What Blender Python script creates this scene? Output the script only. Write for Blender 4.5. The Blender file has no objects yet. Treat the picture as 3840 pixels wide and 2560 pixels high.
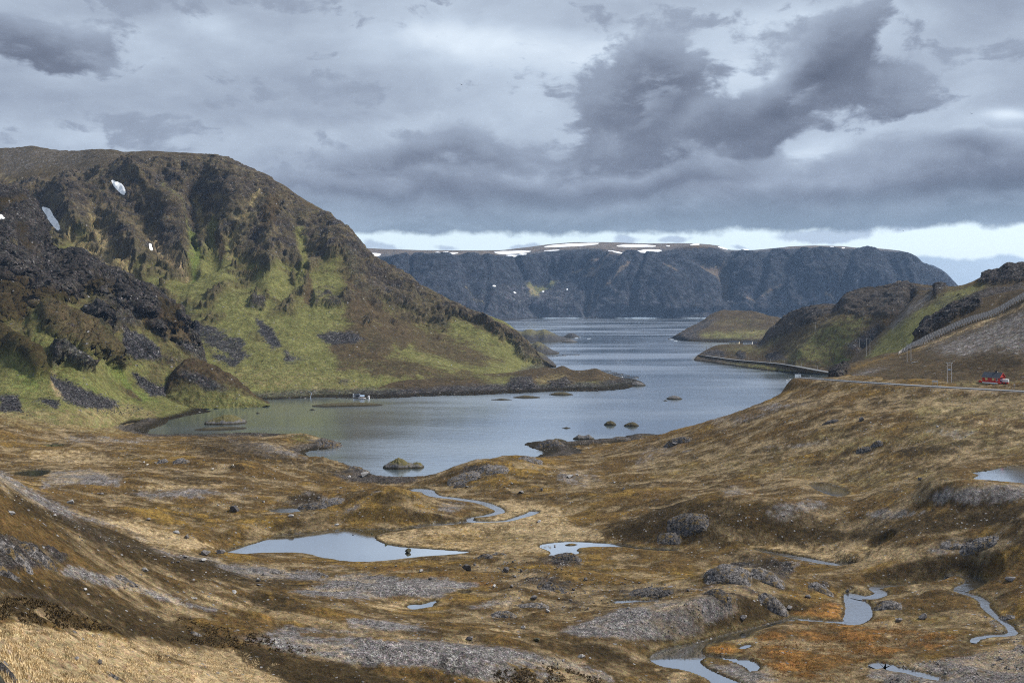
import bpy, bmesh, math, random
import numpy as np
from mathutils import Vector, Matrix
random.seed(7)
rng = np.random.default_rng(7)
S = bpy.context.scene
COL = S.collection
R = math.radians
F, HY, CX, CH = 3733.0, 1110.0, 1920.0, 100.0     # focal length and horizon row of the photograph (in its pixels), eye height above the sea in metres

# ------------------------------------------------------------------ camera
cd = bpy.data.cameras.new('camera'); cam = bpy.data.objects.new('camera', cd); COL.objects.link(cam)
cam.location = (0, 0, CH); cam.rotation_euler = (R(90), 0, 0)
cd.sensor_width = 36.0; cd.lens = 36.0 * F / 3840.0
cd.shift_y = -(1280.0 - HY) / 3840.0
cd.clip_start = 0.5; cd.clip_end = 60000
S.camera = cam
S.render.resolution_x, S.render.resolution_y = 1024, 682
S.view_settings.view_transform = 'Standard'; S.view_settings.look = 'None'
S.view_settings.exposure = 1.85; S.view_settings.gamma = 1.0; S.view_settings.use_curve_mapping = False
S.render.engine = 'CYCLES'
S.cycles.use_denoising = False; S.cycles.filter_width = 1.1
S.cycles.max_bounces = 6; S.cycles.diffuse_bounces = 2; S.cycles.glossy_bounces = 3; S.cycles.transmission_bounces = 3
S.cycles.volume_bounces = 1; S.cycles.transparent_max_bounces = 8
SUN_EL, SUN_AZ = 44.0, 72.0                        # azimuth clockwise from straight ahead

sd = bpy.data.lights.new('sun', 'SUN'); sun = bpy.data.objects.new('sun', sd); COL.objects.link(sun)
sd.energy = 1.5; sd.angle = R(10); sd.color = (1.0, 0.95, 0.88)
_d = Vector((math.sin(R(SUN_AZ)) * math.cos(R(SUN_EL)), math.cos(R(SUN_AZ)) * math.cos(R(SUN_EL)), math.sin(R(SUN_EL))))
sun.rotation_euler = (-_d).to_track_quat('-Z', 'Y').to_euler(); sun.location = (200, -100, 400)

# ------------------------------------------------------------------ node helpers
class NT:
    def __init__(s, tree):
        s.t = tree; s.n = tree.nodes; s.l = tree.links
    def put(s, sock, v):
        if v is None: return
        if isinstance(v, bpy.types.NodeSocket): s.l.new(v, sock)
        else: sock.default_value = v
    def node(s, typ, **kw):
        n = s.n.new(typ)
        for k, v in kw.items(): setattr(n, k, v)
        return n
    def m(s, op, a, b=None, c=None, clamp=False):
        n = s.node('ShaderNodeMath', operation=op, use_clamp=clamp)
        for i, v in enumerate((a, b, c)):
            if v is not None: s.put(n.inputs[i], v)
        return n.outputs[0]
    def vm(s, op, a, b=None, out=0):
        n = s.node('ShaderNodeVectorMath', operation=op)
        s.put(n.inputs[0], a)
        if b is not None: s.put(n.inputs['Scale'] if op == 'SCALE' else n.inputs[1], b)
        return n.outputs[out]
    def noise(s, vec, scale, detail=4, rough=.55, dist=0.0, col=False):
        n = s.node('ShaderNodeTexNoise'); s.put(n.inputs['Vector'], vec)
        n.inputs['Scale'].default_value = scale; n.inputs['Detail'].default_value = detail
        n.inputs['Roughness'].default_value = rough; n.inputs['Distortion'].default_value = dist
        return n.outputs['Color' if col else 0]
    def ss(s, v, a, b, lo=0.0, hi=1.0, typ='SMOOTHSTEP'):
        n = s.node('ShaderNodeMapRange', interpolation_type=typ); s.put(n.inputs[0], v)
        for i, q in enumerate((a, b, lo, hi)): n.inputs[i + 1].default_value = q
        return n.outputs[0]
    def mix(s, f, a, b, blend='MIX'):
        n = s.node('ShaderNodeMix', data_type='RGBA', blend_type=blend); s.put(n.inputs[0], f); s.put(n.inputs[6], a); s.put(n.inputs[7], b)
        return n.outputs[2]
    def ramp(s, f, stops):
        n = s.node('ShaderNodeValToRGB'); s.put(n.inputs[0], f); e = n.color_ramp.elements
        while len(e) < len(stops): e.new(0.5)
        for k, (p, c) in enumerate(stops): e[k].position = p; e[k].color = (*c, 1)
        return n.outputs[0]

# ------------------------------------------------------------------ sky: daylight sky seen through broken cloud decks
W = bpy.data.worlds.new('World'); S.world = W; W.use_nodes = True
W.node_tree.nodes.clear()
q = NT(W.node_tree)
tc = q.node('ShaderNodeTexCoord').outputs['Generated']
sk = q.node('ShaderNodeTexSky', sky_type='NISHITA', sun_disc=False, sun_elevation=R(SUN_EL), sun_rotation=R(SUN_AZ))
sk.altitude = 100
sp = q.node('ShaderNodeSeparateXYZ'); q.put(sp.inputs[0], tc)
X_, Y_, Z_ = sp.outputs
az = q.m('ARCTAN2', X_, Y_)
el = q.m('ARCSINE', Z_)
flat = q.node('ShaderNodeCombineXYZ'); q.put(flat.inputs[0], X_); q.put(flat.inputs[1], Y_); q.put(flat.inputs[2], q.m('MULTIPLY', Z_, 2.2))
dirv = flat.outputs[0]
soften = q.vm('ADD', dirv, q.vm('SCALE', q.vm('SUBTRACT', q.noise(tc, 8.0, 3, .5, col=True), (.5, .5, .5)), .10))
puff = q.noise(soften, 9.0, 7, .58)
puff2 = q.noise(tc, 30.0, 5, .60)
wisp = q.noise(soften, 22.0, 7, .60)
warpc = q.noise(tc, 7.0, 3, .5, col=True)
warpv = q.vm('SUBTRACT', warpc, (.5, .5, .5))
wsp = q.node('ShaderNodeSeparateXYZ'); q.put(wsp.inputs[0], warpv)
waz = q.m('MULTIPLY_ADD', wsp.outputs[0], .13, az)
wel = q.m('MULTIPLY_ADD', wsp.outputs[1], .07, el)
def sky_px(px, py):
    a = math.atan((px - CX) / F); return a, math.atan((HY - py) / F * math.cos(a))
def blob(px, py, rx, ry, rot=0.0, A=None, E=None):
    a0, e0 = sky_px(px, py); c, s_ = math.cos(R(rot)), math.sin(R(rot))
    da = q.m('SUBTRACT', A or waz, a0); de = q.m('SUBTRACT', E or wel, e0)
    u = q.m('MULTIPLY', q.m('ADD', q.m('MULTIPLY', da, c), q.m('MULTIPLY', de, s_)), F / rx)
    v = q.m('MULTIPLY', q.m('SUBTRACT', q.m('MULTIPLY', de, c), q.m('MULTIPLY', da, s_)), F / ry)
    d2 = q.m('ADD', q.m('MULTIPLY', u, u), q.m('MULTIPLY', v, v))
    return q.m('EXPONENT', q.m('MULTIPLY', d2, -1.0)), v
def total(items, shade=False):
    acc = sh = None
    for it in items:
        amp = it[-1]; b, v = blob(*it[:-1])
        acc = q.m('MULTIPLY', b, amp) if acc is None else q.m('MULTIPLY_ADD', b, amp, acc)
        if shade and amp > 0:
            w = q.m('MULTIPLY', q.m('MULTIPLY', b, amp), v); sh = w if sh is None else q.m('ADD', sh, w)
    return (acc, sh) if shade else acc
# high streaky layer
streak = q.noise(dirv, 4.2, 5, .5, .4)
T = q.m('MULTIPLY_ADD', q.m('SUBTRACT', streak, .5), .42, .52)
T = q.m('ADD', T, q.m('MULTIPLY', q.m('SUBTRACT', wisp, .5), .16))
soft = total([(1650, 175, 330, 60, 0, .20), (2000, 280, 520, 130, 0, .06), (2830, 330, 120, 150, 0, .14), (3250, 90, 420, 60, -5, .12),
              (760, 110, 120, 40, 0, .10), (350, 500, 500, 50, 0, .10), (1500, 470, 420, 60, 0, .05), (2330, 230, 260, 90, 0, .10), (3350, 400, 250, 80, 0, .08),
              (1150, 330, 700, 50, 0, -.05), (600, 40, 500, 50, 0, -.06), (1100, 420, 600, 30, 0, -.06), (3700, 60, 260, 90, 10, -.10), (2700, 20, 500, 40, 0, -.06), (2400, 90, 500, 30, 0, -.05), (250, 330, 400, 40, 0, -.04)])
T = q.m('ADD', T, soft)
# cumulus in three overlapping layers, darker underneath and paler along their tops
def layer(T, items, tone, top, sharp, nz=(1.8, 1.3, .5), thresh=.30, tex=1.0):
    f_, u_ = total(items, True)
    n_ = q.m('MULTIPLY_ADD', q.m('SUBTRACT', puff, .5), nz[0], q.m('MULTIPLY_ADD', q.m('SUBTRACT', wisp, .5), nz[1], q.m('MULTIPLY', q.m('SUBTRACT', puff2, .5), nz[2])))
    d_ = q.m('ADD', f_, n_)
    mask = q.ss(d_, thresh - sharp, thresh + sharp)
    lit = q.m('DIVIDE', u_, q.m('ADD', q.m('MAXIMUM', f_, 0.0), .25))
    lit = q.m('ADD', q.m('MULTIPLY', q.m('MINIMUM', q.m('MAXIMUM', lit, -.6), .9), top), q.m('MULTIPLY', q.m('SUBTRACT', q.m('MULTIPLY_ADD', wisp, .45, q.m('MULTIPLY', puff, .55)), .5), tex))
    deep = q.ss(d_, thresh, thresh + 1.0, 0.0, .10)
    t_ = q.m('SUBTRACT', q.m('ADD', lit, tone), deep)
    n = q.node('ShaderNodeMix', data_type='FLOAT'); q.put(n.inputs[0], mask); q.put(n.inputs[2], T); q.put(n.inputs[3], t_)
    return n.outputs[0]
T = layer(T, [(1500, 600, 330, 130, 8, .8), (2050, 640, 420, 130, 0, .7), (2600, 600, 500, 130, 6, .7), (3350, 650, 600, 130, 0, .7), (1250, 760, 900, 90, 0, .8), (2600, 780, 1100, 80, 0, .9), (3650, 780, 700, 80, 0, .8), (1000, 640, 260, 70, 0, .3), (3010, 600, 200, 50, 22, -.75), (3800, 440, 150, 35, 0, -.7), (3650, 520, 300, 50, -6, .45), (700, 540, 500, 40, 0, .25)], .410, .24, .16)
T = layer(T, [(2470, 300, 240, 120, 8, .95), (2350, 430, 200, 90, 20, .6), (3010, 310, 260, 80, 40, .95), (3180, 210, 200, 100, 25, .7), (3330, 330, 200, 90, 0, .35), (2640, 500, 480, 80, 12, .85), (2800, 600, 240, 50, 20, .5), (1420, 590, 220, 70, 10, .45), (1780, 560, 260, 70, 0, .5), (2830, 250, 60, 110, 0, -.6), (3180, 470, 260, 36, 14, .5), (3010, 620, 200, 60, 25, -.8), (170, 130, 170, 80, -15, .85), (330, 160, 100, 50, 0, .45), (20, 60, 130, 60, 0, .4)], .295, .26, .18)
T = layer(T, [(2350, 690, 560, 50, 4, .72), (1700, 690, 340, 45, 0, .55), (3250, 720, 560, 40, 2, .72), (3790, 640, 300, 80, -4, .9), (3700, 545, 170, 36, -10, .5), (2750, 790, 700, 30, 0, .5), (3600, 800, 420, 30, 0, .5), (1250, 690, 240, 40, 0, .35), (2500, 420, 150, 45, 20, .6), (3040, 380, 170, 40, 38, .6)], .265, .22, .24)
glow = total([(3010, 610, 170, 45, 25, .10), (3810, 435, 110, 22, 0, .26), (3200, 650, 200, 36, 0, .05)])
T = q.m('ADD', T, glow)
cloudc = q.ramp(T, [(0.0, (.080, .094, .133)), (.2, (.142, .165, .220)), (.42, (.258, .302, .382)), (.62, (.425, .495, .590)), (.82, (.66, .74, .82)), (1.0, (.88, .95, 1.0))])
# clear strip along the horizon under the deck, with its own little clouds
_, e_gap = sky_px(2600, 868)
edge = q.m('MULTIPLY_ADD', q.m('SUBTRACT', puff2, .5), .016, q.m('MULTIPLY_ADD', q.m('SUBTRACT', puff, .5), .02, el))
gap = q.ss(edge, e_gap + .003, e_gap - .004)
below = q.ss(edge, e_gap + .05, e_gap, 0, .35)
small = total([(1500, 900, 75, 28, 0, .95), (1380, 920, 45, 22, 0, .8), (1600, 925, 90, 12, 0, .55), (1930, 918, 70, 16, 0, .65), (1720, 905, 40, 14, 0, .5), (2400, 890, 60, 22, 0, .8), (2560, 890, 70, 14, 0, .8), (2390, 912, 80, 10, 0, .5),
               (2800, 925, 45, 12, 0, .7), (2900, 925, 40, 8, 0, .5), (3120, 860, 130, 26, 0, 1.1), (3420, 850, 130, 22, 0, .6)])
sm = q.ss(q.m('MULTIPLY_ADD', q.m('SUBTRACT', puff2, .5), 1.5, small), .25, .65)
bankE = q.m('MULTIPLY_ADD', q.m('SUBTRACT', puff2, .5), .018, el)
_, e_bank = sky_px(3650, 962)
bank = q.m('MULTIPLY', q.ss(bankE, e_bank + .002, e_bank - .003), q.ss(az, math.atan((3150 - CX) / F), math.atan((3380 - CX) / F)))
bankc = q.mix(q.noise(dirv, 22, 4), (.26, .345, .45, 1), (.47, .56, .66, 1))
skyc = q.mix(.72, q.vm('SCALE', sk.outputs[0], .1), (.70, .83, .92, 1))
skyc = q.mix(q.m('MULTIPLY', sm, .8), skyc, (.34, .41, .52, 1))
skyc = q.mix(q.m('MULTIPLY', bank, .92), skyc, bankc)
cloudc = q.mix(below, cloudc, (.27, .38, .47, 1))
final = q.mix(gap, cloudc, skyc)
bg = q.node('ShaderNodeBackground'); q.put(bg.inputs[0], q.vm('SCALE', final, 3.6)); bg.inputs[1].default_value = 0.1
out = q.node('ShaderNodeOutputWorld'); q.l.new(bg.outputs[0], out.inputs[0])
W.cycles.sampling_method = 'MANUAL'; W.cycles.sample_map_resolution = 512

# ------------------------------------------------------------------ object helpers
def tag(o, label=None, cat=None, group=None, kind=None):
    if label: o['label'] = label
    if cat: o['category'] = cat
    if group: o['group'] = group
    if kind: o['kind'] = kind
    return o
def empty(name, loc, rz=0.0, label=None, cat=None, group=None):
    o = bpy.data.objects.new(name, None); COL.objects.link(o)
    o.location = loc; o.rotation_euler = (0, 0, rz); o.empty_display_size = .5
    return tag(o, label, cat, group)
def link(name, me, parent=None, loc=None, rot=None, scl=None):
    o = bpy.data.objects.new(name, me); COL.objects.link(o)
    if parent: o.parent = parent
    if loc is not None: o.location = loc
    if rot is not None: o.rotation_euler = rot
    if scl is not None: o.scale = scl
    return o
def copy_tree(o, parent=None):
    c = o.copy(); COL.objects.link(c); c.parent = parent
    for ch in list(o.children): copy_tree(ch, c)
    return c
class MB:
    """collects boxes, bars, tubes and polygons and links them as one mesh"""
    def __init__(s): s.b = bmesh.new()
    def box(s, c, d, rz=0.0, M=None):
        m = Matrix.Translation(c) @ Matrix.Rotation(rz, 4, 'Z') @ (M or Matrix()) @ Matrix.Diagonal((*d, 1))
        bmesh.ops.create_cube(s.b, size=1.0, matrix=m); return s
    def bar(s, a, b, w, w2=None):
        a, b = Vector(a), Vector(b); d = b - a
        m = Matrix.Translation((a + b) / 2) @ d.to_track_quat('Z', 'Y').to_matrix().to_4x4() @ Matrix.Diagonal((w, w2 or w, d.length, 1))
        bmesh.ops.create_cube(s.b, size=1.0, matrix=m); return s
    def tube(s, a, b, r1, r2=None, n=8):
        a, b = Vector(a), Vector(b); d = b - a
        m = Matrix.Translation((a + b) / 2) @ d.to_track_quat('Z', 'Y').to_matrix().to_4x4()
        bmesh.ops.create_cone(s.b, cap_ends=True, segments=n, radius1=r1, radius2=r1 if r2 is None else r2, depth=d.length, matrix=m); return s
    def ring(s, c, rad, r, n=40, k=6):
        vs = []
        for i in range(n):
            a = 2 * math.pi * i / n; row = []
            for j in range(k):
                b = 2 * math.pi * j / k; rr = rad + r * math.cos(b)
                row.append(s.b.verts.new((c[0] + rr * math.cos(a), c[1] + rr * math.sin(a), c[2] + r * math.sin(b))))
            vs.append(row)
        for i in range(n):
            for j in range(k):
                s.b.faces.new((vs[i][j], vs[(i + 1) % n][j], vs[(i + 1) % n][(j + 1) % k], vs[i][(j + 1) % k]))
        return s
    def face(s, pts):
        s.b.faces.new([s.b.verts.new(p) for p in pts]); return s
    def prism(s, pts, vec):
        v = Vector(vec); a = [s.b.verts.new(p) for p in pts]; b = [s.b.verts.new(Vector(p) + v) for p in pts]
        s.b.faces.new(a); s.b.faces.new(b[::-1])
        for i in range(len(a)): s.b.faces.new((a[i], b[i], b[(i + 1) % len(a)], a[(i + 1) % len(a)]))
        return s
    def mesh(s, name, mat, smooth=False):
        bmesh.ops.recalc_face_normals(s.b, faces=s.b.faces)
        me = bpy.data.meshes.new(name); s.b.to_mesh(me); s.b.free()
        if mat: me.materials.append(mat)
        if smooth: me.polygons.foreach_set('use_smooth', [True] * len(me.polygons))
        return me
    def build(s, name, mat, parent=None, loc=None, rot=None, smooth=False):
        return link(name, s.mesh(name, mat, smooth), parent, loc, rot)

# ------------------------------------------------------------------ noise in numpy
f32 = np.float32
def _hash(ix, iy, iz):
    h = ix * np.uint32(374761393) + iy * np.uint32(668265263) + iz * np.uint32(1274126177)
    h = (h ^ (h >> np.uint32(13))) * np.uint32(1274126177)
    return h ^ (h >> np.uint32(16))
def perlin(x, y, z, seed=0):
    x = np.asarray(x, f32); y = np.asarray(y, f32); z = np.asarray(z, f32)
    xf, yf, zf = np.floor(x), np.floor(y), np.floor(z)
    ix = xf.astype(np.int32).astype(np.uint32) + np.uint32(seed * 7919 % 65536); iy = yf.astype(np.int32).astype(np.uint32); iz = zf.astype(np.int32).astype(np.uint32)
    fx, fy, fz = x - xf, y - yf, z - zf
    u, v, w = [t * t * t * (t * (t * 6 - 15) + 10) for t in (fx, fy, fz)]
    def g(dx, dy, dz):
        h = _hash(ix + np.uint32(dx), iy + np.uint32(dy), iz + np.uint32(dz))
        k = f32(1 / 127.5)
        return (((h & np.uint32(255)).astype(f32) * k - 1) * (fx - dx) + (((h >> np.uint32(8)) & np.uint32(255)).astype(f32) * k - 1) * (fy - dy)
                + (((h >> np.uint32(16)) & np.uint32(255)).astype(f32) * k - 1) * (fz - dz))
    a = g(0, 0, 0); a = a + u * (g(1, 0, 0) - a)
    b = g(0, 1, 0); b = b + u * (g(1, 1, 0) - b)
    a = a + v * (b - a)
    c = g(0, 0, 1); c = c + u * (g(1, 0, 1) - c)
    d = g(0, 1, 1); d = d + u * (g(1, 1, 1) - d)
    c = c + v * (d - c)
    return (a + w * (c - a)) * f32(1.25)
def fbm(x, y, z, wl, octv=4, gain=.5, seed=0, ridged=False):
    """roughly -1..1; wl = longest wavelength in metres"""
    acc = 0; amp = 1.0; f = 1.0 / wl; tot = 0
    for k in range(octv):
        n = perlin(x * f + k * 3.7, y * f + k * 1.3, z * f - k * 2.1, seed + k)
        if ridged: n = 1 - 2.2 * np.abs(n)
        acc = acc + amp * n; tot += amp; amp *= gain; f *= 2.03
    return acc / tot
def sst(x, a, b):
    t = np.clip((x - a) / (b - a), 0, 1); return t * t * (3 - 2 * t)

# ------------------------------------------------------------------ distances in the plane
def dist_line(x, y, pts, extra=None):
    """distance to a polyline; with extra (one value per point) also that value at the nearest place"""
    best = np.full(x.shape, 1e9, f32); val = np.zeros(x.shape, f32)
    for i in range(len(pts) - 1):
        (ax, ay), (bx, by) = pts[i][:2], pts[i + 1][:2]
        dx, dy = bx - ax, by - ay; L = dx * dx + dy * dy + 1e-9
        t = np.clip(((x - ax) * dx + (y - ay) * dy) / L, 0, 1)
        d = np.hypot(x - (ax + t * dx), y - (ay + t * dy))
        k = d < best; best = np.where(k, d, best)
        if extra is not None: val = np.where(k, extra[i] + t * (extra[i + 1] - extra[i]), val)
    return (best, val) if extra is not None else best
def sd_poly(x, y, pts):
    """signed distance to a closed polygon, negative inside"""
    P_ = list(pts) + [pts[0]]
    d = dist_line(x, y, P_); ins = np.zeros(x.shape, bool)
    for i in range(len(pts)):
        (ax, ay), (bx, by) = P_[i][:2], P_[i + 1][:2]
        if ay == by: continue
        ins ^= ((ay > y) != (by > y)) & (x < (bx - ax) * (y - ay) / (by - ay) + ax)
    return np.where(ins, -d, d)
def smooth_pts(pts, it=2, closed=False):
    p = [tuple(map(float, a)) for a in pts]
    for _ in range(it):
        o = []
        n = len(p)
        for i in range(n if closed else n - 1):
            a, b = p[i], p[(i + 1) % n]
            o.append(tuple(.75 * u + .25 * v for u, v in zip(a, b))); o.append(tuple(.25 * u + .75 * v for u, v in zip(a, b)))
        if not closed: o = [p[0]] + o + [p[-1]]
        p = o
    return p
def pchip(xk, yk, x):
    xk = np.asarray(xk, float); yk = np.asarray(yk, float)
    if len(xk) == 2: return np.interp(x, xk, yk)
    h = np.diff(xk); dl = np.diff(yk) / h; m = np.zeros(len(xk))
    for i in range(1, len(xk) - 1):
        if dl[i - 1] * dl[i] > 0:
            w1, w2 = 2 * h[i] + h[i - 1], h[i] + 2 * h[i - 1]; m[i] = (w1 + w2) / (w1 / dl[i - 1] + w2 / dl[i])
    m[0], m[-1] = dl[0], dl[-1]
    xx = np.clip(x, xk[0], xk[-1]); i = np.clip(np.searchsorted(xk, xx, side='right') - 1, 0, len(xk) - 2)
    t = (xx - xk[i]) / h[i]
    return ((1 + 2 * t) * (1 - t) ** 2 * yk[i] + t * (1 - t) ** 2 * h[i] * m[i] + t * t * (3 - 2 * t) * yk[i + 1] + t * t * (t - 1) * h[i] * m[i + 1])
def seaD(py): return CH * F / (py - HY)              # distance of a sea-level point seen at photo row py
def at(px, py, D): return Vector(((px - CX) / F * D, D, CH + (HY - py) / F * D))
def zD(py, z): return (CH - z) * F / (py - HY)
# ------------------------------------------------------------------ materials
def principled(name, col, rough=.8, metal=0.0, spec=.3, bumpy=None, var=0.0, vscale=3.0, dark=None, island=0.0):
    m = bpy.data.materials.new(name); m.use_nodes = True; t = NT(m.node_tree); b = t.n['Principled BSDF']
    b.inputs['Roughness'].default_value = rough; b.inputs['Metallic'].default_value = metal; b.inputs['Specular IOR Level'].default_value = spec
    c = (*col, 1)
    ge = t.node('ShaderNodeNewGeometry').outputs['Position']
    if var or dark:
        n = t.noise(ge, vscale, 5, .65)
        c = t.mix(t.ss(n, .3, .7), tuple(k * (1 - var) for k in col) + (1,) if not dark else (*dark, 1), tuple(min(1, k * (1 + var)) for k in col) + (1,))
    if island: c = t.vm('SCALE', c if not isinstance(c, tuple) else c[:3], t.m('MULTIPLY_ADD', t.node('ShaderNodeNewGeometry').outputs['Random Per Island'], 2 * island, 1 - island))
    t.put(b.inputs['Base Color'], c)
    if bumpy:
        bp = t.node('ShaderNodeBump'); bp.inputs['Distance'].default_value = bumpy[1]; bp.inputs['Strength'].default_value = 1.0
        t.put(bp.inputs['Height'], t.noise(ge, bumpy[0], 5, .65)); t.l.new(bp.outputs[0], b.inputs['Normal'])
    return m
def terrain_mat(name, fine, contrast=.5, bump=.25, crack=.5, cell=1.5, speck=0.0):
    """ground cover colours ride on the mesh as an attribute; the nodes add grain of the given size (metres), stones and relief"""
    m = bpy.data.materials.new(name); m.use_nodes = True; t = NT(m.node_tree); b = t.n['Principled BSDF']
    b.inputs['Roughness'].default_value = .95; b.inputs['Specular IOR Level'].default_value = .08
    pos = t.node('ShaderNodeNewGeometry').outputs['Position']
    a = t.node('ShaderNodeAttribute', attribute_name='cover'); st = t.node('ShaderNodeAttribute', attribute_name='stone').outputs['Fac']
    crv = t.ss(t.noise(pos, 1 / (fine * 6.0), 6, .8), .38, .62, .38, 1.55)
    n1 = t.noise(pos, 1 / fine, 6, .74)
    n2 = t.noise(pos, 1 / (fine * 4.3), 5, .68)
    n3 = t.noise(pos, 1 / (fine * 17.0), 4, .62)
    g = t.m('MULTIPLY_ADD', t.m('SUBTRACT', n1, .5), contrast * 5.0, 1.0)
    g = t.m('MULTIPLY', t.m('MAXIMUM', g, .2), t.m('MAXIMUM', t.m('MULTIPLY_ADD', t.m('SUBTRACT', n2, .5), contrast * 4.2, 1.0), .25))
    g = t.m('MULTIPLY', g, t.m('MULTIPLY_ADD', t.m('SUBTRACT', n3, .5), contrast * 2.0, 1.0))
    warp = t.vm('ADD', pos, t.vm('SCALE', t.vm('SUBTRACT', t.noise(pos, .5 / fine, 3, .6, col=True), (.5, .5, .5)), fine * 2.2))
    v = t.node('ShaderNodeTexVoronoi', feature='F1'); t.put(v.inputs['Vector'], warp); v.inputs['Scale'].default_value = 1 / (fine * cell)
    vs = t.node('ShaderNodeSeparateColor'); t.put(vs.inputs[0], v.outputs['Color'])
    stonev = t.m('MULTIPLY', t.m('MULTIPLY_ADD', t.m('POWER', vs.outputs[0], 1.8), .8, .70), t.ss(v.outputs['Distance'], .7, .3, 1 - crack, 1.0))
    f = t.node('ShaderNodeMix', data_type='FLOAT'); t.put(f.inputs[0], st); f.inputs[2].default_value = 1.0; t.put(f.inputs[3], t.m('MULTIPLY', stonev, crv))
    g = t.m('MULTIPLY', g, f.outputs[0])
    g = t.m('MINIMUM', t.m('MAXIMUM', g, .07), 3.0)
    c = t.vm('SCALE', a.outputs['Color'], g)
    hue = t.noise(pos, 1 / (fine * 2.7), 4, .65, col=True)
    c = t.mix(.30, c, t.vm('MULTIPLY', c, t.vm('SCALE', hue, 2.0)))
    h = t.m('ADD', t.m('MULTIPLY', t.m('ADD', n1, t.m('MULTIPLY', n2, 2.5)), fine), t.m('MULTIPLY', t.m('MULTIPLY', t.m('SUBTRACT', 1.0, v.outputs['Distance']), st), fine * 1.0))
    if speck:
        v2 = t.node('ShaderNodeTexVoronoi', feature='F1'); t.put(v2.inputs['Vector'], warp); v2.inputs['Scale'].default_value = 1 / (fine * 3.4)
        s2 = t.node('ShaderNodeSeparateColor'); t.put(s2.inputs[0], v2.outputs['Color'])
        dens = t.m('MULTIPLY', t.ss(n3, .42, .62), t.m('MULTIPLY_ADD', st, .12, speck))
        on = t.m('MULTIPLY', t.m('GREATER_THAN', dens, s2.outputs[1]), t.ss(v2.outputs['Distance'], .42, .30))
        c = t.mix(on, c, t.mix(s2.outputs[0], (.13, .122, .118, 1), (.36, .345, .335, 1)))
        h = t.m('MULTIPLY_ADD', on, fine * 1.6, h)
    t.put(b.inputs['Base Color'], c)
    bp = t.node('ShaderNodeBump'); bp.inputs['Strength'].default_value = 1.0; bp.inputs['Distance'].default_value = bump * 2
    t.put(bp.inputs['Height'], h); t.l.new(bp.outputs[0], b.inputs['Normal'])
    return m
def water_mat(name, base, rough, waves, low=.4, tint=(.93, .96, 1.0)):
    m = bpy.data.materials.new(name); m.use_nodes = True; t = NT(m.node_tree); t.n.clear(); out = t.node('ShaderNodeOutputMaterial')
    df = t.node('ShaderNodeBsdfDiffuse'); df.inputs[0].default_value = (*base, 1); gl = t.node('ShaderNodeBsdfGlossy'); gl.inputs['Color'].default_value = (*tint, 1)
    fr = t.node('ShaderNodeFresnel'); fr.inputs['IOR'].default_value = 1.4; mx = t.node('ShaderNodeMixShader')
    pos = t.node('ShaderNodeNewGeometry').outputs['Position']
    mp = t.node('ShaderNodeMapping'); t.put(mp.inputs[0], pos); mp.inputs['Rotation'].default_value = (0, 0, R(12)); mp.inputs['Scale'].default_value = (.35, 1, 1)
    patch = t.ss(t.noise(mp.outputs[0], waves[0][2], 4, .6), .35, .65, .45, 1.0); prev = None
    for (sc, dist, *_) in waves:
        bp = t.node('ShaderNodeBump'); bp.inputs['Distance'].default_value = dist; t.put(bp.inputs['Strength'], patch)
        t.put(bp.inputs['Height'], t.noise(mp.outputs[0], sc, 3, .6))
        if prev: t.l.new(prev, bp.inputs['Normal'])
        prev = bp.outputs[0]
    t.l.new(prev, gl.inputs['Normal']); t.put(gl.inputs['Roughness'], t.m('MULTIPLY', patch, rough))
    t.put(mx.inputs[0], t.m('MULTIPLY_ADD', fr.outputs[0], 1 - low, low)); t.l.new(df.outputs[0], mx.inputs[1]); t.l.new(gl.outputs[0], mx.inputs[2]); t.l.new(mx.outputs[0], out.inputs[0]); return m
M = {}
M['ground'] = terrain_mat('heath_and_gravel', .30, .68, .6, .7, 1.5, .14)
M['slope'] = terrain_mat('mountain_slope', 1.0, .52, .8, .7, 1.8, .04)
M['hill'] = terrain_mat('hill_slope', .8, .52, .7, .6, 1.8, .05)
M['cliff'] = terrain_mat('far_cliff', 5.0, .26, .6, .10, 2.0)
M['sea'] = water_mat('sea_water', (.095, .130, .138), .24, [(.20, .16, .006), (.8, .04)], .64)
M['pond'] = water_mat('pond_water', (.035, .035, .022), .05, [(1.6, .010, .03)], .70)
M['brook'] = water_mat('stream_water', (.06, .05, .035), .16, [(2.0, .08, .3), (6.0, .02)], .62)
M['stone'] = principled('grey_stone', (.255, .236, .228), .92, bumpy=(3, .12), dark=(.075, .068, .066), vscale=1.9, island=.35)
M['palestone'] = principled('pale_stone', (.40, .39, .375), .92, bumpy=(3, .10), dark=(.17, .16, .155), vscale=2.2, island=.3)
M['darkstone'] = principled('dark_stone', (.135, .124, .122), .92, bumpy=(2, .15), dark=(.035, .032, .032), vscale=1.3, island=.4)
M['mossstone'] = principled('mossy_stone', (.09, .085, .03), .95, bumpy=(2.5, .12), dark=(.035, .032, .028), vscale=1.2)
M['wetstone'] = principled('weedy_wet_stone', (.055, .048, .026), .7, bumpy=(1.5, .2), dark=(.014, .013, .012), vscale=.6)
M['snow'] = principled('old_snow', (.88, .89, .90), .8, bumpy=(.6, .2), var=.06, vscale=.15)
M['road'] = principled('wet_asphalt', (.17, .175, .18), .45, var=.12, vscale=.3)  # grey lightened to hold the sky reflected by the wet surface
M['roadline'] = principled('road_paint', (.7, .7, .68), .6)
M['galv'] = principled('galvanised_steel', (.45, .46, .48), .45, metal=.6, var=.1)
M['wood'] = principled('weathered_timber', (.26, .21, .18), .9, var=.2, vscale=2)
M['palewood'] = principled('bleached_timber', (.55, .52, .50), .9, var=.2, vscale=2)
M['red'] = principled('red_painted_boards', (.52, .045, .03), .7, var=.15, vscale=1.5)
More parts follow.
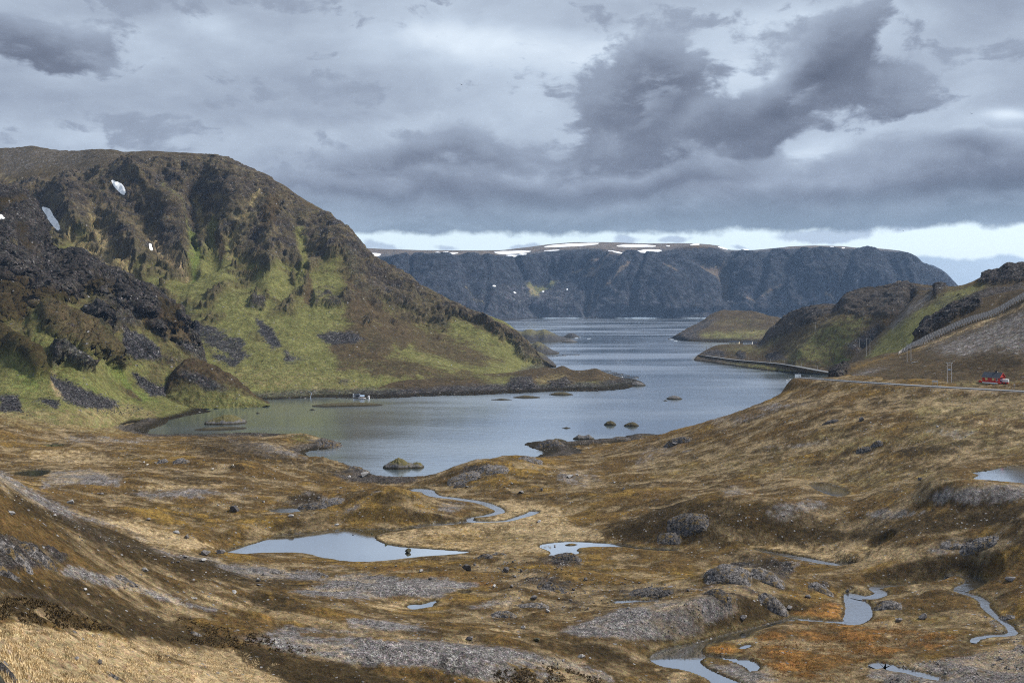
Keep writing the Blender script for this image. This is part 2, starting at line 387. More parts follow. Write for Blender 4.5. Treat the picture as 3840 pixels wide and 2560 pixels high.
M['redtrim'] = principled('red_painted_trim', (.50, .06, .035), .6)
M['slate'] = principled('dark_roofing', (.022, .028, .040), .6, var=.2, vscale=1.0)
M['white'] = principled('white_paint', (.75, .76, .76), .6, var=.05)
M['cream'] = principled('cream_paint', (.62, .55, .40), .7, var=.06)
M['greywall'] = principled('grey_weathered_boards', (.36, .35, .37), .85, var=.2)
M['ply'] = principled('yellow_plywood', (.62, .48, .22), .8, var=.1)
M['concrete'] = principled('pale_concrete', (.42, .41, .39), .85, var=.15)
M['glass'] = principled('dark_window_glass', (.02, .025, .03), .08, spec=.6)
M['black'] = principled('black_fitting', (.015, .015, .017), .6)
M['blue'] = principled('blue_tarpaulin', (.03, .13, .42), .45, var=.25, vscale=3)
M['yellow'] = principled('yellow_cloth', (.65, .38, .03), .7)
M['blueroof'] = principled('blue_grey_sheet_roof', (.32, .42, .55), .5, var=.08)
M['steel'] = principled('dark_rail_steel', (.06, .06, .065), .6)
M['hullred'] = principled('red_hull', (.30, .03, .03), .5)
M['cage'] = principled('black_plastic_pipe', (.045, .045, .05), .5)
M['wool'] = principled('dirty_white_wool', (.62, .58, .50), .95, var=.1, vscale=8)
M['foam'] = principled('breaking_foam', (.8, .83, .85), .9)
M['pinkdeck'] = principled('pinkish_deck', (.48, .34, .30), .8, var=.1)
M['darkbird'] = principled('dark_feathers', (.02, .02, .022), .8)
M['fencenet'] = principled('weathered_fence_slats', (.34, .32, .31), .9, var=.15)
def outcrop_mat(name, k):
    m = bpy.data.materials.new(name); m.use_nodes = True; t = NT(m.node_tree); bs = t.n['Principled BSDF']; bs.inputs['Roughness'].default_value = .95; bs.inputs['Specular IOR Level'].default_value = .1
    pos = t.node('ShaderNodeNewGeometry').outputs['Position']
    n = t.noise(pos, 2.2, 7, .75); n2 = t.noise(pos, .55, 4, .6); cr = t.ss(t.noise(pos, 1.1, 6, .8), .40, .56, .22, 1.0)
    c = t.vm('SCALE', t.mix(t.ss(n, .3, .7), (.11 * k, .10 * k, .098 * k, 1), (.40 * k, .375 * k, .365 * k, 1)), cr)
    c = t.mix(t.ss(t.m('ADD', n2, t.m('MULTIPLY', t.m('SUBTRACT', n, .5), .5)), .54, .64, 0, .85), c, t.mix(n, (.05, .035, .012, 1), (.26, .17, .05, 1)))
    t.put(bs.inputs['Base Color'], c); bp = t.node('ShaderNodeBump'); bp.inputs['Distance'].default_value = .35; t.put(bp.inputs['Height'], t.m('MULTIPLY', n, cr)); t.l.new(bp.outputs[0], bs.inputs['Normal']); return m
M['outcrop'] = outcrop_mat('fissured_rock', .85); M['darkoutcrop'] = outcrop_mat('dark_fissured_rock', .5)
# ------------------------------------------------------------------ terrain sheets
# cover classes: (dark tone, light tone), linear base colours
TONES = {
 'green':  ((.082, .086, .024), (.235, .225, .085)),
 'lush':   ((.080, .110, .024), (.195, .228, .062)),
 'pale':   ((.140, .110, .045), (.370, .300, .150)),
 'heath':  ((.042, .026, .010), (.175, .110, .040)),
 'moor':   ((.028, .021, .012), (.130, .094, .050)),
 'dark':   ((.014, .010, .005), (.070, .048, .021)),
 'ochre':  ((.120, .072, .016), (.330, .212, .058)),
 'rust':   ((.165, .072, .018), (.400, .205, .062)),
 'straw':  ((.230, .160, .078), (.600, .460, .270)),
 'gravel': ((.125, .114, .110), (.390, .365, .355)),
 'rock':   ((.016, .0145, .015), (.150, .138, .135)),
 'scree':  ((.032, .030, .032), (.150, .141, .144)),
 'kelp':   ((.008, .007, .005), (.050, .038, .018)),
 'cliff':  ((.012, .014, .020), (.054, .059, .072)),  # far rock, with the blue of distance haze tinted into its tones
 'rusty':  ((.100, .078, .058), (.230, .180, .130)),
 'snow':   ((.75, .77, .80), (.82, .84, .86)),
}
KEYS = list(TONES); STONY = {'gravel': .8, 'rock': 1.0, 'scree': 1.0, 'cliff': 1.0, 'kelp': .5}
class Sheet:
    """a grid of surface points; PX is constant along a column of the grid, rows run away from the camera"""
    def __init__(s, px, D, Z):
        s.px, s.D = px.astype(f32), D.astype(f32)
        s.X = (s.px - CX) / F * s.D; s.Y = s.D.copy(); s.Z = Z.astype(f32)
        s.n, s.m = s.px.shape
    def py(s): return HY + (CH - s.Z) / s.Y * F
    def start(s, base, warp=14.0, wl=30.0, seed=1):
        s.w = np.zeros((s.n, s.m, len(KEYS)), f32); s.w[..., KEYS.index(base)] = 1
        s.qx = s.px.copy(); s.qy = s.py().astype(f32)
        s.qx += warp * fbm(s.X, s.Y, s.Z, wl, 5, .6, seed); s.qy += .7 * warp * fbm(s.X, s.Y, s.Z, wl, 5, .6, seed + 40)
        s.brk = fbm(s.X, s.Y, s.Z * 1.0, wl * .6, 5, .65, seed + 80)
        s.hf = fbm(s.X, s.Y * 1.3, s.Z, wl * .16, 3, .75, seed + 90) * 1.5
    def put(s, cls, a):
        a = np.clip(a, 0, 1)[..., None]; s.w *= 1 - a; s.w[..., KEYS.index(cls)] += a[..., 0]
    def paint(s, cls, pts, width=None, soft=10.0, brk=18.0, op=1.0, sx=1.0, clip=True):
        """polygon (width None) or stroke in photo pixels"""
        xs = [p[0] for p in pts]; ys = [p[1] for p in pts]; pad = (width or 0) + soft + brk + 5
        k = (s.qx > min(xs) - pad) & (s.qx < max(xs) + pad) & (s.qy > min(ys) - pad) & (s.qy < max(ys) + pad)
        if not k.any(): return np.zeros_like(s.px)
        x, y = s.qx[k], s.qy[k]
        d = sd_poly(x, y, pts) if width is None else dist_line(x, y, pts) - width / 2
        a = sst(d + s.brk[k] * brk, soft * 1.8, -soft * 1.8) * op
        a = .35 * a + .65 * sst(a + s.hf[k] * .75 * np.minimum(1, 4 * a * (1 - a) + .35), .35, .65) * (a > .02)
        A = np.zeros_like(s.px); A[k] = a
        if cls: s.put(cls, A)
        return A
    def ell(s, cls, cx, cy, rx, ry, rot=0.0, soft=.35, brk=.5, op=1.0):
        c, sn = math.cos(R(rot)), math.sin(R(rot)); dx, dy = s.qx - cx, s.qy - cy
        d = np.hypot((dx * c + dy * sn) / rx, (dy * c - dx * sn) / ry)
        a = sst(d + s.brk * brk, 1 + soft, 1 - soft) * op
        if cls: s.put(cls, a)
        return a
    def W(s, cls): return s.w[..., KEYS.index(cls)]
    def normals(s):
        P = np.stack([s.X, s.Y, s.Z], -1); du = np.gradient(P, axis=0); dv = np.gradient(P, axis=1)
        n = np.cross(du, dv); n /= np.linalg.norm(n, axis=-1, keepdims=True) + 1e-9
        return n * np.sign(n[..., 2:3] + 1e-9)
    def push(s, h):
        n = s.normals(); s.X = s.X + n[..., 0] * h; s.Y = s.Y + n[..., 1] * h; s.Z = s.Z + n[..., 2] * h
    def stone(s):
        return sum(s.W(k) * v for k, v in STONY.items())
    def build(s, name, mat, tone_wl=14.0, seed=5, rows_mask=None):
        n1 = .5 + 1.0 * fbm(s.X, s.Y, s.Z, tone_wl, 5, .66, seed); n2 = .5 + 1.5 * fbm(s.X, s.Y, s.Z, tone_wl * .22, 4, .7, seed + 9)
        t = np.clip(.5 * n1 + .5 * n2 + .0, 0, 1)[..., None]
        c = np.zeros((s.n, s.m, 3), f32)
        for i, k in enumerate(KEYS):
            w = s.w[..., i:i + 1]
            if w.max() > 0:
                a, b = np.array(TONES[k][0], f32), np.array(TONES[k][1], f32); c += w * (a + (b - a) * t)
        nv = s.n * s.m
        co = np.stack([s.X, s.Y, s.Z], -1).reshape(-1).astype(f32)
        idx = np.arange(nv, dtype=np.int32).reshape(s.n, s.m)
        q = np.stack([idx[:-1, :-1], idx[1:, :-1], idx[1:, 1:], idx[:-1, 1:]], -1).reshape(-1, 4)
        me = bpy.data.meshes.new(name); me.vertices.add(nv); me.vertices.foreach_set('co', co)
        nf = len(q); me.loops.add(nf * 4); me.loops.foreach_set('vertex_index', q.reshape(-1))
        me.polygons.add(nf); me.polygons.foreach_set('loop_start', np.arange(0, nf * 4, 4, dtype=np.int32))
        me.polygons.foreach_set('use_smooth', np.ones(nf, bool))
        me.update(calc_edges=True)
        at_ = me.attributes.new('cover', 'FLOAT_COLOR', 'POINT')
        at_.data.foreach_set('color', np.concatenate([c, np.ones((s.n, s.m, 1), f32)], -1).reshape(-1))
        at2 = me.attributes.new('stone', 'FLOAT', 'POINT'); at2.data.foreach_set('value', s.stone().reshape(-1).astype(f32))
        me.materials.append(mat)
        o = link(name, me); o['kind'] = 'structure'
        s.cols = s.px[:, 0].copy(); return o
    def hit(s, px, py):
        """first point of the sheet, going away from the camera, that the photo pixel meets"""
        i = np.interp(px, s.cols, np.arange(s.n)); i0 = int(np.clip(round(i), 0, s.n - 1))
        y = HY + (CH - s.Z[i0]) / s.Y[i0] * F
        j = np.nonzero(y <= py)[0]
        if len(j) == 0: return None
        j = int(j[0]); 
        if j == 0: return None
        f = (y[j - 1] - py) / (y[j - 1] - y[j] + 1e-9)
        D = s.Y[i0, j - 1] + f * (s.Y[i0, j] - s.Y[i0, j - 1])
        return at(px, py, float(D))
    def zat(s, X, Y):
        px = CX + X / Y * F; i = int(np.clip(round(float(np.interp(px, s.cols, np.arange(s.n)))), 0, s.n - 1))
        return float(np.interp(Y, s.Y[i], s.Z[i]))
def loft(cols, curves, rows):
    """curves: list of [(px, py, D), ...] from near to far; rows: grid rows in every span"""
    cols = np.asarray(cols, float); K = len(curves); py = []; ld = []
    for c in curves:
        xs = [p[0] for p in c]; py.append(pchip(xs, [p[1] for p in c], cols)); ld.append(pchip(xs, [math.log(p[2]) for p in c], cols))
    py = np.array(py); ld = np.array(ld)
    for k in range(1, K): ld[k] = np.maximum(ld[k], ld[k - 1] + .002)
    ts = np.concatenate([np.linspace(k, k + 1, rows[k], endpoint=False) for k in range(K - 1)] + [[K - 1]])
    i = np.clip(ts.astype(int), 0, K - 2); t = ts - i
    def ev(v):
        m = np.zeros_like(v)
        for k in range(1, K - 1):
            a, b = v[k] - v[k - 1], v[k + 1] - v[k]
            m[k] = np.where(a * b > 0, 2 * a * b / np.where(np.abs(a + b) < 1e-9, 1e-9, a + b), 0)
        m[0], m[-1] = v[1] - v[0], v[-1] - v[-2]
        tt = t[:, None]
        return (1 + 2 * tt) * (1 - tt) ** 2 * v[i] + tt * (1 - tt) ** 2 * m[i] + tt * tt * (3 - 2 * tt) * v[i + 1] + tt * tt * (tt - 1) * m[i + 1]
    Y = np.exp(ev(ld)).T; PY = ev(py).T
    PXg = np.repeat(cols[:, None], len(ts), 1)
    s = Sheet(PXg, Y, CH + (HY - PY) / F * Y); s.T = np.repeat(ts[None, :], len(cols), 0).astype(f32); return s
def back(c, dist, drop):
    """a curve behind a crest: farther by dist metres, lower by drop metres"""
    o = []
    for px, py, D in c:
        z = CH + (HY - py) / F * D - drop; D2 = D + dist; o.append((px, HY + (CH - z) / D2 * F, D2))
    return o
def shift(c, dist, dz):
    return back(c, dist, -dz)
def ramp_px(c, Dk):
    """(px, py) list + key list of (px, D) -> (px, py, D)"""
    xs = [k[0] for k in Dk]; return [(p[0], p[1], float(pchip(xs, [k[1] for k in Dk], np.array([float(p[0])]))[0])) for p in c]
def sea_curve(c, z=-2.0): return [(p[0], p[1], (CH - z) * F / (p[1] - HY)) for p in c]
def k1(pts): return [(x * .7143, 480 + y * .7143) for x, y in pts]        # reading frames of the close looks at the photograph
def k2(pts): return [(1200 + x * .6378, 800 + y * .6378) for x, y in pts]
def k8(pts): return [(x * .5952, 1150 + y * .5952) for x, y in pts]
def k3(pts): return [(2440 + x * .5952, 900 + y * .5952) for x, y in pts]
def k4(pts): return [(x * .74, 1400 + y * .74) for x, y in pts]
def k5(pts): return [(1300 + x * .6122, 1600 + y * .6122) for x, y in pts]
def k6(pts): return [(2440 + x * .676, 1500 + y * .676) for x, y in pts]
def kf(pts): return [(1340 + x * .4677, 880 + y * .4677) for x, y in pts]
def kg(pts): return [(2400 + x * .4677, 880 + y * .4677) for x, y in pts]
SHEETS = {}

# ================================================================== far plateau across the fjord
def far_plateau():
    crest = ramp_px([(900, 925), (1362, 930), (1480, 935), (1600, 938), (1760, 939), (1870, 938), (1960, 929), (2080, 914), (2180, 908), (2250, 908), (2440, 913), (2560, 912), (2605, 913), (2690, 921), (2740, 937), (2800, 938), (2900, 931), (2970, 924), (3060, 921), (3150, 923), (3220, 929), (3290, 932), (3370, 939), (3410, 953), (3440, 983), (3470, 1008), (3510, 1043), (3560, 1073), (3650, 1120), (3760, 1170)],
                    [(900, 5600), (1600, 5900), (2250, 6100), (2600, 5700), (2760, 5900), (3060, 5500), (3300, 5200), (3440, 5000), (3760, 4800)])
    rim = ramp_px([(900, 950), (1362, 955), (1430, 965), (1600, 960), (1780, 960), (1900, 965), (1990, 956), (2060, 945), (2150, 938), (2250, 935), (2350, 948), (2440, 952), (2520, 938), (2600, 922), (2690, 933), (2740, 952), (2800, 952), (2900, 942), (2970, 934), (3060, 930), (3150, 932), (3220, 937), (3290, 940), (3370, 948), (3410, 963), (3440, 992), (3470, 1016), (3510, 1050), (3560, 1079), (3650, 1124), (3760, 1172)],
                  [(900, 4900), (1600, 5050), (2050, 5250), (2250, 5250), (2600, 5000), (2760, 5250), (3060, 4950), (3300, 4850), (3440, 4800), (3760, 4700)])
    mid = ramp_px([(900, 1080), (1400, 1075), (1700, 1060), (1850, 1085), (1960, 1095), (2060, 1100), (2200, 1095), (2300, 1070), (2500, 1060), (2650, 1050), (2730, 1075), (2850, 1050), (3100, 1050), (3300, 1060), (3440, 1080), (3600, 1130), (3760, 1182)],
                  [(900, 4300), (1500, 4420), (1750, 4450), (1900, 4750), (2060, 5050), (2200, 4980), (2350, 4700), (2550, 4620), (2740, 4950), (2900, 4700), (3200, 4600), (3760, 4600)])
    toe = ramp_px([(900, 1193), (1700, 1190), (1850, 1188), (2000, 1188), (3760, 1188)], [(900, 4150), (1700, 4150), (1850, 4250), (2060, 4560), (2250, 4560), (2550, 4480), (2740, 4600), (2900, 4560), (3760, 4540)])
    shore = ramp_px([(900, 1203), (1850, 1203), (1930, 1202), (2010, 1194), (2100, 1194), (3760, 1194)], [(900, 4080), (1850, 4080), (1930, 4090), (2010, 4480), (2250, 4490), (2550, 4450), (3760, 4470)])
    cols = np.arange(1250, 3760, 4.0)
    s = loft(cols, [shore, toe, mid, rim, crest, back(crest, 500, 25)], [8, 46, 52, 14, 10])
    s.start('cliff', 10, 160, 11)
    # relief: buttresses and gullies run down the face
    rib = fbm(s.X, s.Y * .6, s.Z * .22, 170, 5, .58, 21, ridged=True); rib2 = fbm(s.X, s.Y, s.Z, 45, 4, .6, 22, ridged=True)
    py = s.qy; face = sst(py, 935, 975) * sst(py, 1196, 1180)
    def groove(pts, wd, h):
        d = dist_line(s.qx, s.qy, pts); return -h * np.exp(-(d / wd) ** 2)
    g = groove(kf([(2010, 180), (1960, 330), (1890, 500), (1840, 640)]), 14, 22) + groove(kf([(1260, 180), (1265, 300), (1310, 400)]), 8, 25)
    g = g + groove(kg([(950, 190), (900, 280), (850, 370)]), 8, 20) + groove(kg([(690, 300), (690, 500)]), 30, 40) + groove(kg([(430, 200), (620, 330), (690, 480)]), 25, 30)
    for x0, dx, wd, dep in ((1420, 60, 16, 22), (1540, -30, 9, 14), (1700, 90, 22, 20), (1790, 20, 8, 16), (2330, -130, 20, 22), (2420, -60, 10, 12), (2890, -70, 12, 16), (2990, -120, 26, 20), (3190, -90, 14, 14), (3310, 80, 20, 18)):
        g = g + groove([(x0, 945), (x0 + .35 * dx + 12, 1040), (x0 + dx, 1190)], wd, dep)
    face = face * (1 - .92 * sst(s.T, 2.55, 3.05)); rocky = sst(s.brk + (1100 - py) / 140.0, -.4, .3) * face
    s.push(face * (rib * 40 + g * 1.5 + fbm(s.X, s.Y * .4, s.Z * .15, 420, 3, .5, 24, ridged=True) * 45) + rocky * rib2 * 5 + (1 - face) * fbm(s.X, s.Y, s.Z, 120, 3, .5, 23) * 2.5 * sst(py, 1196, 1180))
    s.paint('heath', [(900, 880), (3760, 880), (3760, 935), (3300, 935), (2700, 928), (2500, 935), (2350, 945), (2200, 932), (2060, 940), (1900, 958), (1400, 955), (900, 950)], soft=5, brk=6, op=.75); s.put('gravel', sst(s.T, 2.95, 3.1) * .35)
    s.put('scree', sst(py + s.brk * 30, 1090, 1150) * .25)
    tal = kf([(1040, 450), (1200, 470), (1310, 450), (1500, 490), (1700, 450), (1680, 560), (1600, 640), (1150, 640), (1080, 540)])
    s.paint('scree', tal, soft=8, brk=10, op=.4)
    s.paint('green', kf([(1310, 450), (1450, 470), (1640, 450), (1560, 520), (1440, 530), (1430, 610), (1350, 540)]), soft=6, brk=14, op=.75)
    s.paint('pale', kf([(1315, 460), (1330, 530), (1430, 610), (1440, 570), (1380, 480)]), soft=5, brk=12, op=.55)
    s.paint('pale', kf([(850, 460), (990, 590)]), width=12, soft=5, brk=14, op=.5)
    for L in ([(2120, 160), (2010, 250), (1940, 420), (1840, 610)], [(2210, 290), (2080, 440), (1980, 520), (1920, 600)], [(1980, 240), (1860, 310), (1760, 360)], [(2030, 240), (1900, 380), (1840, 390)], [(2200, 280), (2120, 400)]):
        s.paint('rusty', kf(L), width=6, soft=4, brk=7, op=.9)
    s.paint('rusty', kg([(430, 215), (540, 270), (680, 270), (790, 270), (740, 350), (700, 500), (830, 560), (740, 540), (660, 500), (590, 400), (520, 300)]), soft=8, brk=16, op=.85)
    for L in ([(430, 215), (520, 290), (620, 370)], [(800, 270), (720, 340), (695, 470)], [(780, 450), (820, 560)], [(1160, 420), (1000, 540), (880, 590)], [(200, 290), (280, 330)], [(1480, 500), (1550, 550)], [(600, 240), (640, 330)]):
        s.paint('rusty', kg(L), width=6, soft=4, brk=7, op=.85)
    s.paint('gravel', [(2010, 1192), (3700, 1191)], width=2, soft=2, brk=2, op=.2)
    s.put('kelp', sst(s.Z, 6, 1) * .8)
    o = s.build('far_plateau', M['cliff'], 110, 31)
    SHEETS['far'] = s
    # far peak behind
    cr = [(3380, 1020, 7600), (3443, 1006, 7600), (3465, 1003, 7600), (3488, 996, 7600), (3515, 1009, 7600), (3535, 1019, 7600), (3550, 1030, 7600), (3568, 1052, 7600), (3590, 1077, 7600), (3640, 1120, 7600), (3700, 1160, 7600)]
    s = loft(np.arange(3380, 3700, 4.0), [[(3380, 1170, 7000), (3700, 1172, 7000)], cr, back(cr, 500, 200)], [40, 8])
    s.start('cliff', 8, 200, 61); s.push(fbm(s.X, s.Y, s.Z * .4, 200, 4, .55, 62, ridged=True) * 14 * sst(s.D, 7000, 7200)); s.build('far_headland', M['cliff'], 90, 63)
far_plateau()

# ================================================================== big mountain on the left of the bay
def mountain():
    crest = ramp_px([(-700, 600), (-300, 575), (0, 558), (60, 555), (115, 549), (160, 556), (240, 567), (300, 567), (350, 562), (415, 563), (470, 572), (540, 569), (620, 572), (720, 577), (800, 582), (860, 600), (960, 640), (1050, 690), (1120, 738), (1200, 790), (1250, 830), (1310, 870), (1345, 915), (1380, 962), (1440, 1003), (1500, 1045), (1580, 1092), (1660, 1127), (1740, 1160), (1800, 1178), (1860, 1197), (1900, 1217), (1935, 1248), (1965, 1285), (2000, 1318), (2040, 1352), (2085, 1376)],
                    [(-700, 2400), (0, 2250), (240, 2050), (415, 1850), (800, 1760), (1050, 1720), (1310, 1660), (1580, 1600), (1860, 1520), (2085, 1410)])
    rim = ramp_px([(-700, 760), (0, 720), (200, 690), (415, 640), (620, 605), (800, 615), (900, 650), (1050, 725), (1200, 822), (1310, 900), (1380, 985), (1440, 1025), (1580, 1110), (1740, 1178), (1860, 1222), (1935, 1275), (2000, 1335), (2085, 1381)],
                  [(-700, 1800), (0, 1720), (415, 1660), (800, 1680), (1050, 1650), (1310, 1600), (1580, 1550), (1860, 1480), (2085, 1400)])
    base = ramp_px([(-700, 1000), (0, 960), (300, 930), (500, 960), (620, 940), (700, 900), (760, 860), (860, 880), (960, 960), (1080, 980), (1200, 990), (1300, 1000), (1400, 1085), (1580, 1200), (1740, 1260), (1860, 1300), (2000, 1358), (2085, 1388)],
                   [(-700, 1400), (0, 1380), (600, 1420), (760, 1500), (1000, 1430), (1300, 1450), (1580, 1420), (1860, 1400), (2085, 1390)])
    midc = ramp_px([(-700, 1300), (0, 1300), (600, 1250), (800, 1230), (1000, 1240), (1300, 1230), (1580, 1310), (1740, 1335), (1860, 1360), (2000, 1383), (2085, 1398)],
                   [(-700, 1100), (600, 1150), (1000, 1160), (1300, 1210), (1580, 1220), (1860, 1270), (2085, 1360)])
    low = ramp_px([(-700, 1480), (0, 1470), (600, 1450), (900, 1440), (1160, 1425), (1400, 1415), (1580, 1400), (1740, 1398), (1860, 1395), (2085, 1410)],
                  [(-700, 960), (600, 960), (900, 985), (1160, 1015), (1400, 1050), (1580, 1090), (1860, 1180), (2085, 1330)])
    foot = sea_curve([(-700, 1590), (560, 1560), (700, 1540), (800, 1530), (900, 1522), (1000, 1512), (1160, 1507), (1400, 1497), (1580, 1490), (1860, 1470), (2085, 1430)], -3)
    cols = np.arange(-420, 2086, 4.0)
    s = loft(cols, [foot, low, midc, base, rim, crest, back(crest, 120, 12), back(crest, 600, 140)], [30, 50, 66, 80, 44, 5, 4])
    s.start('green', 16, 60, 1)
    P = s.paint
    rockA = P(None, k1([(640, 180), (700, 160), (800, 180), (1000, 190), (1100, 160), (1250, 190), (1400, 260), (1430, 330), (1350, 400), (1230, 490), (1170, 470), (1100, 380), (1050, 340), (1000, 380), (990, 460), (1020, 560), (960, 570), (880, 480), (800, 330), (700, 260)]), soft=14, brk=34)
    rockB = P(None, k1([(760, 420), (840, 490), (930, 540), (1010, 640), (1005, 720), (930, 690), (830, 640), (800, 560)]), soft=10, brk=22)
    rockC = P(None, k1([(520, 540), (560, 560), (700, 580), (750, 640), (740, 700), (620, 680), (540, 640), (610, 740), (690, 810), (660, 810), (590, 750)]), soft=10, brk=26)
    rockD = P(None, k1([(200, 370), (300, 340), (440, 360), (480, 440), (470, 560), (400, 570), (330, 510), (280, 430)]), soft=10, brk=24)
    rockE = P(None, k1([(1300, 580), (1340, 540), (1420, 500), (1500, 560), (1570, 710), (1540, 750), (1450, 740), (1420, 820), (1390, 815), (1330, 720), (1270, 630)]), soft=10, brk=26)
    rockF = P(None, k1([(1510, 540), (1680, 510), (1800, 510), (1840, 600), (1850, 660), (1800, 710), (1700, 710), (1640, 690), (1560, 600)]), soft=10, brk=26)
    rockG = P(None, k1([(1790, 640), (1870, 600), (1960, 680), (2060, 790), (2160, 860), (2100, 900), (1990, 880), (1900, 860), (1820, 760)]), soft=14, brk=30)
    rockG2 = P(None, k2([(150, 260), (330, 300), (480, 400), (560, 500), (540, 560), (430, 540), (300, 430), (200, 340)]), soft=10, brk=24)
    rockR = P(None, k2([(680, 560), (820, 600), (930, 610), (1060, 690), (1180, 790), (1290, 890), (1200, 870), (1090, 780), (1000, 700), (850, 660), (720, 620)]), soft=8, brk=20)
    rockH = P(None, k1([(1640, 870), (1720, 845), (1840, 870), (1830, 925), (1720, 950), (1640, 950)]), soft=8, brk=34)
    rockI = P(None, k1([(800, 855), (930, 905), (930, 940), (840, 925)]), soft=8, brk=26) + P(None, k1([(1310, 920), (1400, 920), (1380, 960), (1310, 950)]), soft=8, brk=26)
    # relief
    rk = np.clip(rockA + rockB + rockC + rockD + rockE + rockF + rockG * .7 + rockG2 * .8 + rockR + rockH * .5 + rockI * .6, 0, 1)
    py = s.qy
    buttress = np.zeros_like(s.px)
    for pts, wd, h in ((k1([(1400, 440), (1420, 640), (1420, 820)]), 60, 26), (k1([(1700, 520), (1760, 700)]), 60, 18), (k1([(880, 480), (960, 620), (1000, 720)]), 45, 22),
                       (k1([(600, 560), (680, 700), (760, 900)]), 60, 20), (k1([(380, 380), (420, 560)]), 50, 20), (k1([(700, 260), (800, 360), (900, 480)]), 40, 16),
                       (k1([(1130, 180), (1250, 470)]), 60, 14), (k1([(1010, 380), (1010, 560), (1020, 760)]), 34, -22), (k1([(1030, 320), (1060, 480), (1120, 700)]), 40, -18), (k1([(1180, 480), (1240, 640), (1260, 800)]), 45, -14), (k1([(500, 480), (560, 640), (700, 830), (900, 1000)]), 40, -20),
                       (k1([(790, 580), (860, 700), (960, 780)]), 30, -14), (k1([(1540, 520), (1600, 660)]), 25, -14), (k1([(250, 430), (340, 560), (560, 700)]), 34, -20), (k2([(200, 330), (420, 560), (640, 700), (900, 860)]), 60, -14), (k2([(130, 250), (480, 440), (820, 640), (1180, 850)]), 50, 14)):
        buttress += .62 * h * np.exp(-(dist_line(s.qx, s.qy, pts) / wd) ** 2)
    low_ok = sst(s.Z, 2, 40)
    wx_ = s.X + 30 * fbm(s.X, s.Y, s.Z, 130, 3, .5, 51); rib = fbm(wx_ + .35 * s.Z, s.Y * .28, s.Z * .22, 62, 5, .58, 52, ridged=True); ledge = fbm(s.X * .5, s.Y * .5, s.Z * 1.4, 26, 4, .6, 53, ridged=True)
    bias = np.interp(s.T, [0, .6, 1.2, 2, 2.6, 3.2, 3.7, 4.0, 4.15, 4.5], [-1.9, -1.20, -1.08, -.94, -.72, -.40, -.22, -.34, -.8, -1.5]).astype(f32) - .35 * sst(s.px, 1450, 1800) * (s.T < 3.4)
    auto = sst(rib * .8 + .35 * ledge + .45 * s.brk + bias, -.02, .22)
    rk = np.clip(rk + .8 * auto, 0, 1)
    crag = fbm(s.X, s.Y, s.Z * .7, 42, 5, .62, 3, ridged=True); slab = fbm(s.X * 1.0 + s.Z * .5, s.Y, s.Z * .35, 16, 4, .6, 8, ridged=True)
    s.push((buttress + fbm(s.X, s.Y, s.Z, 180, 4, .5, 2) * 9 + rib * 9 * np.interp(s.T, [0, 1, 2, 3, 4, 4.4], [0, .25, .5, 1, .7, .1])) * low_ok * sst(s.py(), 572, 640) + rk * (.3 + .7 * sst(s.py() - np.interp(s.px, [0, 415, 800, 960, 1200, 1345, 1580, 1935, 2085], [558, 563, 582, 640, 790, 915, 1092, 1248, 1376]), 12, 70)) * (crag * 14 + slab * 6) + fbm(s.X, s.Y, s.Z, 22, 4, .55, 4) * (1.0 + 1.2 * low_ok) + (1 - sst(s.py(), 575, 640)) * fbm(s.X, s.Y, s.Z, 30, 3, .6, 45, ridged=True) * 1.8)
    # cover
    P('moor', [(-700, 500), (900, 500), (1120, 700), (1400, 950), (1500, 1030), (1600, 1100), (1500, 1100), (1380, 1060), (1330, 960), (1260, 880), (1180, 830), (1000, 800), (860, 830), (620, 860), (500, 830), (300, 830), (0, 900), (-700, 950)], soft=18, brk=36, op=.9)
    P('gravel', k1([(0, 110), (380, 110), (640, 130), (1100, 150), (1000, 185), (700, 160), (300, 200), (0, 260)]), soft=10, brk=20, op=.3)
    P('gravel', k1([(340, 200), (640, 180), (700, 300), (560, 400), (430, 340), (240, 340)]), soft=14, brk=30, op=.32)
    P('pale', k1([(0, 250), (250, 330), (200, 350), (60, 330)]), soft=8, brk=30, op=.4)
    for L, w_ in (([(540, 400), (620, 470), (700, 560)], 50), ([(620, 430), (760, 560)], 60)): P('pale', k1(L), width=w_, soft=12, brk=26, op=.5)
    for pts in (k1([(1330, 570), (1390, 450), (1460, 430), (1475, 520), (1420, 560)]), k1([(1110, 540), (1170, 580), (1190, 640), (1140, 700), (1120, 620)]), k1([(1590, 950), (1600, 850), (1620, 780), (1645, 860), (1645, 950)]), k1([(1260, 860), (1300, 850), (1310, 920)]), k1([(1225, 760), (1250, 800), (1230, 830)]), k1([(1430, 880), (1460, 900), (1455, 970)])):
        P('moor', pts, soft=8, brk=12, op=.85)
    P('moor', k1([(1800, 760), (1900, 860), (1990, 900), (2130, 1000), (2200, 1120), (2100, 1180), (1960, 1060), (1850, 1050), (1790, 1010), (1820, 900)]), soft=16, brk=26, op=.9)
    P('moor', k2([(120, 300), (330, 540), (420, 700), (430, 860), (250, 880), (40, 820), (90, 700), (200, 640), (150, 460)]), soft=14, brk=26, op=.85)
    P('moor', k2([(420, 560), (620, 640), (900, 780), (1090, 880), (900, 900), (700, 840), (560, 820), (500, 700)]), soft=16, brk=30, op=.8)
    P('moor', k2([(560, 480), (720, 560), (950, 610), (1180, 800), (1000, 760), (760, 640)]), soft=10, brk=16, op=.75)
    P('moor', k2([(80, 760), (500, 860), (860, 930), (1180, 960), (1180, 1060), (800, 1000), (400, 960), (100, 930)]), soft=12, brk=34, op=.75)
    P('pale', k2([(220, 250), (420, 360), (600, 460), (700, 520)]), width=14, soft=8, brk=12, op=.7)
    P('pale', k2([(420, 500), (560, 600), (700, 660), (560, 560)]), soft=8, brk=16, op=.5)
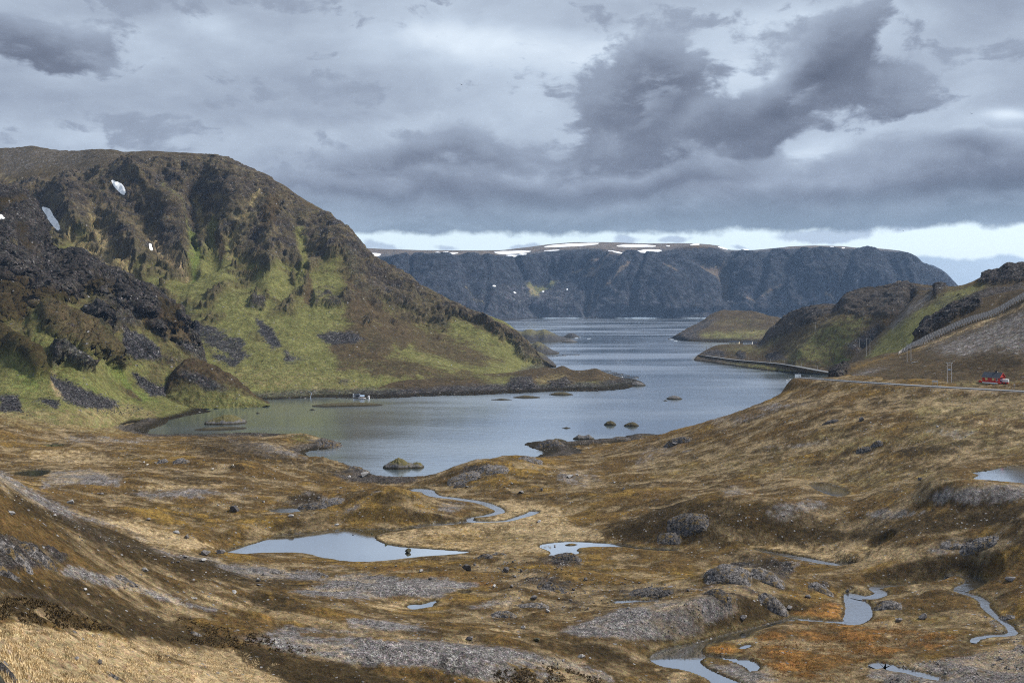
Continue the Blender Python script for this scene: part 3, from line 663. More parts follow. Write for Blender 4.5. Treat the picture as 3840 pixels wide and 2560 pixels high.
    P('straw', k2([(590, 530), (660, 590), (720, 640)]), width=26, soft=8, brk=16, op=.5)
    P('pale', k1([(500, 480), (520, 600), (600, 720), (700, 830), (860, 940)]), width=54, soft=16, brk=34, op=.75)
    P('straw', k1([(500, 490), (512, 600), (580, 700)]), width=26, soft=8, brk=22, op=.65)
    P('pale', k1([(790, 590), (860, 690), (960, 780)]), width=46, soft=12, brk=26, op=.7); P('straw', k1([(810, 620), (870, 700), (930, 750)]), width=22, soft=8, brk=18, op=.6)
    P('pale', k1([(330, 530), (430, 620), (600, 740), (760, 860)]), width=40, soft=14, brk=24, op=.7)
    P('pale', k1([(1340, 430), (1260, 520), (1180, 680)]), width=30, soft=10, brk=20, op=.5); P('straw', k1([(1030, 370), (1040, 440), (1060, 470)]), width=24, soft=8, brk=20, op=.5)
    P('lush', k1([(1000, 590), (1040, 660), (1010, 790)]), width=30, soft=16, brk=14, op=.75); P('lush', k1([(1000, 760), (1000, 880)]), width=60, soft=30, brk=20, op=.4)
    P('pale', k1([(1280, 940), (1340, 1040), (1420, 1130)]), width=40, soft=14, brk=24, op=.45)
    P('pale', k1([(1180, 1150), (1400, 1250), (1700, 1280), (1900, 1300), (1900, 1400), (1500, 1400), (1200, 1340)]), soft=20, brk=36, op=.35)
    s.put('pale', sst(s.brk, .12, .5) * .45 * s.W('green'))
    fresh = sst(s.brk, .05, .25)
    P('green', k1([(960, 700), (1000, 590), (1050, 450), (1130, 600), (1220, 640), (1300, 760), (1400, 860), (1560, 780), (1650, 760), (1790, 740), (1800, 960), (1700, 1050), (1500, 1250), (1000, 1300), (640, 860), (760, 740), (900, 760)]), soft=18, brk=30, op=.85)
    s.put('moor', sst(rib * .8 + .35 * ledge + .45 * s.brk + bias, -.22, .06) * .6 * (s.T < 4.2)); s.put('green', sst(s.brk + .5 * s.hf - .3 * ledge, .0, .3) * .5 * sst(s.T, 4.1, 3.7) * (s.px < 1500)); s.put('rock', auto * (.95 - .5 * sst(ledge + .5 * s.hf, .25, .6)))
    for a in (rockA, rockB, rockC, rockD, rockE, rockF): s.put('rock', a * (1 - .55 * sst(s.brk + .5 * slab, .1, .5)))
    s.put('rock', rockG * .55); s.put('scree', rockG * .3); s.put('rock', rockG2 * .75 + rockR * .8); s.put('rock', (rockH + rockI) * sst(s.brk, .05, -.15))
    s.put('moor', rk * sst(slab + .4 * s.hf, .2, .5) * .5); s.put('pale', rk * sst(ledge + .5 * s.hf, .55, .8) * .25)
    for L, w_, k_, o_ in (([(505, 500), (520, 600), (600, 720), (700, 830), (760, 900)], 34, 'pale', .8), ([(512, 560), (560, 660), (640, 760)], 14, 'straw', .7), ([(790, 590), (860, 690), (970, 790)], 26, 'straw', .6), ([(1030, 370), (1045, 450), (1060, 540)], 26, 'pale', .75), ([(330, 530), (420, 610), (560, 720), (720, 850)], 30, 'pale', .65), ([(1340, 430), (1260, 520), (1200, 660)], 24, 'pale', .6), ([(860, 330), (930, 460), (1000, 560)], 22, 'green', .6), ([(1010, 560), (1035, 660), (1010, 800)], 22, 'lush', .8), ([(1130, 520), (1090, 640), (1060, 800)], 40, 'green', .7), ([(1560, 600), (1600, 720), (1560, 860)], 34, 'green', .8)):
        P(k_, k1(L), width=w_, soft=9, brk=16, op=o_)
    for pts in (k1([(1350, 560), (1395, 450), (1455, 435), (1470, 520), (1430, 600), (1380, 640)]), k1([(1125, 560), (1170, 580), (1185, 640), (1150, 690)]), k1([(1595, 930), (1605, 840), (1620, 780), (1645, 860), (1640, 950)])): P('moor', pts, soft=7, brk=10, op=.9)
    P('scree', k1([(1330, 1000), (1380, 1030), (1430, 1060), (1480, 1150), (1430, 1165), (1360, 1080)]), soft=6, brk=16, op=.95)
    P('scree', k1([(1480, 1150), (1560, 1200), (1640, 1210), (1500, 1230)]), soft=6, brk=30, op=.7)
    P('scree', k1([(1660, 1090), (1740, 1060), (1860, 1085), (1930, 1120), (1820, 1140), (1720, 1130)]), soft=6, brk=16, op=.85)
    P('scree', k1([(960, 1000), (1100, 1050), (1260, 1120), (1300, 1200), (1240, 1230), (1100, 1150), (980, 1080)]), soft=8, brk=60, op=.75)
    P('scree', k1([(1100, 1180), (1260, 1230), (1240, 1260), (1140, 1230)]), soft=6, brk=30, op=.8)
    P('scree', k1([(960, 1430), (1150, 1400), (1400, 1430), (1420, 1450), (1100, 1480), (980, 1500)]), soft=8, brk=26, op=.85)
    s.put('scree', sst(s.brk, .34, .42) * .5 * sst(py, 1180, 1300) * (s.px < 1400))
    s.put('kelp', sst(s.Z + s.brk * 1.5, 3.2, 1.2) * .95); s.put('scree', sst(s.Z + s.brk * 3, 8, 4) * .6 * (1 - s.W('kelp')))
    s.build('mountain', M['slope'], 26, 6); SHEETS['mountain'] = s
mountain()

# ================================================================== dark spur in front of it, far left
def spur():
    crest = ramp_px([(-600, 690), (-200, 725), (0, 742), (50, 775), (90, 830), (125, 890), (160, 950), (200, 985), (260, 1008), (330, 1028), (400, 1050), (480, 1075), (560, 1115), (640, 1165), (690, 1225), (730, 1285), (760, 1345), (785, 1420), (805, 1480), (820, 1515)],
                    [(-600, 1250), (0, 1120), (170, 1090), (400, 1060), (640, 1040), (820, 985)])
    up = ramp_px([(-600, 860), (0, 880), (170, 1020), (330, 1080), (480, 1125), (640, 1215), (730, 1320), (785, 1435), (820, 1520)], [(-600, 1050), (0, 1000), (400, 1000), (640, 1000), (820, 968)])
    mid = ramp_px([(-600, 1120), (0, 1150), (170, 1180), (330, 1230), (480, 1280), (640, 1340), (730, 1400), (785, 1465), (820, 1528)], [(-600, 900), (0, 880), (400, 910), (640, 950), (820, 950)])
    low = ramp_px([(-600, 1400), (0, 1400), (300, 1410), (480, 1440), (640, 1480), (785, 1520), (820, 1538)], [(-600, 760), (0, 750), (300, 785), (480, 870), (640, 900), (820, 930)])
    foot = ramp_px([(-600, 1575), (0, 1575), (200, 1570), (400, 1575), (480, 1590), (560, 1584), (640, 1574), (700, 1560), (760, 1548), (820, 1540)], [(-600, 640), (0, 655), (300, 690), (400, 740), (480, 778), (560, 788), (640, 805), (700, 830), (760, 852), (820, 868)])
    cols = np.arange(-420, 821, 4.0)
    s = loft(cols, [shift(foot, -25, -6), foot, low, mid, up, crest, back(crest, 60, 14), back(crest, 160, 110)], [3, 40, 60, 60, 36, 5, 4])
    s.start('green', 16, 45, 101); P = s.paint
    r1 = P(None, [(-700, 700), (0, 740), (170, 780), (330, 940), (480, 1070), (640, 1160), (700, 1240), (640, 1250), (560, 1200), (470, 1170), (400, 1130), (300, 1120), (220, 1160), (150, 1180), (0, 1230), (-700, 1250)], soft=16, brk=30)
    r2 = P(None, k8([(250, 60), (420, 120), (560, 180), (660, 270), (720, 350), (760, 420), (700, 400), (600, 340), (500, 290), (400, 250), (300, 160)]), soft=8, brk=24)
    r3 = P(None, k8([(-900, -100), (0, 190), (80, 250), (180, 340), (280, 460), (230, 460), (120, 360), (0, 320), (-900, 300)]), soft=8, brk=22)
    r4 = P(None, k8([(520, 60), (600, 50), (640, 110), (670, 170), (600, 140)]), soft=6, brk=14) + P(None, k8([(340, 290), (390, 300), (500, 380), (590, 410), (520, 410), (400, 350), (350, 370)]), soft=6, brk=22)
    h1 = P(None, k8([(850, 40), (950, 90), (1080, 130), (1180, 190), (1290, 290), (1200, 240), (1080, 230), (930, 160)]), soft=8, brk=22)
    h2 = P(None, k8([(740, 500), (830, 520), (890, 590), (800, 560)]), soft=6, brk=20)
    rk = np.clip(r1 + r2 * .8 + r3 * .7 + r4 + h1 * .5, 0, 1)
    crag = fbm(s.X, s.Y, s.Z * .7, 30, 5, .62, 103, ridged=True); slab = fbm(s.X, s.Y, s.Z * .5, 11, 4, .6, 108, ridged=True)
    but = np.zeros_like(s.px)
    for pts, wd, h in ((k8([(260, 80), (560, 200), (740, 420)]), 30, 7), (k8([(0, 230), (180, 380), (270, 480)]), 26, 7), (k8([(540, 120), (640, 170)]), 16, 7), (k8([(120, 100), (260, 330), (420, 480)]), 30, -6), (k8([(560, 120), (760, 330), (900, 500)]), 26, -5), ([(60, 760), (240, 960), (360, 1130)], 50, 9), ([(0, 900), (180, 1060)], 40, -9)):
        but += h * np.exp(-(dist_line(s.qx, s.qy, pts) / wd) ** 2)
    s.push((but + fbm(s.X, s.Y, s.Z, 90, 4, .5, 102) * 5) * sst(s.Z, 22, 50) + rk * (crag * 10 + slab * 4.5) + fbm(s.X, s.Y, s.Z, 14, 4, .55, 104) * 1.1)
    rib = fbm(s.X + 20 * fbm(s.X, s.Y, s.Z, 90, 3, .5, 141) + .5 * s.Z, s.Y * .3, s.Z * .25, 40, 5, .6, 142, ridged=True)
    bias = np.interp(s.T, [1, 1.6, 2.2, 3, 3.6, 4.5], [-1.7, -1.0, -.80, -.62, -.24, -.14]).astype(f32); auto = sst(rib * .8 + .5 * s.brk + bias, -.02, .22); s.put('moor', sst(rib * .8 + .5 * s.brk + bias, -.3, .05) * .7); s.put('dark', auto * .5 * sst(s.hf, -.2, .3)); AUTO = auto
    s.push(rib * 8 * sst(s.Z, 25, 60) * (1 - .7 * sst(s.T, 3.6, 4)) + auto * slab * 5)
    P('lush', k8([(540, 100), (620, 220), (760, 380), (860, 520), (980, 600), (860, 600), (740, 480), (600, 330)]), soft=12, brk=22, op=.75)
    P('lush', k8([(60, 380), (250, 480), (250, 560), (100, 520)]), soft=12, brk=22, op=.5); P('lush', k8([(380, 420), (560, 480), (760, 600), (900, 620), (640, 560), (440, 470)]), soft=12, brk=22, op=.55)
    P('pale', k8([(0, 130), (180, 240), (340, 360), (380, 420), (260, 350), (60, 220)]), soft=10, brk=26, op=.5); P('straw', k8([(310, 470), (400, 550), (410, 590), (340, 570)]), soft=6, brk=16, op=.7)
    P('pale', [(-700, 1525), (0, 1525), (300, 1530), (480, 1510), (600, 1540), (600, 1600), (-700, 1600)], soft=12, brk=26, op=.6)
    for a in (h1, h2): s.put('moor', a * .95)
    s.put('dark', r1 * .95); s.put('rock', r1 * sst(slab + .4 * s.brk, .3, -.1) * .9); s.put('moor', r1 * sst(s.brk, .0, .35) * .7); s.put('pale', r1 * sst(s.brk, .3, .55) * .5)
    s.put('moor', r2 * .9); s.put('rock', r2 * sst(s.brk + .5 * slab, .1, -.2)); s.put('dark', r3 * .9); s.put('rock', r3 * sst(slab, .2, -.2) * .7); s.put('rock', r4 * .9)
    s.put('rock', AUTO * sst(slab + .5 * s.hf, -.2, .3) * .75); s.put('pale', AUTO * sst(s.brk + .4 * s.hf, .25, .5) * .55)
    for pts in (k8([(740, 150), (850, 180), (940, 230), (1030, 330), (930, 350), (850, 340), (770, 290)]), k8([(230, 360), (330, 420), (400, 450), (520, 510), (640, 560), (750, 600), (700, 640), (520, 635), (400, 590), (350, 500), (300, 450)]),
                k8([(840, 410), (1000, 490), (1130, 530), (1100, 560), (950, 560), (870, 480)]), k8([(240, 570), (380, 600), (360, 640), (260, 610)]), k8([(1100, 240), (1240, 290), (1160, 300)]), k8([(0, 570), (110, 560), (150, 670), (0, 660)])):
        P('scree', pts, soft=6, brk=14, op=.97)
    s.put('scree', sst(s.brk, .3, .4) * .55 * sst(s.qy, 1440, 1520))
    s.put('kelp', sst(s.Z + s.brk * 1.2, 2.6, 1.0))
    s.build('mountain_spur', M['slope'], 20, 106); SHEETS['spur'] = s
    # brown knoll at the spur's toe
    cr = [(560, 1540, 900), (615, 1470, 915), (650, 1410, 925), (680, 1374, 930), (715, 1360, 935), (760, 1368, 940), (810, 1390, 943), (860, 1420, 945), (910, 1462, 945), (960, 1502, 942), (1010, 1530, 935)]
    s = loft(np.arange(560, 1011, 3.5), [[(560, 1545, 872), (1010, 1540, 900)], [(560, 1542, 884), (650, 1497, 890), (750, 1486, 896), (890, 1496, 905), (1010, 1533, 915)], cr, back(cr, 18, 4), back(cr, 60, 40)], [8, 44, 5, 4])
    s.start('moor', 12, 30, 131); s.put('dark', sst(s.brk + .5 * s.hf, -.2, .3) * .8); s.push(fbm(s.X, s.Y, s.Z, 30, 4, .6, 132, ridged=True) * 4.5 + fbm(s.X, s.Y, s.Z, 9, 4, .6, 133, ridged=True) * 1.6); s.put('green', sst(s.T + .5 * s.brk, 1.6, .9) * sst(s.brk, -.6, .1) * .9)
    s.ell('rock', 760, 1440, 80, 22, 25, .4, .9, .9); s.put('pale', sst(s.brk, .25, .45) * .4); s.put('dark', sst(s.brk, -.1, -.4) * .6)
    s.build('knoll', M['slope'], 16, 134); SHEETS['knoll'] = s
spur()

# ================================================================== low headland reaching into the bay
def headland():
    crest = ramp_px([(1060, 1490), (1250, 1470), (1500, 1425), (1620, 1412), (1700, 1408), (1800, 1402), (1900, 1396), (1980, 1385), (2054, 1378), (2080, 1380), (2096, 1374), (2110, 1371), (2126, 1377), (2146, 1386), (2179, 1389), (2200, 1386), (2230, 1382), (2245, 1386), (2258, 1394), (2300, 1408), (2345, 1422), (2378, 1426), (2396, 1432), (2412, 1438), (2422, 1443)],
                    [(1060, 985), (1500, 1060), (1700, 1110), (1900, 1150), (2110, 1170), (2260, 1165), (2422, 1140)])
    front = ramp_px([(1060, 1505), (1250, 1495), (1500, 1470), (1700, 1455), (1900, 1450), (2054, 1440), (2110, 1440), (2179, 1445), (2230, 1440), (2300, 1447), (2378, 1445), (2422, 1446)],
                    [(1060, 965), (1500, 1005), (1700, 1040), (1900, 1060), (2110, 1075), (2260, 1085), (2422, 1125)])
    shore = sea_curve([(1060, 1518), (1150, 1513), (1240, 1512), (1360, 1508), (1480, 1502), (1600, 1495), (1760, 1493), (1900, 1486), (2000, 1480), (2100, 1474), (2166, 1477), (2230, 1476), (2306, 1473), (2345, 1469), (2370, 1460), (2391, 1450), (2422, 1447)], -2)
    s = loft(np.arange(1060, 2422, 4.0), [shore, front, crest, back(crest, 25, 3), back(crest, 90, 30)], [30, 50, 5, 5])
    s.start('moor', 12, 26, 151); P = s.paint
    P('green', k2([(500, 880), (760, 900), (840, 950), (1180, 950), (1080, 1040), (900, 960), (560, 950)]), soft=12, brk=30, op=.7)
    P('green', k2([(-200, 860), (100, 900), (240, 1000), (460, 1050), (300, 1090), (-200, 1100)]), soft=12, brk=26, op=.85)
    P('pale', k2([(1260, 970), (1440, 940), (1440, 985), (1300, 1010)]), soft=8, brk=20, op=.7); P('pale', k2([(760, 870), (1150, 880), (1150, 930), (860, 920)]), soft=8, brk=30, op=.5)
    P('green', k2([(1280, 1000), (1360, 1010), (1560, 990), (1800, 1000), (1760, 1035), (1300, 1035)]), soft=8, brk=22, op=.75); P('lush', k2([(1660, 1020), (1800, 1000), (1820, 1030), (1690, 1040)]), soft=6, brk=14, op=.8)
    P('lush', k2([(1790, 985), (1870, 985), (1850, 1000)]), soft=4, brk=8, op=.7)
    rk = P(None, k2([(1340, 980), (1440, 960), (1490, 990), (1460, 1020), (1360, 1020)]), soft=6, brk=16) + P(None, k2([(1120, 970), (1240, 950), (1270, 1030), (1160, 1060), (1100, 1010)]), soft=6, brk=20)
    P(None, k2([(820, 940), (880, 930), (880, 950)]), soft=4, brk=10)
    band = sst(s.Z + s.brk * 3.0, 6.5, 3.0)
    s.push(fbm(s.X, s.Y, s.Z, 60, 4, .5, 152) * 1.8 * sst(s.Z, 1, 8) + (rk + band) * fbm(s.X, s.Y, s.Z, 12, 4, .62, 153, ridged=True) * 1.6 + fbm(s.X, s.Y, s.Z, 14, 4, .55, 154) * .9)
    s.put('rock', rk * .85); s.put('pale', sst(s.brk, .22, .5) * .5 * s.W('moor')); s.put('scree', band * .8); s.put('kelp', sst(s.Z + s.brk * 1.6, 3.4, 1.6) * .97)
    s.build('headland', M['slope'], 18, 156); SHEETS['headland'] = s
headland()

# ================================================================== hills on the right of the bay
def right_hills():
    # outer island hill
    cr = ramp_px([(2505, 1274), (2520, 1268), (2550, 1250), (2590, 1228), (2636, 1204), (2655, 1190), (2672, 1181), (2695, 1172), (2720, 1167), (2773, 1170), (2827, 1171), (2880, 1184), (2934, 1198), (3000, 1230)], [(2505, 2300), (2720, 2450), (3000, 2350)])
    fr = ramp_px([(2505, 1276), (2560, 1268), (2640, 1262), (2720, 1262), (2800, 1258), (2900, 1255), (3000, 1255)], [(2505, 2230), (2720, 2230), (3000, 2200)])
    sh = sea_curve([(2505, 1277), (2520, 1274), (2560, 1282), (2600, 1287), (2690, 1290), (2800, 1294), (3000, 1300)], -3)
    s = loft(np.arange(2505, 3000, 3.6), [sh, fr, cr, back(cr, 60, 8), back(cr, 200, 90)], [12, 36, 4, 4])
    s.start('moor', 9, 60, 171); P = s.paint
    s.push(fbm(s.X, s.Y, s.Z, 130, 4, .55, 172) * 6 * sst(s.Z, 2, 30) + fbm(s.X, s.Y, s.Z, 32, 4, .6, 173, ridged=True) * 3)
    P('green', [(2600, 1250), (2700, 1245), (2900, 1230), (2950, 1260), (2740, 1280), (2640, 1278)], soft=10, brk=20, op=.6); P('green', [(2640, 1210), (2760, 1195), (2860, 1205), (2700, 1225)], soft=10, brk=20, op=.35)
    P('pale', [(2760, 1247), (2900, 1243), (2930, 1250), (2780, 1254)], soft=5, brk=9, op=.5)
    P('rock', [(2505, 1280), (2560, 1245), (2660, 1190), (2700, 1200), (2620, 1250), (2640, 1280), (2560, 1290)], soft=8, brk=20, op=.65); s.put('kelp', sst(s.Z + s.brk * 3, 9, 3))
    s.build('island_hill', M['hill'], 45, 175); SHEETS['island'] = s
    # coast hill with the shore road at its foot
    cr = ramp_px([(2555, 1362), (2580, 1352), (2600, 1340), (2625, 1326), (2642, 1316), (2665, 1303), (2690, 1294), (2720, 1290), (2780, 1288), (2840, 1285), (2870, 1265), (2895, 1243), (2910, 1229), (2934, 1204), (2955, 1188), (2976, 1174), (3000, 1162), (3035, 1152), (3090, 1143), (3142, 1137), (3166, 1120), (3210, 1108), (3273, 1095), (3300, 1088), (3333, 1078), (3365, 1070), (3392, 1066), (3420, 1068), (3452, 1073), (3480, 1076), (3506, 1080), (3560, 1090), (3640, 1130)],
                 [(2555, 1590), (2640, 1640), (2720, 1640), (2840, 1620), (2910, 1560), (3035, 1480), (3166, 1430), (3392, 1380), (3640, 1300)])
    mid = ramp_px([(2555, 1363), (2600, 1346), (2642, 1324), (2690, 1312), (2760, 1308), (2840, 1302), (2910, 1270), (2976, 1240), (3035, 1222), (3142, 1210), (3273, 1190), (3392, 1150), (3506, 1120), (3640, 1160)],
                  [(2555, 1580), (2642, 1600), (2760, 1530), (2910, 1470), (3035, 1390), (3166, 1330), (3392, 1290), (3640, 1260)])
    back_e = [(2555, 1364, 1572), (2600, 1349, 1568), (2620, 1330, 1580), (2640, 1331, 1560), (2700, 1340, 1501), (2760, 1348.5, 1452), (2830, 1354.5, 1404), (2889, 1359.5, 1366), (2941, 1364.5, 1335), (3005, 1375.5, 1274), (3066, 1387.5, 1220), (3127, 1397.5, 1163), (3200, 1410, 1090), (3640, 1420, 1050)]
    front_e = [(p[0], p[1] + 3.2, p[2] - 9) for p in back_e]
    sh = sea_curve([(2555, 1366), (2572, 1359), (2600, 1362), (2650, 1365), (2700, 1373), (2760, 1381), (2820, 1391), (2880, 1398), (2930, 1402), (2990, 1407), (3060, 1410), (3127, 1413), (3200, 1420), (3640, 1440)], -2.5)
    s = loft(np.arange(2555, 3640, 3.8), [sh, front_e, back_e, mid, cr, back(cr, 40, 5), back(cr, 200, 90)], [14, 4, 40, 44, 4, 4])
    s.start('moor', 12, 45, 181); P = s.paint
    rkA = P(None, [(2640, 1322), (2690, 1312), (2720, 1325), (2715, 1338), (2640, 1330)], soft=5, brk=8) + P(None, [(2770, 1320), (2800, 1322), (2795, 1345), (2765, 1342)], soft=5, brk=8) + P(None, [(2880, 1330), (2930, 1322), (2950, 1345), (2870, 1355)], soft=6, brk=14)
    rkB = P(None, [(2880, 1250), (2940, 1195), (3010, 1160), (3100, 1165), (3060, 1200), (2990, 1235), (2900, 1280), (2850, 1300), (2830, 1290)], soft=10, brk=26)
    rkC = P(None, [(3140, 1150), (3170, 1115), (3280, 1095), (3392, 1068), (3430, 1085), (3400, 1130), (3330, 1180), (3240, 1190), (3170, 1180)], soft=10, brk=24)
    rk = np.clip(rkA + rkB + rkC, 0, 1)
    uphill = sst(s.D - np.interp(s.px, [p[0] for p in back_e], [p[2] for p in back_e]), 6, 60)
    uphill = uphill * (1 - .92 * sst(s.px, 2890, 2850) * sst(s.T, 2.5, 3.0))
    gul = np.zeros_like(s.px)
    for pts, wd, h in (([(3416, 1100), (3330, 1210), (3240, 1300)], 16, -12), ([(3250, 1090), (3120, 1200), (3000, 1320)], 30, 5), ([(3150, 1150), (3050, 1250), (2950, 1330)], 26, -6)): gul += h * np.exp(-(dist_line(s.qx, s.qy, pts) / wd) ** 2)
    s.push(uphill * (gul + fbm(s.X, s.Y, s.Z, 110, 4, .55, 182) * 4 + fbm(s.X, s.Y, s.Z, 16, 4, .55, 184) * 1.0) + rk * uphill * fbm(s.X, s.Y, s.Z * .6, 26, 5, .62, 183, ridged=True) * 5 + (s.D < np.interp(s.px, [p[0] for p in front_e], [p[2] for p in front_e]) - 2) * sst(s.Z, 5.5, 3) * fbm(s.X, s.Y, s.Z, 10, 4, .6, 186, ridged=True) * 1.0)
    rib = fbm(s.X * .6 + s.Y * .4, s.Y * .3, s.Z * .3, 46, 5, .6, 188, ridged=True); auto = sst(rib * .8 + .5 * s.brk + np.interp(s.T, [2, 2.3, 3, 3.6, 4], [-.9, -.72, -.6, -.36, -.45]), 0, .25) * uphill; s.push(rib * 3.0 * uphill); s.put('rock', auto * .8)
    P('green', [(2950, 1330), (3050, 1240), (3180, 1190), (3260, 1200), (3200, 1290), (3120, 1380), (3000, 1365), (2900, 1350)], soft=16, brk=40, op=.55)
    P('green', [(2700, 1300), (2860, 1290), (2950, 1260), (2860, 1330), (2760, 1330)], soft=10, brk=26, op=.4)
    P('pale', [(2940, 1330), (3060, 1230), (3140, 1200)], width=36, soft=14, brk=26, op=.45); P('lush', [(3060, 1375), (3160, 1345), (3220, 1340), (3150, 1385)], soft=8, brk=14, op=.55)
    P('scree', [(3180, 1300), (3240, 1250), (3300, 1200), (3280, 1260), (3220, 1330)], soft=8, brk=20, op=.7); P('scree', [(3416, 1100), (3340, 1200), (3260, 1290)], width=12, soft=5, brk=8, op=.8); P('dark', [(3430, 1110), (3350, 1190), (3300, 1250)], width=14, soft=6, brk=8, op=.7)
    P('green', [(2700, 1358), (2850, 1368), (3000, 1395), (3120, 1402), (3000, 1402), (2800, 1382)], soft=4, brk=12, op=.6); P('gravel', [(2600, 1340), (2700, 1352), (2800, 1375), (2700, 1365)], soft=5, brk=12, op=.4)
    s.put('rock', np.clip(rkA * 1.0, 0, 1)); s.put('rock', rkB * .55); s.put('rock', rkC * .55); s.put('moor', rk * sst(s.brk, .1, .4) * .6)
    s.put('pale', sst(s.brk, .3, .55) * .35 * s.W('moor')); s.put('kelp', sst(s.Z + s.brk * 1.5, 2.4, .9) * .95)
    s.build('coast_hill', M['hill'], 26, 187); SHEETS['coast'] = s
    # green slope and dark peak behind the snow fence
    cr = ramp_px([(3090, 1420), (3154, 1377), (3200, 1335), (3250, 1296), (3330, 1222), (3416, 1136), (3470, 1098), (3506, 1081), (3516, 1072), (3530, 1072), (3560, 1076), (3571, 1076), (3607, 1072), (3640, 1060), (3660, 1051), (3690, 1036), (3708, 1027), (3750, 1022), (3768, 1012), (3785, 1000), (3810, 1001), (3840, 997), (3900, 985), (4100, 960), (4300, 960)],
                 [(3090, 1080), (3250, 1110), (3506, 1060), (3607, 1010), (3840, 930), (4300, 850)])
    md = ramp_px([(3090, 1424), (3154, 1385), (3250, 1320), (3330, 1260), (3416, 1195), (3506, 1150), (3607, 1110), (3708, 1085), (3840, 1055), (4300, 1000)], [(3090, 1060), (3250, 1010), (3416, 950), (3607, 890), (3840, 835), (4300, 760)])
    ft = ramp_px([(3090, 1430), (3154, 1400), (3250, 1370), (3330, 1345), (3416, 1300), (3506, 1240), (3607, 1180), (3708, 1150), (3840, 1120), (4300, 1080)], [(3090, 1000), (3250, 880), (3416, 820), (3607, 790), (3840, 760), (4300, 690)])
    s = loft(np.arange(3090, 4300, 4.2), [shift(ft, -30, -12), ft, md, cr, back(cr, 40, 6), back(cr, 200, 80)], [5, 44, 46, 4, 4])
    s.start('moor', 12, 40, 191); P = s.paint
    rk = P(None, [(3506, 1078), (3520, 1066), (3545, 1075), (3560, 1085), (3510, 1110)], soft=4, brk=8) + P(None, [(3690, 1030), (3750, 1015), (3790, 990), (3900, 980), (4300, 940), (4300, 1030), (3840, 1050), (3740, 1060), (3680, 1062)], soft=8, brk=18)
    rk2 = P(None, [(3600, 1110), (3700, 1085), (3840, 1070), (3840, 1110), (3680, 1125)], soft=8, brk=22)
    s.push(fbm(s.X, s.Y, s.Z, 70, 4, .55, 192) * 2.4 + np.clip(rk + rk2 * .5, 0, 1) * fbm(s.X, s.Y, s.Z, 18, 5, .62, 193, ridged=True) * 5.5 + fbm(s.X, s.Y, s.Z, 10, 4, .55, 194) * .7)
    P('green', [(3250, 1340), (3330, 1240), (3440, 1160), (3500, 1130), (3560, 1090), (3640, 1075), (3700, 1070), (3640, 1110), (3520, 1180), (3450, 1260), (3380, 1330), (3280, 1350)], soft=14, brk=26, op=.8)
    P('lush', [(3400, 1260), (3470, 1190), (3450, 1270), (3380, 1320)], soft=14, brk=24, op=.4)
    P('gravel', [(3330, 1222), (3416, 1136), (3500, 1086), (3500, 1120), (3430, 1170), (3350, 1240)], soft=8, brk=20, op=.55); P('ochre', [(3620, 1068), (3690, 1045), (3680, 1062)], soft=6, brk=12, op=.5)
    P('rock', [(3480, 1140), (3560, 1100), (3620, 1120), (3540, 1160)], soft=8, brk=40, op=.4)
    s.put('rock', np.clip(rk, 0, 1) * .9); s.put('scree', np.clip(rk2, 0, 1) * .6)
    s.build('green_slope', M['hill'], 22, 196); SHEETS['upper'] = s
    # near slope carrying the snow fence
    cr = ramp_px([(3110, 1416), (3128, 1401), (3145, 1385), (3161, 1373), (3206, 1356), (3252, 1343), (3321, 1325), (3379, 1318), (3413, 1296), (3440, 1258), (3454, 1247), (3462, 1232), (3473, 1213), (3500, 1198), (3534, 1174), (3578, 1146), (3651, 1124), (3711, 1110), (3840, 1082), (4300, 1010)],
                 [(3110, 660), (3128, 690), (3206, 720), (3413, 770), (3473, 790), (3651, 780), (3840, 755), (4300, 690)])
    fn = ramp_px([(3110, 1417), (3128, 1404), (3161, 1380), (3206, 1366), (3252, 1354), (3321, 1340), (3379, 1328), (3418, 1308), (3464, 1289), (3505, 1268), (3544, 1250), (3593, 1228), (3651, 1206), (3709, 1188), (3748, 1173), (3796, 1144), (3840, 1121), (3900, 1090), (4300, 1040)],
                 [(3110, 655), (3128, 680), (3206, 700), (3413, 735), (3505, 735), (3709, 722), (3840, 712), (4300, 650)])
    md = ramp_px([(3110, 1420), (3161, 1398), (3252, 1385), (3400, 1370), (3505, 1340), (3651, 1310), (3840, 1270), (4300, 1190)], [(3110, 640), (3252, 640), (3400, 640), (3651, 630), (3840, 615), (4300, 570)])
    ft = ramp_px([(3110, 1422), (3161, 1416), (3252, 1418), (3400, 1424), (3560, 1434), (3700, 1437), (3840, 1440), (4300, 1440)], [(3110, 628), (3252, 600), (3400, 566), (3560, 545), (3700, 536), (3840, 528), (4300, 480)])
    s = loft(np.arange(3110, 4300, 4.2), [shift(ft, -22, -4), ft, md, fn, cr, back(cr, 14, 1.5), back(cr, 80, 30)], [6, 44, 40, 30, 4, 4])
    s.start('moor', 12, 22, 201); P = s.paint
    rk = P(None, [(3440, 1262), (3455, 1245), (3470, 1210), (3510, 1192), (3580, 1145), (3680, 1115), (3690, 1140), (3600, 1180), (3540, 1225), (3480, 1260)], soft=5, brk=16) + P(None, [(3115, 1420), (3130, 1396), (3170, 1372), (3190, 1385), (3160, 1418)], soft=5, brk=14)
    rk = np.clip(rk, 0, 1)
    s.push(fbm(s.X, s.Y, s.Z, 50, 4, .5, 202) * 1.4 * sst(s.D, 545, 600) + rk * (fbm(s.X, s.Y, s.Z, 14, 5, .62, 203, ridged=True) * 5 + 1.2) + fbm(s.X, s.Y, s.Z, 7, 4, .55, 204) * .35)
    P('gravel', [(3480, 1300), (3560, 1270), (3680, 1220), (3840, 1160), (4300, 1080), (4300, 1300), (3840, 1330), (3740, 1310), (3620, 1340), (3540, 1335)], soft=18, brk=34, op=.55)
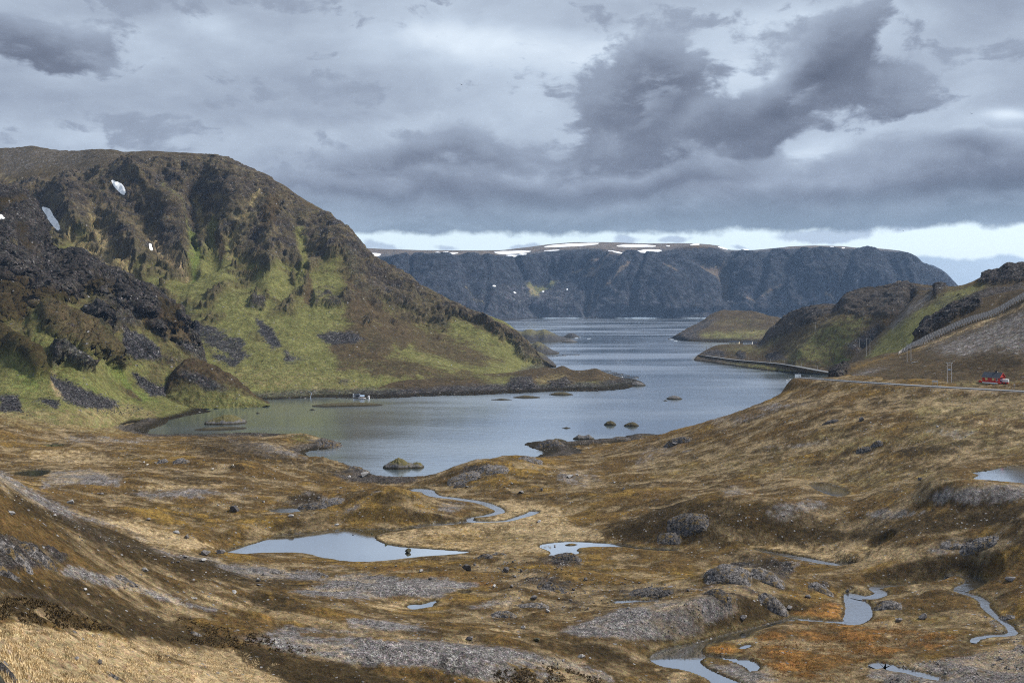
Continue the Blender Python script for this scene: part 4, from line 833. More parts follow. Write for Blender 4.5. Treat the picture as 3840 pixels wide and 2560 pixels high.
    P('gravel', [(3180, 1408), (3260, 1385), (3330, 1375), (3260, 1400)], soft=8, brk=14, op=.6); P('gravel', [(3330, 1320), (3420, 1312), (3400, 1325)], soft=5, brk=10, op=.6)
    P('straw', [(3440, 1310), (3520, 1280), (3620, 1235), (3720, 1196), (3790, 1170), (3860, 1135)], width=11, soft=6, brk=11, op=.65); P('ochre', [(3180, 1385), (3300, 1350), (3440, 1310)], width=13, soft=7, brk=14, op=.55)
    P('pale', [(3560, 1432), (3700, 1425), (3860, 1428), (3860, 1450), (3560, 1450)], soft=6, brk=10, op=.6); P('dark', [(3560, 1350), (3680, 1330), (3840, 1345), (3840, 1390), (3700, 1400), (3560, 1390)], soft=10, brk=26, op=.6); P('dark', [(3460, 1390), (3500, 1380), (3520, 1400)], soft=6, brk=14, op=.5)
    s.put('rock', rk * .97); s.put('pale', sst(s.brk, .32, .55) * .3 * s.W('moor'))
    s.build('fence_slope', M['hill'], 14, 206); SHEETS['fence'] = s
right_hills()
# ================================================================== heath and bog in front of the bay
V = [  # (photo column, photo row, height above the sea) of visible ground
 (0,1765,56),(150,1852,50),(300,1950,45),(450,2010,39),(600,2060,32),(700,2095,26),(850,2140,19),(1000,2180,14.5),(-300,1640,72),
 (0,2000,55),(0,2300,58),(0,2560,63),(300,2250,46),(300,2560,54),(600,2250,33),(600,2450,38),(700,2560,40),(1000,2350,24),(1000,2560,31),(1300,2250,16.5),(1300,2450,22),(1300,2560,25),(-400,2200,72),(-400,2560,78),
 (1600,2560,19),(1600,2300,13.5),(1900,2200,11.5),(1900,2380,14.5),(1900,2450,16.5),(1900,2560,16),(2200,2560,11),(2300,2480,9.5),(2500,2480,7.5),(2600,2330,11),(2700,2250,13.5),(2400,2380,11),(2300,2250,9),(2200,2150,8),(2850,2160,13),(2950,2280,9.5),
 (3000,2400,8),(3000,2560,7.5),(3500,2560,9.5),(3840,2560,11),(3400,2350,9.5),(3840,2300,13),(3600,2200,12),(3840,2100,19),(3620,2050,17.5),(3300,2200,9.3),(3100,2130,8.3),(4300,2300,24),(4300,2560,22),
 (2900,2040,7.2),(2600,2060,6.3),(2300,2060,5.6),(2080,2090,6),(1700,2110,6),(1400,2120,6.5),(1100,2090,7),(900,2060,8.5),
 (1300,1960,6.5),(1000,1970,7.5),(700,1950,12),(600,1860,15),(300,1860,20),(900,1860,12.5),(1200,1850,9),(1450,1855,13.5),(1450,1960,7),(1750,1960,5.3),(1900,1960,5.3),(1800,1885,4.8),(2100,1930,5.8),(2000,1850,5.8),(1700,1825,4.5),(1560,1812,2.8),(1800,1752,11.5),(1950,1722,10.5),(2200,1850,9.5),(2300,1950,7.5),(2200,1760,7.5),
 (1300,1785,2.8),(1000,1790,8),(1376,1768,3.0),(1250,1724,6),(900,1750,11),(700,1740,11.5),(550,1750,13.5),(300,1750,16),(450,1690,12.5),(150,1675,14),(100,1600,19),(0,1570,24),(-400,1600,40),(300,1600,13),(450,1625,6),(700,1645,6),(900,1665,8.5),(1100,1645,7),(1250,1665,2.5),
 (2300,1680,5),(2500,1622,15),(2450,1700,11.5),(2600,1800,13.5),(2600,1900,13),(2900,1930,15),(2900,1830,16.5),(3100,1835,16.8),(2700,1645,21.5),(2750,1562,29),(2900,1492,38),(3000,1449,43.2),(2960,1464,40.5),(2900,1650,27),(3200,1600,36),(3200,1750,23),(3100,1500,43),(3400,1700,31),(3500,1600,39.5),(3500,1500,47),(3300,1462,49),(3840,1500,50),(3840,1600,42.5),(3840,1700,36.3),(3700,1785,33.2),(3840,1815,32.5),(3500,1850,27),(3300,1900,19),(3500,2000,20),(3200,1990,11.5),(3840,1950,28.5),(4300,1500,60),(4300,1700,46),(4300,1900,38),
 (3840,1466,52.2),(3400,1441,52),(3150,1425,50),(3049,1419,48.5),(3710,1441,53),
]
RAW = [  # (photo column, distance, height)
 (-400,40,92),(1000,40,72),(1900,40,66),(2800,40,64),(4300,40,74),(-400,90,80),(1900,110,42),(2800,110,40),(4300,110,48),(1000,110,48),
 (-400,300,55),(0,330,33),(150,325,30),(300,320,25),(450,320,20),(600,330,16),(800,340,11),(0,477,15.5),
 (4300,560,60),(3840,600,54),(3400,640,46),(3150,690,36),(3000,700,30),(2900,700,20),(2750,690,11),(2500,680,5),(3000,790,6),(3150,850,14),(2800,830,0),(3130,1000,6),(-400,800,5),(0,760,12),(300,740,6),(-400,1000,-5),(0,950,-5),(2000,1000,-6),(1000,1000,-8),(3600,1000,10),
]
def ground_sheet():
    pts = [((px - CX) / F, zD(py, z), z) for px, py, z in V] + [((px - CX) / F, D, z) for px, D, z in RAW]
    U = np.array([p[0] for p in pts]) * 3.0; L = np.log(np.array([p[1] for p in pts]) / 300.0) * 3.0; Zk = np.array([p[2] for p in pts])
    def ker(r2): return np.where(r2 > 1e-12, r2 * np.log(r2 + 1e-12), 0)
    n = len(pts); A = np.zeros((n + 3, n + 3))
    A[:n, :n] = ker((U[:, None] - U) ** 2 + (L[:, None] - L) ** 2) + np.eye(n) * 2e-3
    A[:n, n] = 1; A[:n, n + 1] = U; A[:n, n + 2] = L; A[n:, :n] = A[:n, n:].T
    wgt = np.linalg.solve(A, np.concatenate([Zk, [0, 0, 0]]))
    cols = np.concatenate([np.arange(-420, -20, 14.0), np.arange(-20, 3861, 4.3), np.arange(3874, 4300, 14.0)])
    Dr = np.exp(np.concatenate([np.linspace(math.log(40), math.log(92), 36, endpoint=False), np.linspace(math.log(92), math.log(700), 560, endpoint=False), np.linspace(math.log(700), math.log(1000), 36)]))
    PX, DD = np.meshgrid(cols, Dr, indexing='ij')
    u = ((PX - CX) / F * 3.0).astype(f32); l = (np.log(DD / 300.0) * 3.0).astype(f32)
    Z = (wgt[n] + wgt[n + 1] * u + wgt[n + 2] * l).astype(f32)
    for i in range(n):
        r2 = (u - f32(U[i])) ** 2 + (l - f32(L[i])) ** 2; Z += f32(wgt[i]) * r2 * np.log(r2 + f32(1e-12))
    s = Sheet(PX, DD, Z); G = dict(s=s)
    X, Y = s.X, s.Y
    # hummocks: (column, row, height of the foot, half width, half depth, rise)
    def hum(px, py, z, rx, ry, h, rot=0.0, p=1.0):
        D = zD(py, z); x0 = (px - CX) / F * D; c, sn = math.cos(R(rot)), math.sin(R(rot))
        dx, dy = X - x0, Y - D
        d2 = ((dx * c + dy * sn) / rx) ** 2 + ((dy * c - dx * sn) / ry) ** 2
        return h * np.exp(-d2 ** p)
    for a in [(1450,1880,9,24,14,4.0),(1800,1775,6,22,14,3.0),(1950,1745,6,16,10,2.6),(2010,1668,1.5,13,9,4.6),(2085,1668,2,11,8,2.2),(2210,1655,2,9,7,3.0),(2400,1628,4,11,8,3.2),(2330,1640,2,6,5,2.2),(1165,1640,3,20,9,6.0),(1240,1664,2,11,6,4.5),(1080,1690,5,22,10,2.6),(1250,1742,3,14,9,3.6),(1340,1755,3,8,7,2.6),
              (900,1700,8,26,12,2.0),(650,1735,12,14,7,2.2),(720,1750,11,16,6,1.4),(880,1755,10,10,5,1.6),(560,1760,13,16,6,1.0),(250,1800,17,20,9,2.2),(420,1700,13,18,9,1.6),(1160,1875,9,11,5,2.4),(1270,1860,9,8,5,2.2),(960,1980,9,22,9,1.4),
              (2560,1990,7,30,16,5.0),(2720,1960,9,20,12,2.6),(3000,1990,9,34,14,3.8),(3300,1980,13,26,9,2.2),(3650,2050,18,14,6,1.4),(3560,1900,23,24,7,1.4),(3780,1890,28,20,7,1.2),(2640,1860,14,16,9,1.8),
              (1440,2230,11,26,9,2.6),(1800,2420,14,20,8,1.6),(1500,2470,19,26,9,2.0),(2480,2340,9,20,9,2.3),(2700,2300,11,12,8,2.0),(2740,2180,12,11,6,2.6),(2870,2190,11,9,5,2.0),(2660,2180,12,10,5,1.6),(1150,2140,8,18,5,1.4),(2130,2090,6,7,4,1.8),(1840,2085,6,8,4,1.2),(2010,2245,9,10,5,.8),(2460,2215,8,9,5,1.0),
              (500,2180,36,14,6,1.2),(350,2210,44,12,5,1.0),(1000,2420,24,18,7,1.4),(200,2420,55,10,6,1.2),(1200,2380,18,18,6,1.2),(3670,1965,24,16,6,1.2),(3060,2210,8,7,4,1.3),(3340,2270,8.5,7,4,1.2)]:
        s.Z = s.Z + hum(*a)
    # rolling relief, fading out by the water and on the bog flats
    roll = fbm(X, Y, 0 * X, 46, 3, .5, 301) * 1.6 + fbm(X * .8, Y * 1.5, 0 * X, 16, 4, .55, 305) * 1.0
    near = 1 - sst(np.hypot(PX - 450, s.py() - 2300) / 900.0, .4, 1.2)
    flat = np.zeros_like(X)
    G['carves'] = []
    # ---- water bodies: outline in photo pixels on a level plane
    def plan(poly, z): return [((px - CX) / F * zD(py, z), zD(py, z)) for px, py in poly]
    wx = 1.5 * fbm(X, Y, 0 * X, 9, 5, .72, 311); wy = 1.5 * fbm(X, Y, 0 * X, 9, 5, .72, 315)
    bodies = []
    def pond(name, poly, z, label, depth=.8, wob=1.0, bank=14.0, islands=(), sm=2):
        pl = smooth_pts(plan(poly, z), sm, True)
        x0, x1 = min(p[0] for p in pl) - 40, max(p[0] for p in pl) + 40; y0, y1 = min(p[1] for p in pl) - 40, max(p[1] for p in pl) + 40
        k = (X > x0) & (X < x1) & (Y > y0) & (Y < y1)
        d = sd_poly(X[k] + wob * wx[k], Y[k] + wob * wy[k], pl)
        for isl in islands: d = np.maximum(d, -sd_poly(X[k] + .5 * wob * wx[k], Y[k] + .5 * wob * wy[k], smooth_pts(plan(isl, z), 2, True)))
        bodies.append((name, pl, z, label)); G['carves'].append(('pond', k, d, z, depth, bank))
        flat[k] = np.maximum(flat[k], 1 - sst(d, 4, 30))
    pond('pond', k5([(-760, 770), (-700, 745), (-600, 725), (-480, 690), (-420, 660), (-200, 650), (-100, 636), (0, 622), (100, 633), (200, 625), (300, 632), (400, 614), (420, 620), (370, 636), (250, 648), (150, 668), (200, 710), (330, 736), (480, 745), (650, 757), (780, 766), (640, 782), (440, 795), (300, 812), (150, 826), (0, 824), (-150, 800), (-250, 770), (-400, 770), (-560, 772), (-700, 790)]), 5.0, 'still grey pond with a mossy boulder in it, in the middle of the bog')
    pond('pond', k5([(1165, 735), (1215, 712), (1330, 704), (1440, 703), (1560, 712), (1660, 716), (1760, 735), (1880, 745), (2060, 752), (1960, 762), (1820, 752), (1700, 735), (1560, 735), (1440, 738), (1400, 752), (1440, 772), (1380, 784), (1300, 784), (1230, 792), (1255, 775), (1230, 752)]), 5.0, 'small pool joined to a shallow brook right of the bog meadow', islands=[k5([(1330, 722), (1370, 712), (1420, 718), (1400, 727), (1350, 729)])])
    pond('pond', [(3640, 1772), (3680, 1768), (3720, 1762), (3760, 1753), (3800, 1748), (3860, 1745), (4060, 1750), (4060, 1830), (3860, 1814), (3780, 1807), (3700, 1800), (3640, 1796), (3676, 1782)], 33.0, 'dark blue tarn at the right edge below the slope')
    pond('pond', [(3030, 1816), (3075, 1811), (3115, 1816), (3165, 1830), (3188, 1853), (3140, 1864), (3085, 1848)], 17.9, 'small bright pool on the grassy shelf left of the tarn', wob=.35, sm=1)
    pond('pond', [(1000, 1912), (1050, 1906), (1090, 1905), (1150, 1908), (1160, 1914), (1110, 1918), (1080, 1924), (1040, 1922)], 9.0, 'narrow pool behind the stony hump on the left', wob=.5)
    pond('pond', [(40, 1775), (100, 1764), (170, 1760), (190, 1768), (160, 1784), (100, 1790)], 15.3, 'black tarn half hidden behind the left slope')
    pond('pond', [(160, 1670), (200, 1663), (240, 1667), (235, 1673), (190, 1675)], 14.0, 'tiny black pool on the far left of the heath', wob=.4)
    pond('pond', k5([(695, 1060), (700, 1045), (735, 1022), (760, 1025), (745, 1055), (715, 1063)]), 9.5, 'small tilted puddle in the middle of the foreground', wob=.2)
    pond('pond', k5([(360, 1100), (400, 1085), (460, 1090), (540, 1062), (555, 1070), (520, 1090), (540, 1098), (450, 1112), (400, 1120)]), 11.5, 'ragged puddle among straw tufts beside the tilted puddle', wob=.3)
    pond('pond', k6([(-10, 1440), (0, 1410), (100, 1370), (220, 1358), (370, 1310), (540, 1272), (720, 1222), (780, 1208), (830, 1212), (860, 1222), (760, 1228), (680, 1248), (560, 1290), (545, 1318), (420, 1335), (290, 1365), (280, 1410), (360, 1418), (440, 1432), (560, 1438), (610, 1470), (600, 1500), (540, 1510), (545, 1490), (440, 1445), (330, 1428), (300, 1430), (260, 1450), (330, 1500), (420, 1540), (560, 1590), (380, 1600), (300, 1530), (160, 1490), (60, 1480)]), 7.0, 'long curved pool at the lower right edge of the gravel rise', wob=.5, bank=8)
    pond('pond', k6([(480, 1375), (540, 1352), (570, 1360), (520, 1380)]), 7.0, 'little pool inside the orange moss beside the long curved pool', wob=.3)
    # the bay itself
    bay = [(640, 1580), (600, 1600), (540, 1616), (570, 1630), (680, 1626), (800, 1628), (917, 1620), (1000, 1624), (1073, 1626), (1154, 1634), (1240, 1648), (1292, 1665), (1240, 1682), (1150, 1692), (1145, 1707), (1184, 1728), (1240, 1733), (1310, 1742), (1376, 1766), (1400, 1782), (1484, 1790), (1588, 1791), (1680, 1783), (1760, 1762), (1850, 1742), (1940, 1727), (2000, 1714), (2044, 1694), (2000, 1682), (1960, 1663), (2000, 1655), (2070, 1650), (2110, 1657), (2190, 1648), (2260, 1645), (2330, 1638), (2400, 1622), (2480, 1630), (2600, 1610), (2775, 1560), (2900, 1513), (2960, 1487), (3010, 1466), (3060, 1440), (3120, 1402), (2000, 1402), (600, 1470)]
    pl = smooth_pts([((px - CX) / F * seaD(py), seaD(py)) for px, py in bay], 1, True)
    k = Y > 380; d = sd_poly(X[k] + 3.5 * wx[k] + 4 * fbm(X[k], Y[k], 0 * X[k], 30, 3, .5, 319), Y[k] + 3.5 * wy[k], pl)
    G['carves'].append(('sea', k, d, 0.0, 5.0, 26.0)); G['seaD'] = np.full(X.shape, 99.0, f32); G['seaD'][k] = d
    flat[k] = np.maximum(flat[k], 1 - sst(d, 2, 14))
    # ---- brooks: (column, row, width m) with water height falling along the run
    streams = []
    def brook(pts, z0, z1, label, depth=.5):
        n_ = len(pts); zs = [z0 + (z1 - z0) * i / (n_ - 1) for i in range(n_)]
        p3 = [((px - CX) / F * zD(py, z), zD(py, z), z, w) for (px, py, w), z in zip(pts, zs)]
        p3 = smooth_pts(p3, 2)
        xs = [p[0] for p in p3]; ys = [p[1] for p in p3]
        k = (X > min(xs) - 25) & (X < max(xs) + 25) & (Y > min(ys) - 25) & (Y < max(ys) + 25)
        wob = .9
        dd, zz = dist_line(X[k] + wob * wx[k], Y[k] + wob * wy[k], [p[:2] for p in p3], [p[2] for p in p3]); _, ww = dist_line(X[k], Y[k], [p[:2] for p in p3], [p[3] for p in p3])
        G['carves'].append(('brook', k, dd - ww / 2, zz, depth, 7.0)); streams.append((p3, label))
        flat[k] = np.maximum(flat[k], 1 - sst(dd, 4, 20))
    def B5(a): return [(1300 + x * .6122, 1600 + y * .6122, w * 1.35) for x, y, w in a]
    def B6(a): return [(2440 + x * .676, 1500 + y * .676, w * 1.25) for x, y, w in a]
    brook(B5([(390, 620, 3.2), (480, 603, 2.4), (600, 598, 2.2), (700, 592, 2.4), (770, 580, 2.8), (745, 567, 2.6), (800, 553, 2.4), (900, 538, 3.0), (950, 520, 3.4), (920, 500, 3.4), (870, 478, 3.4), (800, 458, 3.2), (720, 448, 3.2), (640, 436, 3.2), (560, 430, 3.2), (510, 412, 4), (500, 396, 5), (450, 388, 6), (400, 385, 4)]), 5.0, 3.6, 'winding stream from the main pond round the bog meadow')
    brook(B5([(770, 582, 2.0), (880, 583, 1.6), (980, 579, 1.8), (1040, 560, 2.4), (1110, 540, 3.2), (1150, 520, 3.4)]), 5.0, 5.0, 'side arm of the winding stream ending in the reeds', .4)
    brook(B6([(590, 828, 1.5), (660, 848, 2.4), (740, 858, 3.0), (800, 872, 3.2), (870, 885, 3.4), (960, 902, 3.4), (1040, 912, 2.6), (1110, 916, 1.5)]), 6.9, 7.6, 'rippling brook in the straw right of the rocky crag')
    brook(B6([(1640, 966, 1.4), (1740, 982, 3.4), (1800, 1000, 4.2), (1790, 1025, 4.0), (1740, 1045, 3.6), (1700, 1056, 2.6), (1740, 1072, 2.0), (1810, 1090, 2.0), (1860, 1125, 2.2), (1850, 1145, 2.0), (1900, 1190, 1.6), (1960, 1235, 1.6), (2010, 1275, 1.8), (2020, 1295, 1.8), (1960, 1305, 1.4), (1880, 1308, 1.2), (1790, 1325, 1.6), (1790, 1345, 1.4)]), 11.6, 9.4, 'stony brook curving down the right side')
    brook(B6([(1550, 1030, 1.2), (1450, 1030, 1.4), (1350, 1030, 1.6), (1250, 1036, 2.4), (1235, 1050, 2.6), (1290, 1072, 3.0), (1250, 1092, 2.4), (1180, 1097, 2.4), (1140, 1085, 3.2), (1105, 1080, 3.4), (1130, 1110, 5.0), (1150, 1140, 6.0), (1160, 1180, 6.0), (1140, 1210, 5.4), (1110, 1236, 4.2), (1050, 1234, 1.2), (980, 1228, .9), (900, 1222, 1.0), (840, 1217, 1.4)]), 8.0, 7.0, 'brook with a broad rapid past the bright orange moss')
    brook(B5([(1640, 1075, 1.2), (1700, 1070, 1.6), (1760, 1066, 1.8), (1840, 1068, 1.2), (1900, 1058, 1.0)]), 9.0, 9.6, 'thread of water under the pile of broken rocks')
    brook(B6([(1230, 1480, 2.2), (1290, 1468, 3.5), (1340, 1490, 3.0), (1420, 1500, 2.4), (1520, 1530, 2.8), (1600, 1545, 2.0)]), 7.6, 7.6, 'shallow water between pebbles at the lower right corner', .2)
    brook([(1090, 1380, .9), (1130, 1420, .9), (1155, 1445, 1.0), (1170, 1465, 1.2), (1163, 1490, 1.4)][:0] or [(3235, 2066, .6), (3290, 2064, .7)], 10.5, 10.5, 'short trickle in the hollow below the dark bank', .3)
    # road bed
    rd = [(4300, 1490, 53.8), (3840, 1466.5, 52.0), (3700, 1459, 51.8), (3560, 1451.5, 51.6), (3400, 1442.5, 51.6), (3250, 1433, 51.0), (3150, 1426, 50.2), (3090, 1421.5, 49.6), (3049, 1418.5, 49.0), (3028, 1417.2, 48.5)]
    r3 = [((px - CX) / F * zD(py, z), zD(py, z), z) for px, py, z in rd]
    ex = r3[-1]; r3 += [(ex[0] + 2, ex[1] + 22, ex[2] - 1.4), (ex[0] + 22, ex[1] + 50, ex[2] - 4), (ex[0] + 60, ex[1] + 90, ex[2] - 9)]
    r3 = smooth_pts(r3, 3); G['road'] = r3
    # apply relief, then carve
    calm = 1 - .92 * flat
    mound = -fbm(X * .75, Y * 1.25, 0 * X, 30, 2, .5, 391, ridged=True); mound2 = -fbm(X * .8, Y * 1.3, 0 * X, 10, 2, .5, 395, ridged=True); G['crease'] = -(mound + .7 * mound2)
    s.Z = s.Z + (roll + (mound + .3) * 1.5 + (mound2 + .3) * .60 + fbm(X, Y * 1.4, 0 * X, 6.5, 3, .6, 321) * .75 + fbm(X, Y * 1.6, 0 * X, 2.4, 2, .55, 323) * .22 * sst(Y, 460, 300)) * calm
    k = (Y > 440) & (X > 150)
    dd, zz = dist_line(X[k], Y[k], [p[:2] for p in r3], [p[2] for p in r3]); b = sst(dd, 4.5, 17)
    s.Z[k] = (zz - .25) * (1 - b) + s.Z[k] * b; G['roadd'] = np.full(X.shape, 99.0, f32); G['roadd'][k] = dd
    wetd = np.full(X.shape, 99.0, f32)
    for kind, k, d, z, depth, bank in G['carves']:
        zb = s.Z[k]; t = sst(d, 0.0, bank); dry = wetd[k] > 0
        lip = .10 + .35 * np.minimum(np.maximum(d, 0), 1.5) / 1.5 if kind != 'sea' else .1 + .10 * np.clip(d, 0, 12)
        up = np.maximum(z + lip * np.clip(d * 2, 0, 1), (z + lip) * (1 - t) + np.maximum(zb, z + lip) * t)
        far = sst(d, bank * .6, bank * 1.6); up = up * (1 - far) + zb * far
        up = np.where(dry, up, np.minimum(zb, up))
        inside = z - np.clip(-d * .45, 0, depth) - .02
        s.Z[k] = np.where(d > 0, up, np.minimum(inside, zb) if kind != 'sea' else inside)
        wetd[k] = np.minimum(wetd[k], d)
    G['wet'] = wetd
    # ---- cover
    s.start('heath', 26, 20, 331); P = s.paint; E = s.ell; brk = s.brk
    big = fbm(X, Y, 0 * X, 60, 4, .55, 341); med = fbm(X, Y * 1.8, 0 * X, 11, 4, .6, 345); fine = fbm(X, Y * 1.7, 0 * X, 3.2, 4, .62, 349)
    py = s.qy
    # lie of the land: gradients pick dry crests, hollows, banks facing the camera
    def blur(a, n):
        for ax in (0, 1):
            c = np.cumsum(np.pad(a, [(n + 1, n) if i == ax else (0, 0) for i in (0, 1)], mode='edge'), axis=ax, dtype=np.float64)
            a = ((np.take(c, range(2 * n + 1, c.shape[ax]), ax) - np.take(c, range(0, c.shape[ax] - 2 * n - 1), ax)) / (2 * n + 1)).astype(f32)
        return a
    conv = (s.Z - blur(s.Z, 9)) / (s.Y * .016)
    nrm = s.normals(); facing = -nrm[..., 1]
    conv2 = (s.Z - blur(s.Z, 3)) / (s.Y * .006)  # curvature shading put into the cover: hollows darker, tops paler
    pa, pb, pc, pd = [fbm(X * .55 + 300 * i_, Y * 1.25, 0 * X, 20, 5, .66, 380 + i_) for i_ in range(4)]
    def patchwork(k=1.0):
        s.put('ochre', sst(pa + .35 * fine, .04, .26) * .75 * k); s.put('straw', sst(pb - .15 * conv2 + .5 * fine, .30, .50) * .55 * k); s.put('dark', sst(pc - .20 * conv2 + .45 * fine, .30, .48) * .75 * k)
        s.put('gravel', sst(pd + .30 * conv2 + .5 * fine, .30, .48) * .8 * k); s.put('pale', sst(-pa + .5 * fine, .30, .5) * .35 * k); s.put('rust', sst(pa - .8 * pb + .4 * fine, .40, .62) * .5 * k)
    crease = G['crease']
    s.put('ochre', sst(big + .5 * med, .05, .55) * .6)
    s.put('pale', sst(med * .8 + fine * .7, .2, .7) * .35)
    patchwork(1.0)
    s.put('dark', sst(facing + .25 * med + .18 * fine, .20, .42) * .75)  # dark heath that also paints shade onto banks facing the camera
    s.put('straw', sst(-conv * 1.2 + med * .6 + fine * .7, .5, 1.0) * .35)
    s.put('gravel', sst(conv * 1.3 + big * .45 + fine * .35, .40, .75) * .8)
    # right slope is olive and brown
    P('pale', k6([(860, 210), (1000, 130), (1400, 200), (1560, 20), (1700, 80), (1860, 130), (2100, 200), (2100, 320), (1700, 300), (1300, 280), (1000, 300), (500, 330), (200, 330), (560, 260)]), soft=20, brk=60, op=.5)
    P('pale', [(3300, 1500), (3500, 1480), (3900, 1490), (3900, 1570), (3600, 1560), (3460, 1570)], soft=12, brk=34, op=.7)
    P('straw', k6([(1560, 10), (1620, 60), (1760, 110), (1900, 130), (2100, 180)]), width=20, soft=10, brk=18, op=.6)
    P('gravel', k6([(500, 20), (700, 10), (1000, 10), (900, 40), (640, 60)]), soft=8, brk=22, op=.5); P('gravel', k6([(250, 60), (460, 90), (700, 60), (640, 110), (360, 140)]), soft=12, brk=30, op=.5); P('gravel', k6([(640, 260), (860, 230), (1100, 210), (1000, 250), (760, 270)]), soft=8, brk=20, op=.5)
    P('gravel', k6([(1500, 170), (1700, 160), (1850, 180), (1700, 215)]), soft=8, brk=22, op=.5); P('gravel', k6([(-100, 330), (0, 250), (200, 260), (100, 300), (-60, 400)]), soft=10, brk=26, op=.4); P('dark', k6([(1260, 240), (1500, 230), (1750, 260), (1500, 310), (1350, 300)]), soft=10, brk=30, op=.6); P('dark', k6([(1050, 30), (1300, 0), (1540, 20), (1400, 50)]), soft=8, brk=24, op=.7)
    P('straw', k6([(1000, 320), (1300, 320), (1700, 320), (2000, 350), (1700, 360), (1200, 350)]), soft=10, brk=34, op=.45); P('pale', k6([(0, 340), (500, 330), (900, 340), (1600, 360), (1700, 440), (1300, 520), (900, 440), (500, 420), (0, 440)]), soft=16, brk=50, op=.45)
    # dark bank and its grey tops
    P('dark', k6([(0, 560), (200, 540), (420, 540), (560, 620), (700, 700), (900, 720), (1200, 660), (1500, 620), (1800, 600), (2100, 560), (2100, 620), (1800, 660), (1500, 700), (1200, 740), (900, 770), (600, 760), (300, 790), (0, 770)]), soft=14, brk=40, op=.8)
    P('heath', k6([(380, 480), (560, 500), (640, 640), (560, 690), (420, 600)]), soft=12, brk=26, op=.8); P('straw', k6([(260, 680), (420, 690), (560, 720), (700, 770), (420, 790), (300, 740)]), soft=8, brk=46, op=.6); P('straw', k6([(1050, 720), (1400, 690), (1700, 640), (1900, 620), (1500, 730), (1200, 760)]), soft=8, brk=50, op=.55)
    P('gravel', k6([(640, 600), (860, 540), (960, 550), (1020, 600), (860, 640), (700, 680), (640, 660)]), soft=10, brk=30, op=.55); P('gravel', k6([(1180, 630), (1400, 600), (1530, 620), (1400, 650), (1240, 660)]), soft=8, brk=24, op=.7); P('gravel', k6([(1500, 540), (1650, 500), (1800, 480), (2100, 470), (2100, 560), (1800, 570), (1600, 570)]), soft=10, brk=30, op=.75); P('gravel', k6([(380, 490), (500, 480), (560, 520), (420, 530)]), soft=8, brk=24, op=.6)
    P('straw', k6([(560, 800), (900, 780), (1300, 800), (1500, 820), (1300, 900), (1000, 890), (760, 850)]), soft=12, brk=34, op=.6); P('rust', k6([(1680, 690), (1800, 680), (1780, 720)]), soft=6, brk=16, op=.6)
    P('gravel', k6([(1520, 830), (1700, 760), (1860, 770), (1880, 830), (1700, 860), (1560, 860)]), soft=8, brk=26, op=.6); P('ochre', k6([(1860, 850), (2100, 780), (2100, 880), (1900, 900)]), soft=10, brk=26, op=.6); P('dark', k6([(1660, 860), (1900, 880), (1800, 910), (1600, 890)]), soft=8, brk=20, op=.6)
    # bog meadow between the streams
    meadow = k5([(150, 660), (420, 620), (760, 600), (760, 570), (900, 545), (960, 520), (880, 470), (1000, 440), (1300, 480), (1400, 600), (1560, 640), (1600, 700), (1180, 720), (1250, 780), (1000, 790), (780, 766), (400, 736), (200, 700)])
    P('straw', meadow, soft=8, brk=12, op=.62); P('ochre', k5([(420, 650), (800, 620), (1100, 640), (1150, 740), (800, 750), (400, 720)]), soft=20, brk=40, op=.5); P('pale', k5([(900, 640), (1200, 660), (1560, 650), (1300, 690), (1000, 720)]), soft=14, brk=34, op=.6)
    P('ochre', k5([(-200, 450), (0, 470), (180, 400), (400, 380), (520, 450), (600, 520), (460, 590), (300, 600), (60, 600), (-200, 560)]), soft=14, brk=34, op=.75); P('pale', k5([(180, 410), (400, 390), (480, 430), (300, 430)]), soft=10, brk=22, op=.4)
    P('gravel', k5([(560, 470), (700, 460), (760, 500), (640, 530), (560, 510)]), soft=8, brk=30, op=.6); P('gravel', k5([(-60, 520), (60, 470), (160, 440), (60, 510)]), soft=8, brk=26, op=.55)
    P('ochre', k5([(660, 290), (800, 220), (1000, 185), (1100, 190), (1200, 240), (1160, 330), (900, 340), (760, 350)]), soft=12, brk=36, op=.7); P('rock', k5([(640, 290), (740, 250), (840, 230), (920, 290), (830, 310), (700, 300)]), soft=6, brk=34, op=.75); P('rock', k5([(1060, 190), (1130, 190), (1160, 220), (1090, 220)]), soft=4, brk=14, op=.7); P('gravel', k5([(1300, 260), (1500, 280), (1560, 330), (1440, 370), (1300, 330)]), soft=10, brk=44, op=.5)
    # shore knolls
    P('dark', k5([(-120, 250), (20, 215), (120, 290), (0, 290)]), soft=6, brk=18, op=.6); P('green', k5([(1180, 60), (1260, 45), (1340, 90), (1240, 120)]), soft=6, brk=22, op=.45); P('green', k5([(1760, 40), (1860, 20), (1900, 40), (1800, 60)]), soft=5, brk=16, op=.45)
    P('green', k4([(1440, 300), (1560, 285), (1700, 320), (1640, 350), (1500, 350)]), soft=8, brk=26, op=.5); P('dark', k4([(950, 300), (1200, 300), (1440, 340), (1500, 400), (1200, 460), (1000, 430), (940, 360)]), soft=12, brk=44, op=.55); P('gravel', k4([(1160, 330), (1400, 360), (1560, 430), (1400, 430), (1200, 390)]), soft=8, brk=34, op=.6)
    P('ochre', k4([(560, 420), (1000, 400), (900, 440), (600, 450)]), soft=10, brk=30, op=.6); P('gravel', k4([(330, 320), (620, 330), (800, 340), (560, 350), (360, 345)]), soft=6, brk=20, op=.6); P('gravel', k4([(250, 490), (420, 480), (640, 510), (600, 570), (360, 560), (200, 580)]), soft=8, brk=26, op=.7)
